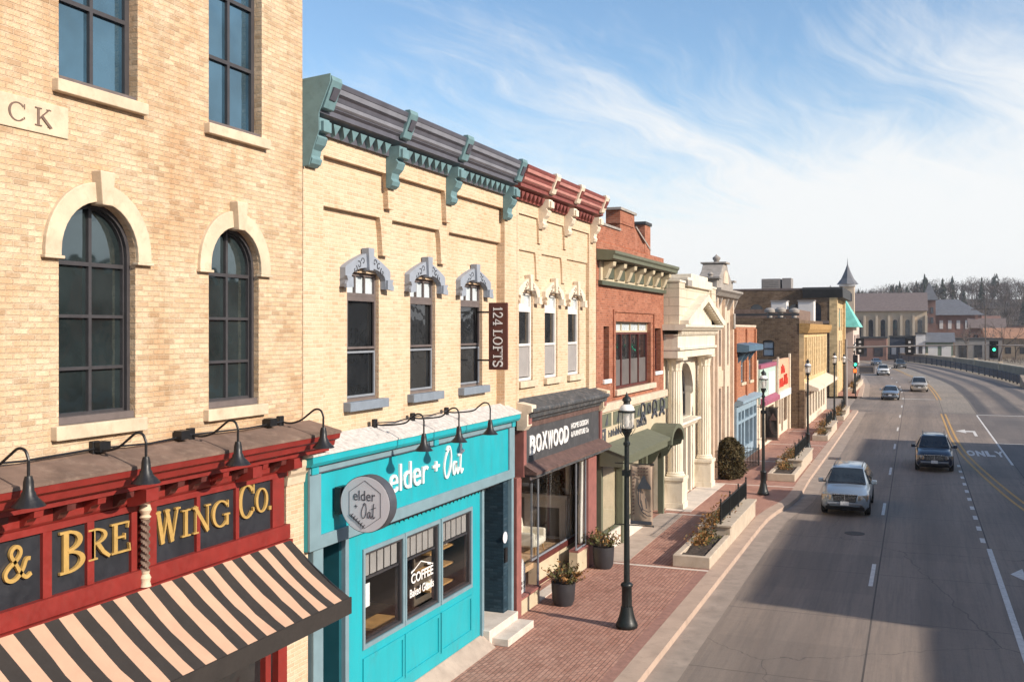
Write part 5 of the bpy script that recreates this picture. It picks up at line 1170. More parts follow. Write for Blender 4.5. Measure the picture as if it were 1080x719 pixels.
dd = MB().prism([rect(37.15, 39.55, .16, 3.3), rect(37.35, 38.25, .5, 2.6), rect(38.45, 39.35, .5, 2.6)], 'x', -.5, -.42).build('double_door', 'green_dark', D); MB().box(-.47, -.46, 37.3, 39.4, .4, 2.7).build('pane', 'glass_sash', dd)
MB().box(-.44, -.4, y0, 31.2, 3.5, 4.8).build('lintel_back', 'green_dark', D)
# ================================================================== E: white terracotta bank
E = thing('bank_building', 'cream white classical bank front with fluted columns, pediment and a tall arched window', 'building', (.2, 44, .1))
XB = .62; e0, e1 = 40.26, 48.4; ac, ah = 44.3, 1.75
MB().prism([rect(e0, e1, .15, 6.3), arch(ac, ah, 3.55, 4.6, 1.4), rect(ac - 1.75, ac + 1.75, .2, 3.1)], 'x', -.5, -.12).build('wall', 'stone_bank', E)
MB().box(-12, -.502, e0, e1, .1, 9.2).build('rear_body', 'stone_tan', E)
f = MB().prism([arch(ac, ah, 3.55, 4.6, 1.4), rect(ac - 1.65, ac - .6, 3.65, 4.55), rect(ac - .5, ac + .5, 3.65, 5.85), rect(ac + .6, ac + 1.65, 3.65, 4.55), [(ac - 1.55, 4.65), (ac - .6, 4.65), (ac - .6, 5.75), (ac - 1.1, 5.5)], [(ac + .6, 4.65), (ac + 1.55, 4.65), (ac + 1.1, 5.5), (ac + .6, 5.75)]], 'x', -.45, -.36).build('arched_window', 'frame_dark', E)
MB().prism(arch(ac, ah - .02, 3.57, 4.6, 1.38), 'x', -.43, -.41).build('pane', 'glass_sash', f)
n = 16; MB().prism([(ac + (ah + .3) * math.cos(PI * i / n), 4.6 + 1.66 * math.sin(PI * i / n)) for i in range(n + 1)] + [(ac - (ah + .002) * math.cos(PI * i / n), 4.6 + 1.402 * math.sin(PI * i / n)) for i in range(n + 1)], 'x', -.119, .0).build('archivolt', 'stone_bank', E)
MB().prism([(-.4, 3.55), (.3, 3.5), (.34, 3.42), (.2, 3.34), (.12, 3.2), (-.4, 3.1)], 'y', ac - 2.0, ac + 2.0).build('door_cornice', 'stone_bank', E)
for y in (ac - 1.75, ac - .75, ac + .45, ac + 1.45): MB().box(-.45, -.05, y, y + .3, .16, 3.1).build('door_pilaster', 'stone_bank', E)
MB().box(-.46, -.42, ac - 1.7, ac + 1.7, .16, 3.1).build('door', 'glass_sash', E)
for yc in (41.2, 47.35):
    cl = MB().lathe([(.31, 1.62), (.315, 2.6), (.30, 4.4), (.265, 5.75)], (.25, yc, 0), 40, .09).build('column', 'stone_bank', E)
    MB().lathe([(.36, 1.45), (.40, 1.48), (.40, 1.53), (.35, 1.56), (.37, 1.6), (.33, 1.64)], (.25, yc, 0), 24).build('column_base', 'stone_bank', cl, smooth=True)
    MB().lathe([(.27, 5.75), (.29, 5.8), (.28, 5.85), (.33, 6.1), (.42, 6.25), (.3, 6.25)], (.25, yc, 0), 20, .12).box(-.18, .68, yc - .43, yc + .43, 6.2, 6.3).build('capital', 'stone_bank', cl)
    pd_ = MB().box(-.2, .68, yc - .46, yc + .46, .15, .4).box(-.17, .64, yc - .43, yc + .43, .4, 1.3).box(-.22, .70, yc - .48, yc + .48, 1.3, 1.452).build('pedestal', 'stone_bank', E, bev=.015)
MB().box(-.12, .56, e0, e1, 6.3, 7.2).build('entablature', 'stone_bank', E); MB().box(-.12, .66, e0 - .02, e1, 6.62, 6.72).build('architrave_band', 'stone_bank', E)
MB().prism([(-.1, 7.66), (.95, 7.66), (.95, 7.56), (.85, 7.48), (.8, 7.42), (-.1, 7.42)], 'y', e0 - .3, e1 + .15).build('cornice_shelf', 'stone_bank', E)
t = MB()
for i in range(34): t.box(.561, .72, e0 + .05 + i * .24, e0 + .17 + i * .24, 7.26, 7.42)
t.box(.0, .60, e0 - .05, e1 + .05, 7.2, 7.26)
t.build('dentil_row', 'stone_bank', E)
pc = (e0 + e1) / 2 + .3; zp = 8.98
MB().prism([(pc - 4.0, 7.665), (pc + 4.0, 7.665), (pc, zp - .35)], 'x', -.05, .62).build('tympanum', 'stone_bank', E)
for s in (-1, 1):
    MB().prism([(pc + s * 4.25, 7.665), (pc + s * 4.25, 7.82), (pc, zp), (pc, zp - .3), (pc + s * 3.7, 7.665)], 'x', -.05, .98).build('raking_cornice', 'stone_bank', E)
    t = MB()
    for i in range(9):
        q = i / 9; yy = pc + s * (3.4 - 3.2 * q); zz = 7.72 + (zp - .40 - 7.72) * q
        t.box(.62, .92, yy - .1, yy + .1, zz - .02, zz + .1)
    t.build('modillion_row', 'stone_bank', E)
MB().box(-2.0, .55, e0 + .02, e1 - .1, 7.662, 9.25).build('attic_wall', 'bank_block', E)
for ya_ in (e0, e1 - 1.2): MB().box(-2.0, .62, ya_, ya_ + 1.1, 7.663, 9.35).build('attic_pier', 'bank_block', E)
MB().box(-.5, .7, e0 + 1.3, e1 - 1.4, 9.25, 9.62).box(-.4, .66, e0 + 2.2, e1 - 2.3, 9.62, 9.8).box(-2, .66, e0 - .03, e0 + 1.14, 9.35, 9.45).box(-2, .66, e1 - 1.24, e1 - .06, 9.35, 9.45).build('parapet_block', 'stone_bank', E, bev=.02)
MB().box(-.6, .72, e0 + 1.2, e0 + 2.1, 9.252, 9.5).build('parapet_cap', 'stone_grey', E)
MB().box(.0, 1.05, e0 + .1, e1 - .1, .1, .175).build('front_step', 'concrete_pale', E)
# ================================================================== F: tan stone hall with ornate gable
Ff = thing('stone_hall', 'narrow tan stone hall with tall windows and an ornate weathered gable', 'building', (.3, 52, .1))
XT = .3; f0, f1 = 48.5, 55.0
wz = [(49.0, 49.45), (50.3, 51.5), (52.4, 52.9), (53.3, 53.75)]
hz = []
for a, b_ in wz: hz += [rect(a, b_, 5.6, 8.2) if b_ - a > .6 else rect(a, b_, 5.6, 7.8), rect(a, b_, 1.3, 4.5)]
MB().prism([rect(f0, f1, .15, 9.4)] + hz, 'x', -.1, XT).build('wall', 'stone_tan', Ff)
MB().box(-14, -.102, f0, f1, .1, 9.3).build('rear_body', 'brick_brown', Ff)
for a, b_ in wz:
    for z0_, z1_ in ((5.6, 8.2 if b_ - a > .6 else 7.8), (1.3, 4.5)): window(Ff, a, b_, z0_, z1_, XT - .2, 'frame_brown', 'glass_sash', (1, 1) if b_ - a > .6 else (1,), (2, 1), .06, .05, .1)
for y in (48.55, 49.65, 51.7, 52.0, 54.2): MB().box(XT, XT + .16, y, y + .3, .16, 9.0).build('pilaster', 'stone_tan', Ff)
MB().box(XT + .001, XT + .1, 50.2, 51.6, 4.6, 5.4).build('carved_panel', 'stone', Ff)
MB().prism([(-.1, 9.45), (.85, 9.45), (.85, 9.35), (.72, 9.25), (.6, 9.1), (.3, 9.0), (-.1, 9.0)], 'y', f0 - .05, f1 + .1).build('cornice', 'stone_grey', Ff)
for y in (48.6, 50.0, 51.8, 53.2, 54.5): MB().prism([(.3, 9.0), (.62, 9.0), (.55, 8.8), (.42, 8.5), (.3, 8.45)], 'y', y, y + .3).build('console', 'stone_grey', Ff)
MB().box(XT + .161, XT + .24, 54.15, 54.55, 7.5, 8.3).build('carved_boss', 'stone_grey', Ff, bev=.05)
gb = MB().prism([(49.6, 9.45), (54.2, 9.45), (54.2, 9.931), (53.7, 10.005), (52.8, 10.412), (52.45, 10.745), (52.2, 10.782), (51.6, 10.782), (51.35, 10.745), (51.0, 10.412), (50.1, 10.005), (49.6, 9.931)], 'x', -.6, .45).build('ornate_gable', 'stone_grey', Ff, bev=.03)
MB().box(-.7, .6, 49.4, 50.1, 9.931, 10.020).box(-.7, .6, 53.7, 54.4, 9.931, 10.020).box(-.7, .58, 51.3, 52.5, 10.782, 10.863).build('gable_cap', 'stone_grey', gb)
MB().lathe([(.22, 10.863), (.12, 10.930), (.2, 11.041), (.2, 11.115), (.06, 11.226), (0, 11.300)], (0, 51.9, 0), 12).build('finial', 'stone_grey', gb, smooth=True)
for y in (49.75, 53.95): MB().lathe([(.16, 10.020), (.1, 10.079), (.16, 10.168), (.05, 10.264), (0, 10.301)], (0.1, y, 0), 10).build('finial', 'stone_grey', gb, smooth=True)
MB().prism([(51.2, 9.783), (52.6, 9.783), (52.4, 10.301), (51.9, 10.449), (51.4, 10.301)], 'x', .451, .5).build('gable_panel', 'stone_tan', gb)
# ================================================================== G: small orange brick shop with blue front
G = thing('orange_brick_shop', 'two storey orange brick shop with slate blue canopy and blue grey shopfront', 'shop', (.4, 59, .1))
XG = .4; g0, g1 = 55.05, 62.8
gw = [(57.2, 58.4), (60.2, 61.3)]
MB().prism([rect(g0, g1, 3.5, 7.6)] + [rect(a, b_, 4.5, 6.3) for a, b_ in gw] , 'x', -.1, XG).build('wall', 'brick_orange', G)
MB().box(-13, -.102, g0, g1, .1, 7.4).build('rear_body', 'brick_orange', G)
for a, b_ in gw: window(G, a, b_, 4.5, 6.3, XG - .12, 'blue_store', 'glass_sash', (1,), (1, 1), .08, .06, .1); sill(G, a - .15, b_ + .15, 4.5, .2, XG + .1, .16, 'stone')
for y in (g0 + .02, 58.8, 62.2): MB().box(XG, XG + .1, y, y + .4, 3.6, 7.5).build('pilaster', 'brick_orange', G)
MB().prism([(XG, 6.72), (1.15, 6.60), (1.15, 6.3), (1.05, 6.24), (XG, 6.24)], 'y', g0 + .1, 60.6).build('canopy', 'blue_can', G)
for y in (56.0, 57.6, 59.3): MB().prism([(XG, 6.24), (.95, 6.24), (.8, 6.1), (.6, 5.8), (XG, 5.6)], 'y', y, y + .14).build('canopy_bracket', 'blue_can', G)
MB().box(-.1, XG + .03, g0, g1, 7.601, 7.72).build('parapet_coping', 'stone_tan', G)
MB().prism([(.3, 3.75), (.85, 3.6), (.85, 3.45), (.7, 3.35), (.3, 3.3)], 'y', g0 + .05, g1).build('shopfront_cornice', 'blue_store', G)
f = MB().prism([rect(g0 + .05, g1 - .1, .15, 3.3), rect(55.7, 56.5, .9, 2.3), rect(56.8, 57.6, .3, 2.3), rect(58.0, 59.4, .9, 2.3), rect(59.6, 60.9, .9, 2.3), rect(61.2, 62.3, .3, 2.3)] + [rect(a, b_, 2.45, 2.95) for a, b_ in ((55.7, 56.5), (56.8, 57.6), (58.0, 59.4), (59.6, 60.9), (61.2, 62.3))], 'x', .1, XG + .1).build('shopfront', 'blue_store', G)
MB().box(.15, .2, g0 + .2, g1 - .3, .2, 3.1).build('shop_window', 'glass_sash', f)
MB().box(.3, .55, 62.45, 62.79, .15, 5.6).build('end_pier', 'cor_cream', G)
# ================================================================== H and I: low shops
H = thing('mint_shop', 'low mint green shop with a white sign panel and a narrow magenta awning', 'shop', (.6, 66.5, .1))
XH = .65; h0, h1 = 62.85, 70.3
MB().box(-12, XH - .1, h0, h1, .1, 4.7).build('rear_body', 'brick_brown', H)
MB().box(XH - .3, XH, h0, h1, 2.9, 5.05).build('sign_front', 'mint', H); MB().box(XH - .3, XH + .06, h0, h1, 5.05, 5.3).build('coping', 'magenta', H)
MB().box(-4, XH - .31, h0, h1, 4.702, 5.2).build('roof_edge', 'roof_dark', H)
MB().prism([(XH, 3.25), (XH + .3, 3.05), (XH + .3, 2.8), (XH, 2.9)], 'y', h0 + .2, h1 - .1).build('awning', 'magenta', H)
MB().box(XH + .001, XH + .04, 66.6, 69.6, 3.3, 4.7).build('sign_panel', 'white', H)
MB().prism([(65.2 + (.45 if k % 2 == 0 else .18) * math.sin(k * PI / 5), 4.3 + (.45 if k % 2 == 0 else .18) * math.cos(k * PI / 5)) for k in range(10)], 'x', XH + .001, XH + .05).build('star_emblem', 'sign_ink', H)
f = MB().prism([rect(h0, h1, .15, 2.9), rect(h0 + .5, h0 + 2.2, .8, 2.5), rect(h0 + 2.6, h0 + 3.6, .3, 2.5), rect(h0 + 4.2, h1 - .5, .8, 2.5)], 'x', XH - .2, XH - .05).build('shopfront', 'cor_cream', H); MB().box(XH - .16, XH - .12, h0 + .2, h1 - .2, .3, 2.8).build('shop_window', 'glass_sash', f)
I_ = thing('red_lettered_shop', 'low cream shop whose orange board carries two rows of big red letters', 'shop', (.7, 74, .1))
XI = .72; i0, i1 = 70.35, 77.6
MB().box(-12, XI - .1, i0, i1, .1, 4.8).build('rear_body', 'brick_brown', I_); MB().box(-4, XI - .31, i0, i1, 4.802, 5.25).build('roof_edge', 'roof_dark', I_)
MB().box(XI - .3, XI, i0, i1, 2.95, 5.4).build('sign_front', 'orange_sign', I_); MB().box(XI, XI + .12, i0, i0 + .3, .15, 5.6).box(XI, XI + .12, i1 - .5, i1, .15, 5.7).build('end_pier', 'cor_cream', I_)
L5 = thing('red_shop_letters', 'two rows of big red letters on the orange shop board', 'sign', (.72, 74, 3.4))
t = MB(); worn_word(Pen(t, (XI + .001, 0, 0), YV, ZV, .06), 72.6, 4.4, 2.0, .66, 3, .15); t.build('lettering', 'red_letters', L5)
t = MB(); p = Pen(t, (XI + .001, 0, 0), YV, ZV, .06); worn_word(p, 70.9, 3.48, 2.9, .75, 4, .16); worn_word(p, 74.2, 3.55, 2.2, .75, 3, .16); t.build('lettering', 'red_letters', L5)
MB().box(XI + .001, XI + .2, i0 + .3, i1 - .5, 2.75, 3.2).build('white_band', 'white', I_)
f = MB().prism([rect(i0, i1, .15, 2.95), rect(i0 + .5, i0 + 2.6, .9, 2.6), rect(i0 + 2.9, i0 + 3.9, .3, 2.6), rect(i0 + 4.2, i1 - .8, .9, 2.6)], 'x', XI - .2, XI - .05).build('shopfront', 'cor_cream', I_); MB().box(XI - .16, XI - .12, i0 + .2, i1 - .6, .3, 2.8).build('shop_window', 'glass_sash', f)
# ================================================================== J: rough brown brick building with yellow stone front
J = thing('yellow_stone_building', 'building with rough brown side wall and a yellow stone front of narrow ribs', 'building', (1.7, 88, .1))
XJ = 1.78; j0, j1 = 77.7, 98.6
MB().prism([[(-18, .1), (XJ - .35, .1), (XJ - .35, 8.3), (-18, 8.5)], [(-1.25, 5.45), (-.38, 5.45), (-.38, 6.55), (-.6, 6.68), (-1.03, 6.68), (-1.25, 6.55)]], 'y', j0, j0 + .4).build('side_wall', 'brick_brown', J)
MB().box(-18, XJ - .36, j0 + .401, j1, .1, 8.2).build('rear_body', 'brick_brown', J)
f = MB().prism([[(-1.25, 5.45), (-.38, 5.45), (-.38, 6.55), (-.6, 6.68), (-1.03, 6.68), (-1.25, 6.55)], [(-1.15, 5.55), (-.48, 5.55), (-.48, 6.0), (-1.15, 6.0)], [(-1.15, 6.08), (-.48, 6.08), (-.48, 6.52), (-1.15, 6.52)]], 'y', j0 + .1, j0 + .2).build('window', 'frame_dark', J); MB().box(-1.2, -.42, j0 + .2, j0 + .21, 5.5, 6.6).build('pane', 'transom', f)
MB().box(-18, XJ - .36, j0 - .05, j0 + .3, 8.505, 8.66).build('parapet_coping', 'roof_dark', J)
MB().box(-18, XJ - 1.2, j0 + 6, j1 - .2, 8.21, 9.1).build('roof_plant_room', 'ledge_brown', J)
MB().box(XJ - .35, XJ + .03, j0 - .02, j0 + 1.2, .1, 3.0).build('corner_pier', 'brick_brown', J)
MB().box(XJ - .35, XJ, j0, j1, 3.0, 7.9).build('wall', 'brick_yellow', J)
t = MB()
for i in range(12):
    yy = j0 + .3 + i * 1.55; t.box(XJ, XJ + .2, yy, yy + .9, 3.9, 6.9)
t.build('stone_rib', 'brick_yellow', J)
t = MB()
for i in range(12):
    yy = j0 + 1.25 + i * 1.55; t.box(XJ + .001, XJ + .03, yy, yy + .55, 3.9, 6.9)
t.build('window_slot', 'brick_panel', J)
MB().prism([(XJ - .35, 7.95), (XJ + .45, 7.9), (XJ + .4, 7.5), (XJ + .25, 7.2), (XJ - .35, 7.2)], 'y', j0 - .03, j1 + .1).build('bracketed_cornice', 'brick_panel', J)
MB().prism([(XJ, 3.5), (XJ + 1.0, 3.1), (XJ + 1.0, 2.9), (XJ, 2.9)], 'y', j0 + .5, j1 - .4).build('pent_canopy', 'cor_cream', J)
f = MB().prism([rect(j0 + 1.2, j1, .1, 3.0)] + [rect(a, a + 1.7, .7, 2.7) for a in (79.5, 82, 84.5, 87, 89.5, 92, 94.5)], 'x', XJ - .35, XJ - .02).build('shopfront', 'cor_cream', J); MB().box(XJ - .25, XJ - .2, j0 + 1.3, j1 - .3, .5, 2.8).build('shop_window', 'glass_sash', f)
for k, (x, y) in enumerate(((-.2, 80), (.5, 83), (-1.2, 81.5))):
    ac_ = thing('roof_ventilator', ['squat grey metal ventilator nearest the edge of the brown roof', 'grey roof ventilator just above the yellow stone cornice', 'small roof ventilator farther back on the brown roof'][k], 'roof vent', (x, y, 8.2)); MB().lathe([(.2, 8.2), (.2, 8.8), (.4, 8.82), (.42, 9.0), (.25, 9.15), (0, 9.2)], (x, y, 0), 14).build('vent_hood', 'stone_grey', ac_, smooth=True); MB().box(x - .35, x + .35, y - .35, y + .35, 8.2, 8.4).build('vent_curb', 'roof_dark', ac_)
# ================================================================== K and the far town
K_ = thing('corner_building', 'tall brown building with black overhanging cornice and yellow stone front across the side street', 'building', (1.1, 124, .1))
XK = 1.15; k0, k1 = 117.0, 131.5
MB().prism([[(-26, .1), (XK - .5, .1), (XK - .5, 11.9), (-26, 11.9)], arch(-3.1, .75, 9.0, 9.6), arch(-7.3, .75, 9.0, 9.6), arch(-.75, .5, 3.2, 5.0), arch(-.75, .5, 8.2, 9.9)], 'y', k0, k0 + .4).build('side_wall', 'brick_brown', K_)
MB().box(-26, XK - .51, k0 + .401, k1, .1, 11.8).build('rear_body', 'brick_brown', K_)
MB().box(XK - .52, XK, k0 - .05, k1, .1, 11.5).build('wall', 'brick_yellow', K_)
for xc, z0, zs, hw in ((-3.1, 9.0, 9.6, .75), (-7.3, 9.0, 9.6, .75), (-.75, 3.2, 5.0, .5), (-.75, 8.2, 9.9, .5)):
    MB().prism(arch(xc, hw, z0, zs), 'y', k0 + .2, k0 + .25).build('arched_window', 'glass_far', K_)
MB().prism([(k0 - .6, 12.15), (k0 - .6, 11.9), (k0 - .2, 11.2), (k0 - .05, 11.0), (k1, 11.0), (k1, 12.15)], 'x', -2.2, XK + .9).build('black_cornice', 'roof_dark', K_)
MB().box(-26, -2.21, k0 - .05, k0 + .35, 11.9, 12.1).build('parapet_coping', 'roof_brown', K_)
t = MB(); 
for y in (k0 + 1.5, k0 + 4.5, k0 + 7.5, k0 + 10.5): t.box(XK + .001, XK + .02, y, y + 1.2, 3.8, 6.2).box(XK + .001, XK + .02, y, y + 1.2, 7.4, 10.0)
t.build('front_window', 'glass_far', K_)
MB().box(XK, XK + .3, k0 - .05, k0 + 1.0, .1, 11).box(XK, XK + .3, k1 - 1, k1, .1, 11).build('end_pilaster', 'brick_yellow', K_)
MB().box(-26, XK - .6, k0 - .3, k0 - .01, 8.15, 8.45).build('belt_course', 'roof_brown', K_)
ga = thing('roof_air_handler', 'pair of grey louvred air handlers standing on the tall brown building roof', 'air handler', (-5.3, 121, 11.8))
MB().box(-7.0, -4.9, 119, 121, 11.8, 13.3).build('unit_casing', 'far_grey', ga); MB().box(-4.7, -3.7, 119, 121, 11.8, 13.35).build('unit_casing', 'far_grey', ga)
for i in range(6): MB().box(-6.9, -5.0, 118.97, 119.0, 12.0 + i * .2, 12.1 + i * .2).build('louvre', 'stone_grey', ga)
for nm, x, z, lb in (('vent', 0.4, 8.9, 'white boxed vent on the low roof edge beside the black cornice'), ('vent', -3.3, 8.9, 'white boxed vent in the middle of the low brown roof')):
    pass
for x, z, lb in ((-2.2, 9.15, 'boxy pale roof vent in front of the tall brown side wall'), (.2, 9.15, 'boxy pale roof vent nearest the yellow stone cornice')):
    v_ = thing('roof_vent_box', lb, 'roof vent', (x, 96, 8.2)); MB().box(x - .7, x + .7, 95.5, 97, 8.2, z + .9).build('vent_casing', 'far_white', v_, bev=.05); MB().box(x - .75, x + .75, 95.4, 97.05, z + .9, z + 1.0).build('vent_lid', 'far_grey', v_)
# copper roofed corner house
Lh = thing('copper_roofed_building', 'pinkish building with a steep green copper roof beyond the black cornice', 'building', (0, 142, .1))
MB().box(-9, 2.2, 134, 149, .1, 8.0).build('wall', 'pinkish', Lh)
MB().add([(-2.6, 133.4, 7.8), (3.0, 133.4, 7.8), (3.0, 142, 7.8), (-2.6, 142, 7.8), (.6, 137, 12.2), (.6, 138, 12.2)], [(0, 1, 4), (1, 2, 5, 4), (2, 3, 5), (3, 0, 4, 5), (3, 2, 1, 0)]).build('roof', 'copper', Lh)
t = MB()
for y in (136, 139.5, 143, 146): t.box(2.201, 2.24, y, y + 1.2, 4.8, 6.8).box(2.201, 2.24, y, y + 1.6, .8, 3.0)
t.build('front_window', 'glass_far', Lh)
MB().box(-8, -2.5, 133.96, 133.99, 4.2, 7.4).build('side_board', 'far_navy', Lh)
def far_building(name, lb, cat, x0, x1, y0, y1, h, m, roof='flat', rm='roof_dark', rh=2, wins=None, wm='glass_far', zb=0.0):
    t = thing(name, lb, cat, ((x0 + x1) / 2, y0, zb))
    MB().box(x0, x1, y0, y1, zb - .2, zb + h).build('wall', m, t)
    if roof == 'flat': MB().box(x0 - .2, x1 + .2, y0 - .2, y1 + .2, zb + h, zb + h + .4).build('roof', rm, t)
    elif roof == 'gable':   # ridge along x
        ym = (y0 + y1) / 2; MB().prism([(y0 - .6, zb + h - .2), (y1 + .6, zb + h - .2), (ym, zb + h + rh)], 'x', x0 - .5, x1 + .5).build('roof', rm, t)
    elif roof == 'hip':
        ym = (y0 + y1) / 2; e = min((x1 - x0) * .3, 8); MB().add([(x0 - .6, y0 - .6, zb + h), (x1 + .6, y0 - .6, zb + h), (x1 + .6, y1 + .6, zb + h), (x0 - .6, y1 + .6, zb + h), (x0 + e, ym, zb + h + rh), (x1 - e, ym, zb + h + rh)], [(0, 1, 5, 4), (1, 2, 5), (2, 3, 4, 5), (3, 0, 4), (3, 2, 1, 0)]).build('roof', rm, t)
    if wins:
        n, za, zc, w_ = wins; 
        for i in range(n):
            xc = x0 + (i + .5) * (x1 - x0) / n; MB().box(xc - w_ / 2, xc + w_ / 2, y0 - .06, y0 - .01, zb + za, zb + zc).build('window', wm, t)
    return t
# church
CH = far_building('stone_church', 'long cream stone church with a big brown roof and pointed bell spire', 'church', -12, 12.3, 283, 306, 12.6, 'cream_church')
for o in list(CH.children):
    if o.name.startswith('roof'): bpy.data.objects.remove(o)
MB().prism([(282, 12.4), (307, 12.4), (294.5, 17.5)], 'x', -12.5, 12.5).build('roof', 'roof_brown', CH)
for i in range(8):
    xc = -10.4 + i * 3.0; w_ = MB().prism(arch(xc, .55, 5.4, 9.6), 'y', 282.9, 282.98).build('window', 'glass_far', CH)
    MB().box(xc + 1.2, xc + 1.8, 282.2, 283, .1, 11.2).build('buttress', 'cream_church', CH)
sx, sy = -6.3, 245
SP = thing('church_spire', 'slender grey church spire on a pale belfry rising behind the black cornice', 'church tower', (sx, sy, .1))
SPX = -5.0
MB().box(SPX - 1.5, SPX + 1.5, sy - 1.5, sy + 1.5, .1, 17.4).build('tower', 'cream_church', SP); MB().box(SPX - 1.75, SPX + 1.75, sy - 1.75, sy + 1.75, 17.4, 17.9).build('belfry_cornice', 'far_white', SP)
MB().lathe([(2.4, 17.9), (1.4, 19.2), (.6, 21.0), (.12, 22.4), (.05, 23.4), (0, 24.2)], (SPX, sy, 0), 8).build('spire_roof', 'roof_slate', SP)
for q in (-.7, .7): MB().prism(arch(SPX + q, .35, 14.0, 15.6), 'y', sy - 1.56, sy - 1.51).build('belfry_opening', 'glass_far', SP)
# brick school with a square tower
SC = thing('tower_building', 'dark brick building with pyramid roofed square tower far down the road', 'building', (14, 340, .1))
MB().box(11.8, 15.2, 332, 336, .1, 16.5).build('tower', 'far_brick', SC)
MB().add([(11.1, 331.3, 16.5), (15.9, 331.3, 16.5), (15.9, 336.7, 16.5), (11.1, 336.7, 16.5), (13.5, 334, 22.0)], [(0, 1, 4), (1, 2, 4), (2, 3, 4), (3, 0, 4), (3, 2, 1, 0)]).build('tower_roof', 'roof_slate', SC)
MB().box(9, 28, 338, 356, .1, 12.0).build('wall', 'far_brick', SC)
MB().add([(8, 337, 12), (29, 337, 12), (29, 357, 12), (8, 357, 12), (12, 347, 17), (22, 347, 17)], [(0, 1, 5, 4), (1, 2, 5), (2, 3, 4, 5), (3, 0, 4), (3, 2, 1, 0)]).build('roof', 'roof_slate', SC)
for i in range(5): MB().box(16.4 + i * 2.4, 17.4 + i * 2.4, 337.9, 337.98, 7.8, 10.4).build('window', 'far_white', SC)
for z in (9.5, 12.5): 
    for x in (12.4, 13.8): MB().box(x, x + .8, 331.9, 331.98, z, z + 1.8).build('window', 'glass_far', SC)
# low shops and river bank buildings in front of them
far_building('low_brick_building', 'low dull red brick building in front of the church', 'building', -8, 3, 262, 272, 5.4, 'far_brick', wins=(3, 1, 3.4, 2))
far_building('navy_building', 'dark navy building between signals in front of the church', 'building', 3.4, 9.4, 276, 281, 5.6, 'far_navy', wins=(3, 1.2, 3, 1.1), wm='far_white')
far_building('white_building', 'narrow white building beside the dark navy one', 'building', 9.6, 11.8, 274, 280, 6.4, 'far_white', wins=(1, 1.5, 3.5, .9))
far_building('green_building', 'small green gabled building with a white shopfront at the end of the bridge', 'building', 12, 18.2, 274, 284, 4.6, 'far_green', 'gable', 'roof_slate', 2.2, (2, .6, 3.4, 2.2), 'far_white')
far_building('grey_garage', 'low grey garage with big dark doors right of the green building', 'building', 19, 30, 286, 296, 5.0, 'far_grey', wins=(3, .4, 3.6, 1.8))
far_building('orange_roofed_building', 'long tan riverside building with a dull orange roof', 'building', 27, 58, 296, 312, 5.4, 'far_tan', 'gable', 'far_orange', 2.6, (9, 1.2, 3.0, 1.4))
far_building('red_factory', 'long low red brick building across the river under the woods', 'building', 36, 75, 420, 440, 9.0, 'far_brick', wins=(10, 4, 6.5, 1.6))
far_building('tan_warehouse', 'wide tan warehouse beyond the bare riverside trees', 'building', 60, 92, 306, 320, 4.2, 'far_tan', wins=(7, 1, 2.6, 1.6))
far_building('grey_roofed_house', 'grey roofed low house between church and square tower', 'building', -2, 8.5, 350, 360, 13.5, 'far_brick', 'gable', 'roof_slate', 4)
far_building('red_house', 'small red house just right of the square tower building', 'building', 29.5, 34, 350, 358, 9.5, 'far_brick', 'gable', 'far_brick', 2.4, (2, 5, 7, 1))
for a in (('hillside_house', 'brown gabled house low on the far wooded slope above the red factory', 40, 50, 452, 460, 7, 'far_brick', 'roof_brown'), ('hillside_house', 'pale gabled house on the far slope right of the brown one', 62, 71, 458, 466, 7.5, 'far_white', 'roof_slate'), ('hillside_house', 'tan house on the far slope at the right picture edge', 84, 96, 448, 456, 8, 'far_tan', 'roof_brown'), ('riverside_shed', 'low rusty roofed shed beside the tan riverside wall', 59, 70, 286, 294, 3.4, 'far_orange', 'far_orange'), ('riverside_house', 'small dull green house between bare riverside trees', 72, 80, 276, 284, 4.4, 'far_green', 'roof_brown'), ('riverside_house', 'small brown brick house behind the grey garage', 24, 33, 318, 326, 8.2, 'far_brick', 'roof_brown')):
    hb = far_building(a[0], a[1], 'house' if 'house' in a[0] else 'shed', a[2], a[3], a[4], a[5], a[6], a[7], 'gable', a[8], 2.6, (3, a[6] * .45, a[6] * .75, 1.0)); MB().box(a[2] + 1.5, a[2] + 2.3, a[4] + 3.6, a[4] + 4.4, a[6], a[6] + 3.6).build('chimney', 'far_brick', hb)
# parked cars on the far bank deck : small, seen from the side
deck = thing('parking_deck', 'pale concrete parking deck above the orange roofed building', 'parking deck', (45, 335, .1))
MB().box(30, 62, 330, 348, .0, 5.6).build('deck_wall', 'far_tan', deck); MB().box(30, 62, 329.7, 348, 5.6, 5.8).build('deck_slab', 'far_grey', deck)
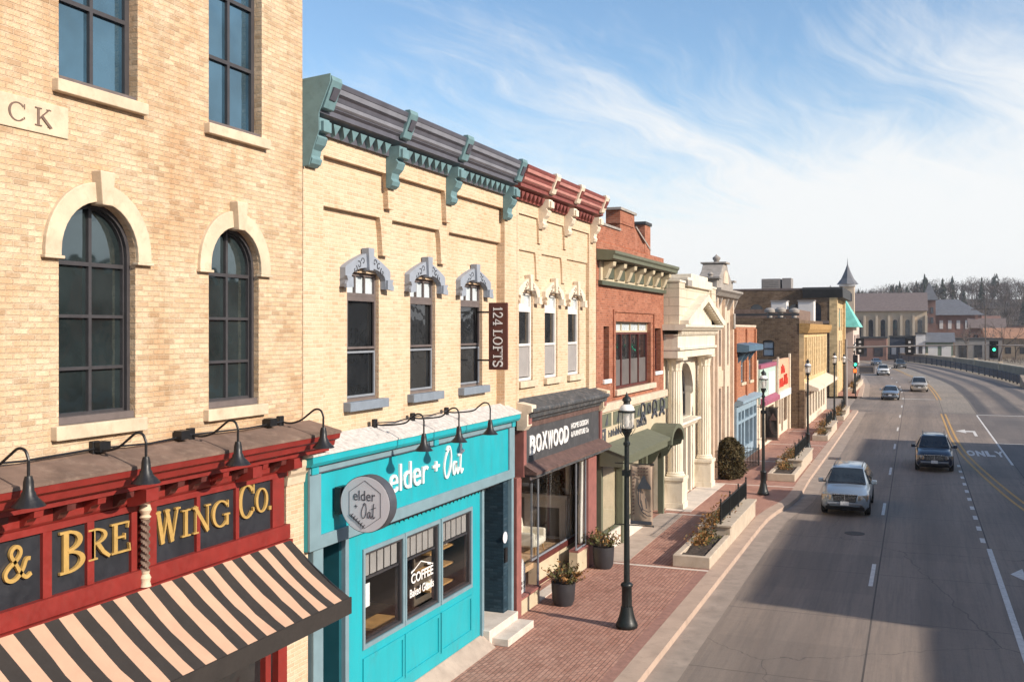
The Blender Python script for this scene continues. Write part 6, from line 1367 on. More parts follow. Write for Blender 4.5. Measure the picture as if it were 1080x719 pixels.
# ================================================================== bridge parapet and railing on the right
rl = thing('bridge_railing', 'dark metal railing curving along the right edge of the road', 'railing', (21, 165, .1))
RP = [p[1] for p in P if 149 < p[1][1] < 292]
rail = MB(); post = MB(); pick = MB()
for (a, c) in zip(RP, RP[1:]):
    rail.tube([(a[0] + .3, a[1], 1.35), (c[0] + .3, c[1], 1.35)], .07, 6).tube([(a[0] + .3, a[1], .35), (c[0] + .3, c[1], .35)], .06, 6).tube([(a[0] + .3, a[1], .85), (c[0] + .3, c[1], .85)], .05, 6)
    post.box(a[0] + .2, a[0] + .4, a[1] - .1, a[1] + .1, .1, 1.45)
    n = 6
    for i in range(n):
        x = a[0] + .3 + (c[0] - a[0]) * i / n; y = a[1] + (c[1] - a[1]) * i / n; pick.box(x - .05, x + .05, y - .16, y + .16, .33, 1.3)
pick.v, pick.f = pick.v, pick.f; rail.add(pick.v, pick.f); rail.build('railing_panel', 'far_navy', rl); post.build('posts', 'black_metal', rl)
MB().hexa([(RP[0][0] + .1, 141, .0), (RP[0][0] + .6, 141, .0), (RP[0][0] + .6, 149.5, .0), (RP[0][0] + .1, 149.5, .0), (RP[0][0] + .1, 141, .3), (RP[0][0] + .6, 141, .3), (RP[0][0] + .6, 149.5, 1.5), (RP[0][0] + .1, 149.5, 1.5)]).build('end_ramp', 'far_tan', rl)
bp = thing('stone_parapet', 'long pale stone bridge parapet behind the dark railing', 'parapet', (24, 170, .1))
seg = [(RP[i][0] + 5.5, RP[i][1]) for i in range(0, len(RP), 4)]
w_ = MB(); cpg = MB(); prs = MB()
for (a, c) in zip(seg, seg[1:]):
    w_.hexa([(a[0], a[1], 0), (a[0] + .4, a[1], 0), (c[0] + .4, c[1], 0), (c[0], c[1], 0), (a[0], a[1], 1.45), (a[0] + .4, a[1], 1.45), (c[0] + .4, c[1], 1.45), (c[0], c[1], 1.45)])
    cpg.hexa([(a[0] - .1, a[1], 1.451), (a[0] + .5, a[1], 1.451), (c[0] + .5, c[1], 1.451), (c[0] - .1, c[1], 1.451), (a[0] - .1, a[1], 1.65), (a[0] + .5, a[1], 1.65), (c[0] + .5, c[1], 1.65), (c[0] - .1, c[1], 1.65)])
    prs.box(a[0] - .15, a[0] + .6, a[1] - .4, a[1] + .4, 0, 1.95)
w_.build('parapet_wall', 'far_tan', bp); cpg.build('coping', 'stone', bp); prs.build('piers', 'stone', bp)
t = MB().prism([(24, 150), (40, 150), (38, 200), (30, 250), (18, 292), (14, 292)] , 'z', -.02, -.01) if 0 else None
# ================================================================== street lamps
def street_lamp(x, y, label, banner=None, scale=1.0, group='black lantern street lamps on the pavement', z=.15):
    t = thing('street_lamp', label, 'street lamp', (0, 0, 0), group, world=False)
    MB().lathe([(.24, 0), (.27, .03), (.27, .10), (.235, .16), (.20, .26), (.165, .40), (.145, .52)], (0, 0, 0), 28, .07).lathe([(.13, .52), (.125, 1.0), (.15, 1.02), (.155, 1.06), (.12, 1.10), (.08, 1.12)], (0, 0, 0), 24, .08).build('lamp_base', 'post_metal', t, smooth=True, angle=50)
    MB().lathe([(.075, 1.12), (.066, 3.0), (.058, 4.45), (.085, 4.47), (.085, 4.53), (.055, 4.56), (.05, 4.66), (.09, 4.74), (.13, 4.80), (.13, 4.83), (0, 4.83)], (0, 0, 0), 16).build('post', 'post_metal', t, smooth=True)
    lan = MB()
    lan.lathe([(.0, 4.83), (.12, 4.83), (.14, 4.87), (.0, 4.88)], (0, 0, 0), 16)
    for k in range(6):
        a = k * PI / 3 + .3; c, s = math.cos(a), math.sin(a)
        lan.tube([(.10 * c, .10 * s, 4.7), (.2 * c, .2 * s, 4.85), (.205 * c, .205 * s, 5.27)], .008, 6)
    lan.lathe([(.19, 5.26), (.215, 5.27), (.215, 5.31), (.19, 5.32)], (0, 0, 0), 20)
    lan.lathe([(.0, 5.455), (.09, 5.455), (.08, 5.52), (.12, 5.56), (.10, 5.62), (.05, 5.66), (.03, 5.7), (.0, 5.78)], (0, 0, 0), 14)
    lp_ = lan.pieces(); L_ = lp_[0].build('lantern_cage', 'post_metal', t, smooth=True)
    for q_ in lp_[1:]: q_.build('finial', 'post_metal', t, smooth=True)
    MB().lathe([(.13, 4.88), (.165, 4.95), (.18, 5.1), (.185, 5.27)], (0, 0, 0), 20).build('lantern_glass', 'lamp_glass', L_, smooth=True)
    MB().lathe([(.19, 5.315), (.185, 5.36), (.15, 5.42), (.09, 5.465), (0, 5.47)], (0, 0, 0), 20).build('lantern_cap', 'white', L_, smooth=True)
    MB().lathe([(.0, 4.9), (.06, 4.92), (.07, 5.05), (.05, 5.18), (0, 5.22)], (0, 0, 0), 12).build('bulb', 'linen', L_, smooth=True)
    if banner:
        bn = MB(); 
        for zz in (4.02, 2.52): bn.tube([(-.30, 0, zz), (.66, 0, zz)], .014, 6).lathe([(0, -.03), (.03, 0), (0, .03)], (.66, 0, zz), 8)
        bn.box(-.1, .1, -.09, .09, 3.72, 3.86)
        bn.build('banner_arm', 'post_metal', t, smooth=True)
        mb_, mi = ('banner_tan', 'sign_ink') if banner == 'tan' else ('banner_dark', 'peel_red')
        vs = []; fs = []; nx, nz = 8, 12
        for j in range(nz + 1):
            for i in range(nx + 1): vs.append((.09 + .55 * i / nx, .02 * math.sin(i * .9 + j * .5), 2.54 + 1.46 * j / nz))
        for j in range(nz):
            for i in range(nx): a = j * (nx + 1) + i; fs.append((a, a + 1, a + nx + 2, a + nx + 1))
        cl = MB().add(vs, fs).build('banner', mb_, t, smooth=True)
        md = cl.modifiers.new('s', 'SOLIDIFY'); md.thickness = .008; md.offset = 0
        g_ = MB(); p = Pen(g_, (0, -.03, 0), Vector((1, 0, 0)), ZV, .006)
        p.polys([(.26, 3.42), (.62, 3.42), (.60, 3.5), (.50, 3.62), (.46, 3.74), (.42, 3.74), (.34, 3.58)]); p.stroke([(.30, 3.42), (.31, 3.05), (.40, 2.86), (.52, 2.78), (.62, 2.78)], .02); p.stroke([(.345, 3.42), (.35, 3.1), (.42, 2.92), (.55, 2.87), (.62, 2.9)], .014); p.polys([(.10, 2.56), (.63, 2.56), (.63, 2.64), (.10, 2.64)])
        if banner == 'tan': p.stroke([(.48, 3.2), (.5, 2.95)], .02)
        g_.build('banner_print', mi, cl)
        if banner == 'tan':
            g2 = MB(); p = Pen(g2, (0, -.03, 0), Vector((1, 0, 0)), ZV, .004)
            for i in range(12): p.stroke([(.15, 2.8 + i * .085), (.20, 2.82 + i * .085)], .03)
            for r_ in range(3):
                for i in range(4): p.stroke([(.28 + i * .07, 3.92 - r_ * .08), (.33 + i * .07, 3.93 - r_ * .08)], .03)
            g2.build('banner_lettering', 'peel_red', cl)
    t.location = (x, y, z); t.scale = (scale,) * 3; return t
street_lamp(2.84, 24.13, 'nearest black lantern lamp, tan banner on its post, at the kerb by the plant pots', 'tan', 1.0)
street_lamp(3.16, 45.85, 'black lantern lamp with a dark banner between first and second stone planters', 'dark', .965)
street_lamp(3.4, 63.4, 'black lantern lamp beyond the second stone planter, in front of the yellow stone front', None, .965)
street_lamp(3.53, 83.2, 'black lantern lamp by the third planter with red lettered shop behind it on the left', None, .965)
street_lamp(3.5, 95.2, 'last black lantern lamp before the side street corner', None, .9)
street_lamp(2.9, 123, 'first black lantern lamp beyond the side street, by the green signal', None, 1.0)
street_lamp(2.2, 138, 'second black lantern lamp beyond the side street along the far planter', None, 1.0)
street_lamp(1.0, 154, 'third small black lantern lamp beyond the side street', None, 1.0)
street_lamp(23.4, 147, 'lone black lantern lamp at the right kerb where the bridge railing begins', None, 1.0)
# ================================================================== stone planters with railings and dry plants
def leaves(mb, n, cx, cy, cz, sx, sy, sz, r):
    for i in range(n):
        x, y, z = cx + random.gauss(0, sx), cy + random.gauss(0, sy), cz + abs(random.gauss(0, sz))
        a = Vector((random.gauss(0, 1), random.gauss(0, 1), random.gauss(0, 1))).normalized(); b_ = a.cross(Vector((random.gauss(0, 1), random.gauss(0, 1), random.gauss(0, 1)))).normalized(); q = r * random.uniform(.6, 1.4); c = Vector((x, y, z))
        mb.poly([c - a * q, c + b_ * q * .4, c + a * q, c - b_ * q * .4])
def planter(x0, x1, y0, y1, ysplit, label, fence=True, low=.36, high=.60):
    t = thing('stone_planter', label, 'planter', ((x0 + x1) / 2, (y0 + y1) / 2, .15), 'stone planters along the kerb')
    w = .2
    MB().prism([[(x0, y0), (x1, y0), (x1, ysplit), (x0, ysplit)], [(x0 + w, y0 + w), (x1 - w, y0 + w), (x1 - w, ysplit - .02), (x0 + w, ysplit - .02)]], 'z', .15, .15 + low).build('low_box', 'planter_stone', t, bev=.02)
    MB().prism([[(x0 + .05, ysplit + .005), (x1, ysplit + .005), (x1, y1), (x0 + .05, y1)], [(x0 + .25, ysplit + .3), (x1 - .42, ysplit + .3), (x1 - .42, y1 - .25), (x0 + .25, y1 - .25)]], 'z', .15, .15 + high).build('high_box', 'planter_stone', t, bev=.02)
    cp = MB(); cp.box(x1 - .46, x1 + .05, ysplit - .05, y1 + .03, .15 + high, .23 + high).box(x0 + .6, x1 - .462, ysplit - .05, ysplit + .35, .15 + high, .23 + high); cp.build('coping', 'planter_stone', t, bev=.015)
    so = MB()
    nx, ny = 6, 16
    for (ya, yb, zz) in ((y0 + w, ysplit - .02, .15 + low - .08), (ysplit + .3, y1 - .25, .15 + high - .08)):
        vs = []; fs = []
        xa, xb = (x0 + w, x1 - w) if ya < ysplit - .1 and yb < ysplit else (x0 + .25, x1 - .42)
        for j in range(ny + 1):
            for i in range(nx + 1): vs.append((xa + (xb - xa) * i / nx, ya + (yb - ya) * j / ny, zz + random.uniform(-.03, .05)))
        for j in range(ny):
            for i in range(nx): a = j * (nx + 1) + i; fs.append((a, a + 1, a + nx + 2, a + nx + 1))
        so.add(vs, fs)
    so.build('soil', 'soil', t)
    l1 = MB(); l2 = MB()
    k = int((y1 - y0) / 1.1)
    for i in range(k):
        yy = y0 + (y1 - y0) * (.22 + .72 * i / k); hi_ = yy > ysplit
        leaves(l1, 95, (x0 + x1) / 2 - .15, yy, .15 + (high if hi_ else low) - .05, .18, .25, .16, .07); leaves(l2, 110, (x0 + x1) / 2 - .1, yy + .3, .15 + (high if hi_ else low) - .05, .18, .25, .14, .06)
    l1.build('dry_plant', 'leaf_rust', t); l2.build('evergreen_plant', 'leaf_olive', t)
    tw = MB()
    for i in range(26):
        yy = random.uniform(ysplit - .3, y1 - .3); xx = random.uniform(x0 + .35, x1 - .55); tw.tube([(xx, yy, .15 + high), (xx + random.gauss(0, .06), yy + random.gauss(0, .06), .15 + high + random.uniform(.3, .7))], [.008, .003], 4)
    tw.build('bare_stems', 'twig', t)
    if fence:
        f = thing('planter_railing', 'low black railing on top of ' + label.split(',')[0], 'railing', (x1 - .3, ysplit, .23 + high), 'railings on the stone planters')
        xf = x1 - .34; zt = .23 + high
        pp = MB(); n = 3
        for i in range(n + 1):
            yy = ysplit + .1 + (y1 - ysplit - .3) * i / n; pp.box(xf - .025, xf + .025, yy - .025, yy + .025, zt, zt + .78).lathe([(0, .78), (.035, .80), (.035, .84), (0, .88)], (xf, yy, zt), 8)
        pp.build('posts', 'post_metal', f)
        bb = MB().tube([(xf, ysplit + .1, zt + .66), (xf, y1 - .2, zt + .66)], .014, 6).tube([(xf, ysplit + .1, zt + .12), (xf, y1 - .2, zt + .12)], .014, 6); n = int((y1 - ysplit) / .11)
        for i in range(n): yy = ysplit + .16 + i * .11; bb.box(xf - .009, xf + .009, yy - .009, yy + .009, zt + .1, zt + .70)
        bb.build('railing_panel', 'post_metal', f)
    return t
planter(2.45, 3.6, 30.9, 40.4, 34.6, 'the nearest stone planter, two heights with dry plants')
planter(2.75, 4.05, 50.2, 59.2, 53.4, 'the second stone planter, just behind the lamp with dark banner')
planter(3.1, 4.1, 69.4, 77.8, 72.6, 'the third stone planter, beside the lit gutter')
planter(3.2, 4.1, 85.5, 93, 88, 'the fourth stone planter, before the side street corner')
planter(1.9, 2.9, 126, 145, 131, 'the far stone planter, beyond the side street', True)
# ================================================================== potted plants by the shop
def potted(x, y, label, h=.62, r=.31):
    t = thing('potted_plant', label, 'potted plant', (x, y, .15), 'potted plants outside the charcoal signed shop')
    MB().lathe([(r * .74, 0), (r * .92, .12), (r, h * .8), (r * 1.02, h), (r * .9, h), (r * .88, h - .06), (0, h - .06)], (x, y, .15), 28).build('pot', 'pot', t, smooth=True)
    a = MB(); b_ = MB(); st = MB()
    for i in range(60):
        th = random.random() * 2 * PI; e = random.uniform(.35, 1.4); L = random.uniform(.3, .66); c, s = math.cos(th), math.sin(th)
        base_ = Vector((x + .1 * c, y + .1 * s, .15 + h - .05)); tip = base_ + Vector((c * math.cos(e), s * math.cos(e), math.sin(e))) * L
        mid_ = (base_ + tip) / 2 + Vector((0, 0, .05)); st.tube([base_, mid_, tip], [.008, .006, .003], 4, False)
        tgt = b_ if i % 5 in (0, 3) else a
        for k in range(11):
            q = .35 + .65 * k / 10; p_ = base_.lerp(tip, q); leaves(tgt, 1, p_.x, p_.y, p_.z, .035, .035, .03, .055)
    a.build('leaves', 'leaf_olive', t); b_.build('dry_leaves', 'leaf_rust', t); st.build('stem', 'twig', t)
    return t
potted(.72, 25.55, 'charcoal pot of rusty green plants left of the shop window, nearer the doorstep', .60, .32)
potted(.52, 29.95, 'charcoal pot of orange tipped plants in front of the dusty red pillar', .66, .33)
# ================================================================== shrub and iron fence in front of the stone hall
SH = thing('evergreen_shrub', 'dense brownish evergreen shrub beside the bank columns', 'shrub', (.9, 50.3, .15))
l = MB()
for i in range(9000):
    u = random.random(); z = .02 + 1.95 * u; R = .78 * math.sin(PI * (.16 + .80 * u)) ** .8 * (1 + .10 * math.sin(u * 23) * math.sin(i * .7)) * (1 + .16 * math.sin(7 * u + 3 * random.random())); th = random.random() * 2 * PI; rr = R * math.sqrt(random.uniform(.25, 1)) * (1 + .12 * math.sin(th * 4 + u * 9))
    leaves(l, 1, .95 + rr * math.cos(th), 50.2 + rr * math.sin(th), .15 + z, .03, .03, .03, .07)
l.build('foliage', 'leaf_dark', SH); MB().tube([(.95, 50.2, .1), (.95, 50.2, 1.2)], [.07, .03], 8).build('trunk', 'bark', SH)
FE = thing('iron_fence', 'black iron fence enclosing the front of the stone hall and blue shop', 'fence', (1.1, 52, .15))
pts = [(.4, 51.6), (1.15, 51.6), (1.6, 55.6), (.5, 55.8)]; pk = MB(); rl_ = MB(); po = MB()
for (a, c) in zip(pts, pts[1:]):
    n = max(2, int(math.dist(a, c) / .14))
    for i in range(n): x = a[0] + (c[0] - a[0]) * i / n; y = a[1] + (c[1] - a[1]) * i / n; pk.box(x - .01, x + .01, y - .01, y + .01, .15, 1.15)
    for z in (.3, 1.05): rl_.tube([(a[0], a[1], z), (c[0], c[1], z)], .016, 6)
    po.box(a[0] - .03, a[0] + .03, a[1] - .03, a[1] + .03, .15, 1.3)
pk.add(rl_.v, rl_.f); pk.build('picket_panel', 'post_metal', FE); po.build('posts', 'post_metal', FE)
LS = thing('vertical_sign', 'dark maroon vertical projecting sign lettered 124 LOFTS between the upper windows', 'sign', (-.2, 21.95, 7.3))
LX0, LX1, LZ0, LZ1, LY = .09, .56, 6.50, 8.07, 21.95
MB().box(LX0, LX1, LY, LY + .07, LZ0, LZ1).build('sign_board', 'maroon', LS, bev=.006)
for z in (6.72, 7.85): MB().box(-.215, LX0, LY + .015, LY + .05, z - .02, z + .02).build('bracket', 'black_metal', LS)
t = MB(); p = Pen(t, (LX0 + .12, LY - .001, LZ1 - .10), -ZV, XV, .008); xx = 0
for ch in '124 LOFTS':
    if ch == ' ': xx += .07; continue
    w_ = {'1': .10, '2': .14, '4': .15, 'O': .19}.get(ch, .15); serif(p, ch, xx, 0, .23, w_); xx += w_ + .022
t.build('lettering', 'white', LS)
# ================================================================== traffic signals
def signal(x, y, z, label, back=False, side=False):
    t = thing('traffic_signal', label, 'traffic light', (x, y, z), 'traffic signals on the mast arms')
    s = 1 if back else -1
    MB().box(x - .35, x + .35, y - .02, y + .02, z - .75, z + .75).build('backplate', 'black_metal', t)
    h_ = MB().box(x - .18, x + .18, y + s * .02, y + s * .24, z - .62, z + .62).build('signal_housing', 'black_metal', t, bev=.02)
    for i in range(3):
        zz = z + .4 - .4 * i
        circ_ = [(x + .13 * math.cos(2 * PI * k / 16), zz + .13 * math.sin(2 * PI * k / 16)) for k in range(16)]
        MB().prism(circ_, 'y', y + s * .241, y + s * .255).build('lens', 'green_light' if (i == 1 and not back) else 'sign_ink', h_)
        vz = [(.15 * math.cos(PI * k / 10), .15 * math.sin(PI * k / 10)) for k in range(11)]; iz = [(a * .9, b_ * .9) for a, b_ in vz]
        MB().prism([(x + a, zz + b_) for a, b_ in vz] + [(x + a, zz + b_) for a, b_ in iz[::-1]], 'y', y + s * .241, y + s * .45).build('visor', 'black_metal', h_)
    if back:
        for i in range(3): MB().box(x - .1, x + .1, y - .045, y - .021, z + .3 - .4 * i, z + .5 - .4 * i).build('rear_cover', 'far_white', h_)
    return t
MA = thing('signal_mast', 'grey signal mast at the side street corner with a long arm over the road', 'signal mast', (3.6, 97.5, .15))
MB().tube([(3.55, 97.4, .15), (3.55, 97.4, 6.6)], [.16, .11], 12).build('pole', 'far_grey', MA, smooth=True); MB().tube([(3.55, 97.4, 5.85), (14.2, 97.4, 6.15)], [.09, .05], 10).build('mast_arm', 'far_grey', MA, smooth=True)
MB().box(4.6, 6.0, 97.3, 97.36, 3.5, 4.2).build('street_name_board', 'sign_ink', MA); 
for a in ((3.6, 4.9, 4.2, 3.7), (6.9, 4.9, 6.5, 3.7)): pass
MB().prism([[(4.65, 3.55), (5.95, 3.55), (5.95, 4.15), (4.65, 4.15)], [(4.7, 3.6), (5.9, 3.6), (5.9, 4.1), (4.7, 4.1)]], 'y', 97.27, 97.298).build('board_border', 'far_grey', MA)
MB().tube([(3.55, 97.4, 4.9), (4.3, 97.4, 4.3)], .05, 8).build('brace', 'far_grey', MA)
signal(4.75, 97.4, 5.95, 'traffic signal seen from behind near the pole of the left mast arm', True); signal(8.95, 97.4, 5.95, 'traffic signal seen from behind at the middle of the left mast arm', True)
ps = thing('corner_signal', 'low kerbside signal with green lens above an orange hand on a thin post', 'traffic light', (3.5, 117.5, .15))
MB().tube([(3.3, 118, .15), (3.3, 118, 4.6)], .06, 8).build('post', 'post_metal', ps)
MB().box(3.05, 3.55, 117.7, 118.0, 3.4, 4.7).build('signal_housing', 'black_metal', ps); MB().prism([(3.3 + .16 * math.cos(k * PI / 8), 3.65 + .16 * math.sin(k * PI / 8)) for k in range(16)], 'y', 117.67, 117.69).build('lens', 'green_light', ps)
MB().box(3.05, 3.5, 117.7, 118.0, 2.7, 3.2).build('hand_housing', 'black_metal', ps); MB().box(3.1, 3.45, 117.66, 117.69, 2.75, 3.15).build('hand_signal', 'red_light', ps)
MR = thing('signal_mast', 'grey signal mast on the right pavement whose arm carries the near green signal', 'signal mast', (24.2, 112, .15))
MB().tube([(24.4, 97.0, .15), (24.4, 97.0, 6.6)], [.16, .11], 12).build('pole', 'far_grey', MR, smooth=True); MB().tube([(24.4, 97.0, 6.0), (15.0, 97.0, 6.15)], [.09, .05], 10).build('mast_arm', 'far_grey', MR, smooth=True)
signal(15.75, 97.0, 5.75, 'traffic signal showing green at the end of the right mast arm')
# ================================================================== vehicles
def car(name, label, cat, x, y, rz, kind, paint, group='vehicles driving towards the viewer', detail=2):
    t = thing(name, label, cat, (0, 0, 0), group, world=False)
    if kind == 'suv':
        L, W, H = 4.9, .93, 1.74
        #     y    zb   w    waist belt  wb    ztop  rw
        st = [(0.0, .42, .74, .55, .72, .70, .84, .60), (.06, .30, .84, .56, .78, .80, .95, .70), (.22, .28, .91, .60, .86, .87, 1.03, .76), (.8, .27, .93, .64, .93, .89, 1.10, .78), (1.28, .27, .93, .66, 1.0, .90, 1.15, .78),
              (2.02, .27, .93, .68, 1.06, .90, 1.70, .62), (2.6, .27, .93, .68, 1.08, .90, H, .62), (3.8, .27, .93, .70, 1.10, .90, H, .61), (4.55, .28, .92, .70, 1.10, .88, 1.68, .60), (4.82, .32, .88, .70, 1.08, .84, 1.15, .72), (4.9, .42, .82, .68, 1.0, .78, 1.02, .68)]
        ws = (1.28, 2.02, 1.15, 1.70, .76, .61); side = (1.72, 4.4, 1.08, 1.64)
    elif kind == 'van':
        L, W, H = 5.0, .96, 1.72
        st = [(0.0, .40, .74, .52, .68, .70, .78, .6), (.08, .27, .86, .55, .76, .82, .90, .72), (.3, .25, .93, .6, .84, .89, .99, .78), (.75, .25, .96, .62, .92, .92, 1.07, .8), (1.05, .25, .96, .64, .98, .93, 1.13, .8),
              (1.95, .25, .96, .66, 1.04, .93, 1.66, .66), (2.6, .25, .96, .66, 1.06, .93, H, .66), (4.2, .25, .96, .68, 1.06, .93, 1.70, .65), (4.8, .28, .94, .68, 1.05, .9, 1.5, .66), (5.0, .36, .88, .66, 1.0, .82, 1.1, .68)]
        ws = (1.05, 1.95, 1.13, 1.66, .78, .64); side = (1.6, 4.6, 1.05, 1.60)
    else:
        L, W, H = 4.7, .90, 1.45
        st = [(0.0, .38, .70, .5, .60, .66, .66, .55), (.08, .24, .80, .5, .66, .76, .76, .66), (.3, .22, .87, .54, .74, .83, .85, .72), (.9, .22, .90, .58, .82, .86, .93, .75), (1.3, .22, .90, .6, .88, .87, .98, .75),
              (2.15, .22, .90, .62, .93, .87, 1.38, .58), (2.7, .22, .90, .62, .94, .87, H, .57), (3.4, .22, .90, .63, .95, .87, 1.40, .56), (4.0, .22, .90, .64, .96, .86, 1.08, .68), (4.55, .26, .86, .64, .92, .82, 1.02, .68), (4.7, .36, .80, .62, .86, .76, .94, .62)]
        ws = (1.3, 2.15, .98, 1.38, .73, .57); side = (1.85, 3.7, .94, 1.34)
    vs = []; fs = []
    for (yy, zb, w, zw, zbl, wb, zt, rw) in st:
        half = [(0, zb), (w * .86, zb), (w * .98, zb + .12), (w, zw), (wb, zbl), (rw, zt - .05), (rw * .82, zt), (0, zt + .025)]
        full = half + [(-a, b_) for a, b_ in half[-2:0:-1]]
        vs += [(a, yy, b_) for a, b_ in full]
    n = 14
    for i in range(len(st) - 1):
        for k in range(n): k2 = (k + 1) % n; fs.append((i * n + k, i * n + k2, (i + 1) * n + k2, (i + 1) * n + k))
    fs += [tuple(range(n)), tuple((len(st) - 1) * n + k for k in range(n))]
    body = MB().add(vs, fs).build('body', paint, t, smooth=True, angle=30, bev=.012)
    y0, y1, z0, z1, w0, w1 = ws
    nrm = Vector((0, -(z1 - z0), (y1 - y0))).normalized()
    q0, q1 = .07, .93
    def wpt(xx, f): return Vector((xx, y0 + (y1 - y0) * f, z0 - .0 + (z1 - z0 - .0) * f + .012)) + nrm * .014
    g_ = [wpt(-w0 * .97, q0), wpt(-w0 * .5, q0 - .03), wpt(w0 * .5, q0 - .03), wpt(w0 * .97, q0), wpt(w1 * .98, q1), wpt(w1 * .5, q1 + .02), wpt(-w1 * .5, q1 + .02), wpt(-w1 * .98, q1)]
    MB().plate(g_, nrm * .012).build('windscreen', 'car_glass', t, smooth=True)
    sy0, sy1, sz0, sz1 = side
    wb = st[5][5]; rw = st[5][7]
    for s in (-1, 1):
        A_ = [(s * (wb - .012), sy0 + .06, sz0 + .06), (s * (wb - .012), sy1, sz0 + .06), (s * (rw + .03), sy1 - .18, sz1 - .03), (s * (rw + .03), sy0 + .46, sz1 - .03)]
        MB().plate(A_, (s * .026, 0, .012)).build('side_window', 'car_glass', t)
        mr_ = MB().box(s * (W + .02), s * (W + .22), sy0 - .08, sy0 + .06, sz0 + .03, sz0 + .2).build('wing_mirror', paint if kind != 'suv_dark' else 'black_metal', t, bev=.03)
        MB().box(s * (W - .08), s * (W + .03), sy0 - .03, sy0 + .03, sz0 + .04, sz0 + .1).build('mirror_stalk', 'black_metal', mr_)
        # lamps wrap round the corner
        zl = st[1][4]; yl_ = .03
        x0_, x1_ = s * (W * .535), s * (W * .93)
        MB().hexa([(x0_, -.03, zl - .12), (x1_, .06, zl - .12), (x1_, .3, zl - .12), (x0_, .3, zl - .12), (x0_, -.02, zl + .09), (x1_, .07, zl + .11), (x1_, .36, zl + .13), (x0_, .3, zl + .09)]).build('headlight', 'headlight', t, bev=.015)
        MB().box(s * W * .66, s * W * .74, -.04, .05, zl - .07, zl + .05).build('lamp_reflector', 'chrome', t, bev=.02)
        MB().hexa([(s * W * .90, .10, zl - .05), (s * W * .955, .16, zl - .05), (s * W * .955, .34, zl - .05), (s * W * .90, .3, zl - .05), (s * W * .90, .12, zl + .1), (s * W * .945, .18, zl + .1), (s * W * .945, .36, zl + .1), (s * W * .9, .34, zl + .1)]).build('indicator', 'amber', t)
        MB().lathe([(0, 0), (.055, 0), (.055, .02), (0, .02)], (0, 0, 0), 12)
        circ_ = [(s * W * .68 + .06 * math.cos(k * PI / 6), .43 + .05 * math.sin(k * PI / 6)) for k in range(12)]; MB().prism(circ_, 'y', .0, .08).build('fog_lamp', 'headlight', t)
        for wy in (.88, L - 1.0):
            R = .36 if kind == 'suv' else .33
            MB().prism([(wy + (R + .07) * math.cos(k * PI / 12), max(.2, R + (R + .07) * math.sin(k * PI / 12))) for k in range(24)], 'x', s * (W - .2), s * (W + .004)).build('wheel_arch', 'tyre', t)
            ty = MB(); prof = [(R * .6, -.11), (R * .9, -.115), (R, -.09), (R, .09), (R * .9, .115), (R * .6, .11)]
            tv = []; tf = []; kk = 24
            for r_, o_ in prof:
                for k in range(kk): tv.append((s * (W - .1) + o_, wy + r_ * math.cos(2 * PI * k / kk), R + r_ * math.sin(2 * PI * k / kk)))
            for i in range(len(prof) - 1):
                for k in range(kk): k2 = (k + 1) % kk; tf.append((i * kk + k, i * kk + k2, (i + 1) * kk + k2, (i + 1) * kk + k))
            wh = ty.add(tv, tf).build('wheel', 'tyre', t, smooth=True)
            MB().prism([(wy + R * .62 * math.cos(2 * PI * k / 16), R + R * .62 * math.sin(2 * PI * k / 16)) for k in range(16)], 'x', s * (W - .1) - .05, s * (W - .1) + s * .095).build('rim', 'chrome', wh)
    zg = st[1][4]
    MB().hexa([(-W * .45, -.032, zg - .18), (W * .45, -.032, zg - .18), (W * .45, .1, zg - .18), (-W * .45, .1, zg - .18), (-W * .52, -.03, zg + .10), (W * .52, -.03, zg + .10), (W * .52, .1, zg + .10), (-W * .52, .1, zg + .10)]).build('grille', 'black_metal', t, bev=.02)
    gb_ = MB()
    for i in range(4): gb_.box(-W * .45, W * .45, -.042, -.02, zg - .13 + i * .055, zg - .118 + i * .055)
    gb_.box(-W * .53, W * .53, -.05, .0, zg + .10, zg + .13).box(-.012, .012, -.045, -.02, zg - .17, zg + .11)
    gb_.build('grille_bar', 'chrome', t)
    MB().hexa([(-W * .80, .02, .26), (W * .80, .02, .26), (W * .84, .3, .26), (-W * .84, .3, .26), (-W * .78, -.035, .42), (W * .78, -.035, .42), (W * .88, .3, .44), (-W * .88, .3, .44)]).build('lower_bumper', 'black_metal' if kind != 'van' else paint, t, bev=.02)
    MB().hexa([(-W * .72, -.03, zg - .30), (W * .72, -.03, zg - .30), (W * .8, .2, zg - .30), (-W * .8, .2, zg - .30), (-W * .72, -.035, zg - .21), (W * .72, -.035, zg - .21), (W * .8, .2, zg - .21), (-W * .8, .2, zg - .21)]).build('bumper_bar', 'frame_grey' if kind == 'suv' else paint, t, bev=.02)
    MB().hexa([(-w0 * .98, y0 - .10, z0 - .005), (w0 * .98, y0 - .10, z0 - .005), (w0 * .98, y0 + .04, z0 + .03), (-w0 * .98, y0 + .04, z0 + .03), (-w0 * .98, y0 - .10, z0 + .02), (w0 * .98, y0 - .10, z0 + .02), (w0 * .98, y0 + .04, z0 + .055), (-w0 * .98, y0 + .04, z0 + .055)]).build('cowl', 'black_metal', t)
    MB().box(-.16, .16, -.06, -.04, .47, .62).build('number_plate', 'plate', t)
    if kind == 'suv':
        for s in (-1, 1): MB().tube([(s * .56, 2.2, H + .0), (s * .56, 2.35, H + .06), (s * .56, 4.2, H + .06), (s * .56, 4.4, H - .02)], .018, 6).build('roof_rail', 'black_metal', t)
    t.location = (x, y, .004); t.rotation_euler = (0, 0, rz); return t
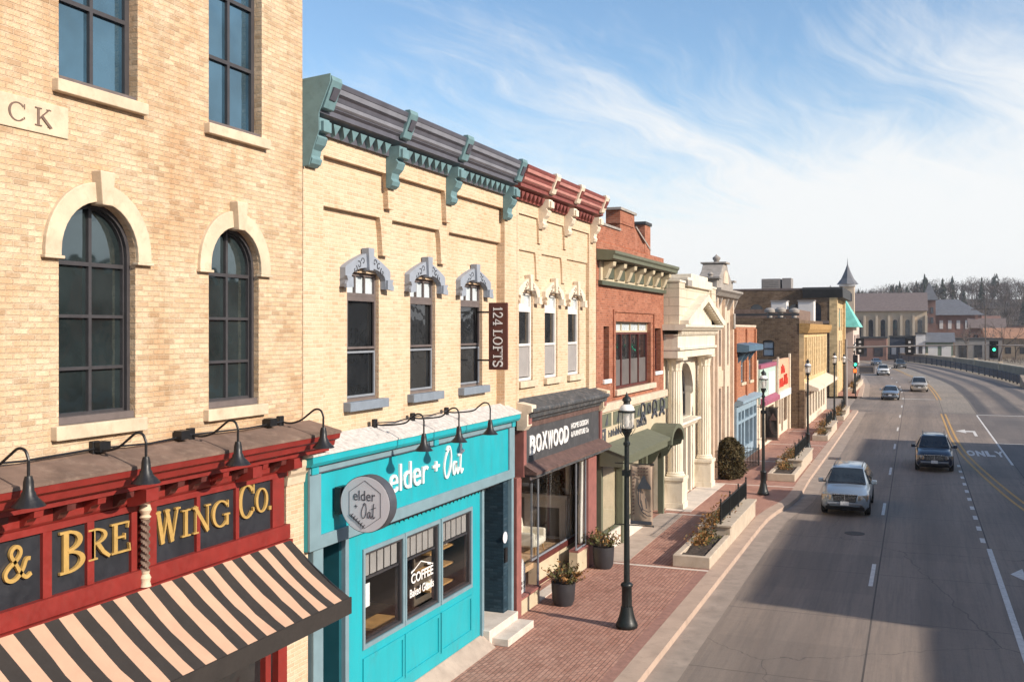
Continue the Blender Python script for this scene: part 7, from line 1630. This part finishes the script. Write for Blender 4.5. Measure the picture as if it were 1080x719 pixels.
M['paint_silver'] = car_paint('silver_blue_paint', (.30, .36, .42), .6); M['paint_navy'] = car_paint('dark_navy_paint', (.012, .022, .045), .2); M['paint_white'] = car_paint('white_car_paint', (.72, .72, .70), 0); M['paint_gold'] = car_paint('champagne_paint', (.50, .46, .40)); M['paint_dark'] = car_paint('charcoal_car_paint', (.03, .032, .036)); M['paint_blue'] = car_paint('grey_blue_paint', (.10, .17, .26))
car('parked_truck' if 0 else 'silver_suv', 'pale silver blue suv with roof rails, nearest vehicle on the road', 'suv', 6.80, 42.4, 0, 'suv', 'paint_silver')
car('dark_suv', 'dark navy blue suv with chrome grille in the middle lane', 'suv', 10.35, 57.4, 0, 'suv', 'paint_navy')
car('silver_sedan', 'light silver sedan in the kerb lane near the side street', 'sedan', 6.95, 114.5, 0, 'sedan', 'paint_silver')
car('champagne_van', 'champagne minivan in the middle lane beyond the silver sedan', 'minivan', 9.9, 131, math.radians(1), 'van', 'paint_gold')
car('white_suv', 'white suv farther off in the kerb lane before the bend', 'suv', 4.7, 176, math.radians(4.5), 'suv', 'paint_white')
car('charcoal_suv', 'charcoal suv at the start of the bend', 'suv', 7.0, 210, math.radians(8), 'suv', 'paint_dark')
car('blue_sedan', 'grey blue sedan farthest down the road in the bend', 'sedan', 2.2, 226, math.radians(10), 'sedan', 'paint_blue')
pc = None
for i in range(9):     # cars parked on the far deck, a few pixels each
    m_ = ['paint_white', 'paint_silver', 'paint_blue', 'paint_dark', 'paint_silver'][i % 5]
    x = 32 + i * 3.3; c = MB()
    c.prism([(x - 1.0, 5.95), (x + 1.0, 5.95), (x + 1.05, 6.6), (x + .75, 7.25), (x - .75, 7.25), (x - 1.05, 6.6)], 'y', 331, 335)
    tag(c.build('parked_car', m_), 'small parked car in the row on the far concrete deck', 'car', 'cars parked on the far deck')
# ================================================================== trees
def bare_tree(x, y, h, label, name='bare_tree', seed=1, spread=1.0, group='bare riverside trees', z=-.1):
    rnd = random.Random(seed); t = thing(name, label, 'tree', (x, y, z), group); tr_ = MB(); tw = MB()
    def grow(p, d, L, r, lvl):
        pts = [p]; n = 4
        for i in range(n):
            d = (d + Vector((rnd.gauss(0, .12), rnd.gauss(0, .12), rnd.gauss(.03, .08)))).normalized(); pts.append(pts[-1] + d * L / n)
        (tr_ if lvl < 2 else tw).tube(pts, [r * (1 - .5 * i / n) for i in range(n + 1)], 6 if lvl < 2 else 3, False)
        if lvl < 4:
            for i in range(3 if lvl < 3 else 4):
                q = pts[rnd.randint(2, n)]; nd = (d + Vector((rnd.gauss(0, .55), rnd.gauss(0, .55), rnd.gauss(.15, .3))) * spread).normalized(); grow(q, nd, L * rnd.uniform(.55, .78), max(.022, r * .52), lvl + 1)
    grow(Vector((x, y, z)), Vector((0, 0, 1)), h * .38, h * .026, 0)
    tr_.build('trunk', 'bark', t); tw.build('crown', 'twig', t); return t
bare_tree(27, 250, 11, 'bare tree standing right of the grey garage', seed=3)
bare_tree(38, 262, 11, 'forked bare tree before the tan riverside building', seed=5)
bare_tree(62, 262, 17, 'broad bare brown tree at the right edge, taller than the others', seed=8, spread=1.2)
bare_tree(56, 280, 15, 'bare brown tree just left of the broad one', seed=9, spread=1.2)
bare_tree(70, 290, 16, 'bare brown tree behind the broad one at the right edge', seed=12, spread=1.2)
bare_tree(33, 285, 9, 'small bare tree in the middle of the river bank', seed=14)
bare_tree(21, 268, 9, 'small bare tree close to the end of the bridge railing', seed=21)
spots = [(47, 246, 9, 'low bare tree left of the broad one, nearest the parapet'), (52, 270, 13, 'bare tree in front of the right half of the orange roof'), (66, 250, 15, 'bare tree cut by the right picture edge'), (44, 292, 11, 'bare tree close against the middle of the tan riverside wall'), (75, 268, 17, 'tall bare tree behind the right edge'), (30, 300, 12, 'bare tree rising left of the parked car deck'), (22, 318, 12, 'bare tree in front of the square tower building'), (16, 312, 11, 'bare tree below the square tower'), (60, 326, 14, 'bare tree in front of the long red factory'), (84, 300, 16, 'far right bare tree behind the tan warehouse')]
spots += [(36, 236, 8, 'thin bare tree nearest the stone parapet'), (42, 272, 12, 'bare tree between utility pole and orange roof'), (50, 300, 12, 'bare tree against the right end of the orange roof'), (68, 310, 15, 'bare tree above the tan warehouse'), (26, 292, 10, 'bare tree in front of the grey garage doors'), (90, 330, 18, 'bare tree farthest right behind all others'), (57, 240, 12, 'bare tree by the lone lamp at the right edge'), (35, 345, 13, 'bare tree behind the parked cars')]
for k, (x, y, h, lb) in enumerate(spots): bare_tree(x, y, h, lb, seed=60 + k, spread=1.15)
def pole(x, y, h, lb, arm=2.0):
    t = thing('utility_pole', lb, 'utility pole', (x, y, 0)); MB().tube([(x, y, -.1), (x, y, h)], [.16, .11], 8).build('pole', 'bark', t); MB().box(x - arm / 2, x + arm / 2, y - .08, y + .08, h - .9, h - .7).build('crossarm', 'bark', t)
pole(24.5, 258, 13, 'brown utility pole with crossarm above the grey garage', 6); pole(54, 330, 19, 'tall pale utility pole in front of the red factory', 3)
# wooded hill far behind
hill = MB(); nx, ny = 60, 16; vs = []; fs = []
def hz_(x, y):
    f = max(0, min(1, (y - 440) / 200)); f = f * f * (3 - 2 * f)
    return -.1 + f * (17 + 2.5 * max(0, min(1, (60 - x) / 60)) + 4 * math.sin(x * .013 + 1) + 3 * math.sin(x * .031) + 1.5 * max(0, min(1, (x + 20) / 120)))
for j in range(ny + 1):
    for i in range(nx + 1): x = -420 + 900 * i / nx; y = 420 + 420 * j / ny; vs.append((x, y, hz_(x, y)))
for j in range(ny):
    for i in range(nx): a = j * (nx + 1) + i; fs.append((a, a + 1, a + nx + 2, a + nx + 1))
struct('hill', hill.add(vs, fs), 'hill_floor')
wd1 = MB(); wd2 = MB(); rnd = random.Random(4)
for i in range(1700):
    x = rnd.uniform(-120, 230); y = 455 + 200 * rnd.random() ** .8; z = hz_(x, y); h = rnd.uniform(7, 13)
    clump = math.sin(x * .09) + math.sin(x * .033 + 2) + .4 * math.sin(x * .21)
    if rnd.random() < (.30 if clump > .3 else .06):
        h *= rnd.uniform(.95, 1.35); wd = rnd.uniform(.17, .26)
        for k in range(95):
            q = rnd.random() ** .8; rr = h * wd * (1 - q) ** .8 + .25; th = rnd.random() * 2 * PI; zz = z + h * (.06 + .94 * q); w = rr * .5 + .3
            c, s = math.cos(th), math.sin(th); e = rnd.uniform(.5, 1.1)
            wd1.poly([(x + rr * c * .15, y + rr * s * .15, zz + .6), (x + rr * c * e - w * s * .5, y + rr * s * e + w * c * .5, zz - .4), (x + rr * c * e * 1.1, y + rr * s * e * 1.1, zz - .9), (x + rr * c * e + w * s * .5, y + rr * s * e - w * c * .5, zz - .5)])
    else:
        wd2.tube([(x, y, z), (x, y, z + h * .6)], [.16, .07], 3, False)
        for k in range(80):     # rounded crowns of fine twigs
            th = rnd.random() * 2 * PI; ph = rnd.uniform(-.3, 1.4); R = h * .34 * rnd.random() ** .4
            p_ = Vector((x + R * math.cos(th) * math.cos(ph), y + R * math.sin(th) * math.cos(ph), z + h * .58 + R * 1.15 * math.sin(ph)))
            d = Vector((math.cos(th) * .6 + rnd.gauss(0, .4), math.sin(th) * .6 + rnd.gauss(0, .4), .8 + rnd.gauss(0, .3))).normalized(); L = rnd.uniform(.8, 2.0); wv = Vector((rnd.gauss(0, 1), rnd.gauss(0, 1), rnd.gauss(0, .3))).normalized() * rnd.uniform(.05, .14)
            wd2.poly([p_ - wv, p_ + wv, p_ + d * L + wv * .4, p_ + d * L - wv * .4])
tag(wd1.build('conifer_wood', 'leaf_conifer'), kind='stuff'); tag(wd2.build('bare_wood', 'twig_dark'), kind='stuff')
# scrub along the river bank
sc_ = MB(); rnd = random.Random(9)
for i in range(2600):
    x = rnd.uniform(24, 110); y = rnd.uniform(200, 292); z = 0; th = rnd.random() * 2 * PI; h = rnd.uniform(.4, 1.6) 
    if x < 40 - (y - 200) * .2: continue
    sc_.poly([(x - .05, y, z), (x + .05, y, z), (x + .4 * math.cos(th), y + .4 * math.sin(th), z + h)])
tag(sc_.build('bank_scrub', 'twig'), kind='stuff')
if HAZE > 0:
    hzm = bpy.data.materials.new('thin_air'); hzm.use_nodes = True; hn = hzm.node_tree; hn.nodes.clear(); ho = hn.nodes.new('ShaderNodeOutputMaterial'); hv = hn.nodes.new('ShaderNodeVolumePrincipled'); hv.inputs['Color'].default_value = (.86, .9, .96, 1); hv.inputs['Density'].default_value = HAZE; hv.inputs['Anisotropy'].default_value = .2; hn.links.new(hv.outputs[0], ho.inputs['Volume']); M['haze'] = hzm
    tag(MB().box(-1520, 1520, -640, 2420, -1.2, 60).build('haze', 'haze'), kind='stuff')
# ================================================================== the opposite side of the street (outside the view; it shades the road and stands in the windows)
def opposite(y0, y1, h, m, lb, x=26.9):
    t = thing('opposite_shop', lb, 'building', (x, (y0 + y1) / 2, .1)); hs = []
    n = max(2, int((y1 - y0) / 2.6))
    for i in range(n):
        yc = y0 + (i + .5) * (y1 - y0) / n
        if h > 6: hs.append(rect(yc - .5, yc + .5, 5.2, min(h - 1, 7.4)))
        hs.append(rect(yc - .9, yc + .9, .7, 3.2))
    MB().prism([rect(y0, y1, .1, h)] + hs, 'x', x, x + .4).build('wall', m, t); MB().box(x + .402, x + 14, y0 + .01, y1 - .01, .1, h - .1).build('rear_body', m, t)
    MB().box(x + .2, x + .25, y0 + .1, y1 - .1, .6, h - .6).build('window', 'glass_far', t); MB().box(x - .4, x + .1, y0, y1, h, h + .35).build('cornice', 'roof_dark', t); MB().box(x - .1, x + .3, y0, y1, 3.6, 4.3).build('sign_band', 'far_grey', t)
OPP = [(-34, -22, 9, 'brick_red'), (-22, -10, 8, 'far_tan'), (-10, 2, 9.6, 'brick_brown'), (2, 13.5, 9.0, 'brick_red'), (13.5, 24, 8.4, 'far_tan'), (24, 37, 10.8, 'brick_brown'), (37, 52, 10.4, 'brick_red'), (52, 69.6, 10.2, 'far_grey')]
for i, (a, b_, h, m_) in enumerate(OPP): opposite(a, b_, h, m_, ['red brick', 'tan', 'brown brick', 'second red brick', 'second tan', 'second brown brick', 'third red brick', 'grey'][i] + ' shop across the road out of view')
# ================================================================== sky, sun, air, camera
EL, AZ = math.radians(27), math.radians(11)
w = bpy.data.worlds.new('World'); S.world = w; w.use_nodes = True; nt = w.node_tree; nt.nodes.clear()
out = nt.nodes.new('ShaderNodeOutputWorld'); bg = nt.nodes.new('ShaderNodeBackground'); nt.links.new(bg.outputs[0], out.inputs[0])
sky = nt.nodes.new('ShaderNodeTexSky'); sky.sky_type = 'NISHITA'; sky.sun_disc = False; sky.sun_elevation = EL; sky.sun_rotation = PI / 2 + AZ; sky.altitude = 200; sky.air_density = 1.0; sky.dust_density = 1.0; sky.ozone_density = 1.6
tc = nt.nodes.new('ShaderNodeTexCoord'); gen = tc.outputs['Generated']
sp = nt.nodes.new('ShaderNodeSeparateXYZ'); nt.links.new(gen, sp.inputs[0])
den = math_(nt, 'ADD', math_(nt, 'MAXIMUM', sp.outputs[2], 0.0), .22)
cb = nt.nodes.new('ShaderNodeCombineXYZ'); nt.links.new(math_(nt, 'DIVIDE', sp.outputs[0], den), cb.inputs[0]); nt.links.new(math_(nt, 'DIVIDE', sp.outputs[1], den), cb.inputs[1])
pv = cb.outputs[0]
warp = nt.nodes.new('ShaderNodeTexNoise'); nt.links.new(pv, warp.inputs['Vector']); warp.inputs['Scale'].default_value = .9; warp.inputs['Detail'].default_value = 3
va = nt.nodes.new('ShaderNodeVectorMath'); va.operation = 'ADD'; nt.links.new(pv, va.inputs[0]); nt.links.new(scaled(nt, warp.outputs['Color'], (.7, .7, 0)), va.inputs[1])
q = va.outputs[0]
def along(deg, sc, loc): return scaled(nt, scaled(nt, q, (1, 1, 1), (0, 0, 0), (0, 0, math.radians(-deg))), sc, loc)
wisp = noise(nt, along(60, (.38, 2.0, 1), WLOC), 1.3, 12, .64, .8)
fine = noise(nt, along(66, (.9, 7.0, 1), (1, 3, 0)), 2.2, 12, .72, .9)
tuft = noise(nt, along(95, (.8, 2.6, 1), (4, 1, 0)), 2.6, 12, .68, 1.2)
soft_ = noise(nt, scaled(nt, q, (1, .8, 1), SOFT_LOC), 1.0, 7, .58, .3)
tt = math_(nt, 'ADD', math_(nt, 'MULTIPLY', wisp, .48), math_(nt, 'ADD', math_(nt, 'MULTIPLY', soft_, .34), math_(nt, 'ADD', math_(nt, 'MULTIPLY', fine, .13), math_(nt, 'MULTIPLY', tuft, .16))))
# cirrus thickens low over the end of the street and thins high up and towards the left
bias = math_(nt, 'ADD', math_(nt, 'MULTIPLY', math_(nt, 'SUBTRACT', .235, sp.outputs[2]), 1.25), math_(nt, 'MULTIPLY', math_(nt, 'ADD', sp.outputs[0], .30), .24))
cl = ramp(nt, math_(nt, 'ADD', tt, bias), SKY_LO, SKY_HI); nt.nodes[-1].interpolation_type = 'SMOOTHSTEP'
hazy = ramp(nt, sp.outputs[2], .0, .15, .82, 0.0)
f_ = math_(nt, 'SUBTRACT', 1.0, math_(nt, 'MULTIPLY', math_(nt, 'SUBTRACT', 1.0, math_(nt, 'MULTIPLY', cl, .95)), math_(nt, 'SUBTRACT', 1.0, hazy)))
hs = nt.nodes.new('ShaderNodeHueSaturation'); hs.inputs['Saturation'].default_value = SKY_SAT; nt.links.new(sky.outputs[0], hs.inputs['Color'])
col_ = mixc(nt, f_, mixc(nt, 1.0, hs.outputs[0], SKY_MUL, 'MULTIPLY'), CLOUD)
nt.links.new(col_, bg.inputs['Color']); bg.inputs['Strength'].default_value = SKY_STR
sl = bpy.data.lights.new('sun', 'SUN'); sl.energy = SUN_E; sl.angle = math.radians(.8); sl.color = (1.0, .89, .76)
so = bpy.data.objects.new('sun', sl); COL.objects.link(so)
d_ = Vector((-math.cos(EL) * math.cos(AZ), math.cos(EL) * math.sin(AZ), -math.sin(EL))); so.rotation_euler = d_.to_track_quat('-Z', 'Y').to_euler(); so.location = (60, -20, 60)
cam = bpy.data.cameras.new('camera'); co = bpy.data.objects.new('camera', cam); COL.objects.link(co); S.camera = co
co.location = CAM; co.rotation_euler = (PI / 2, 0, TH); cam.sensor_fit = 'HORIZONTAL'; cam.sensor_width = 36; cam.lens = 36 * FP / 1080; cam.shift_y = -(359.5 - HY) / 1080; cam.clip_start = .1; cam.clip_end = 4000
S.view_settings.view_transform = 'Standard'; S.view_settings.look = 'None'; S.view_settings.exposure = EXPO; S.view_settings.gamma = 1
S.render.engine = 'CYCLES'; S.render.resolution_x = 1024; S.render.resolution_y = 681
S.cycles.max_bounces = 6; S.cycles.transparent_max_bounces = 12
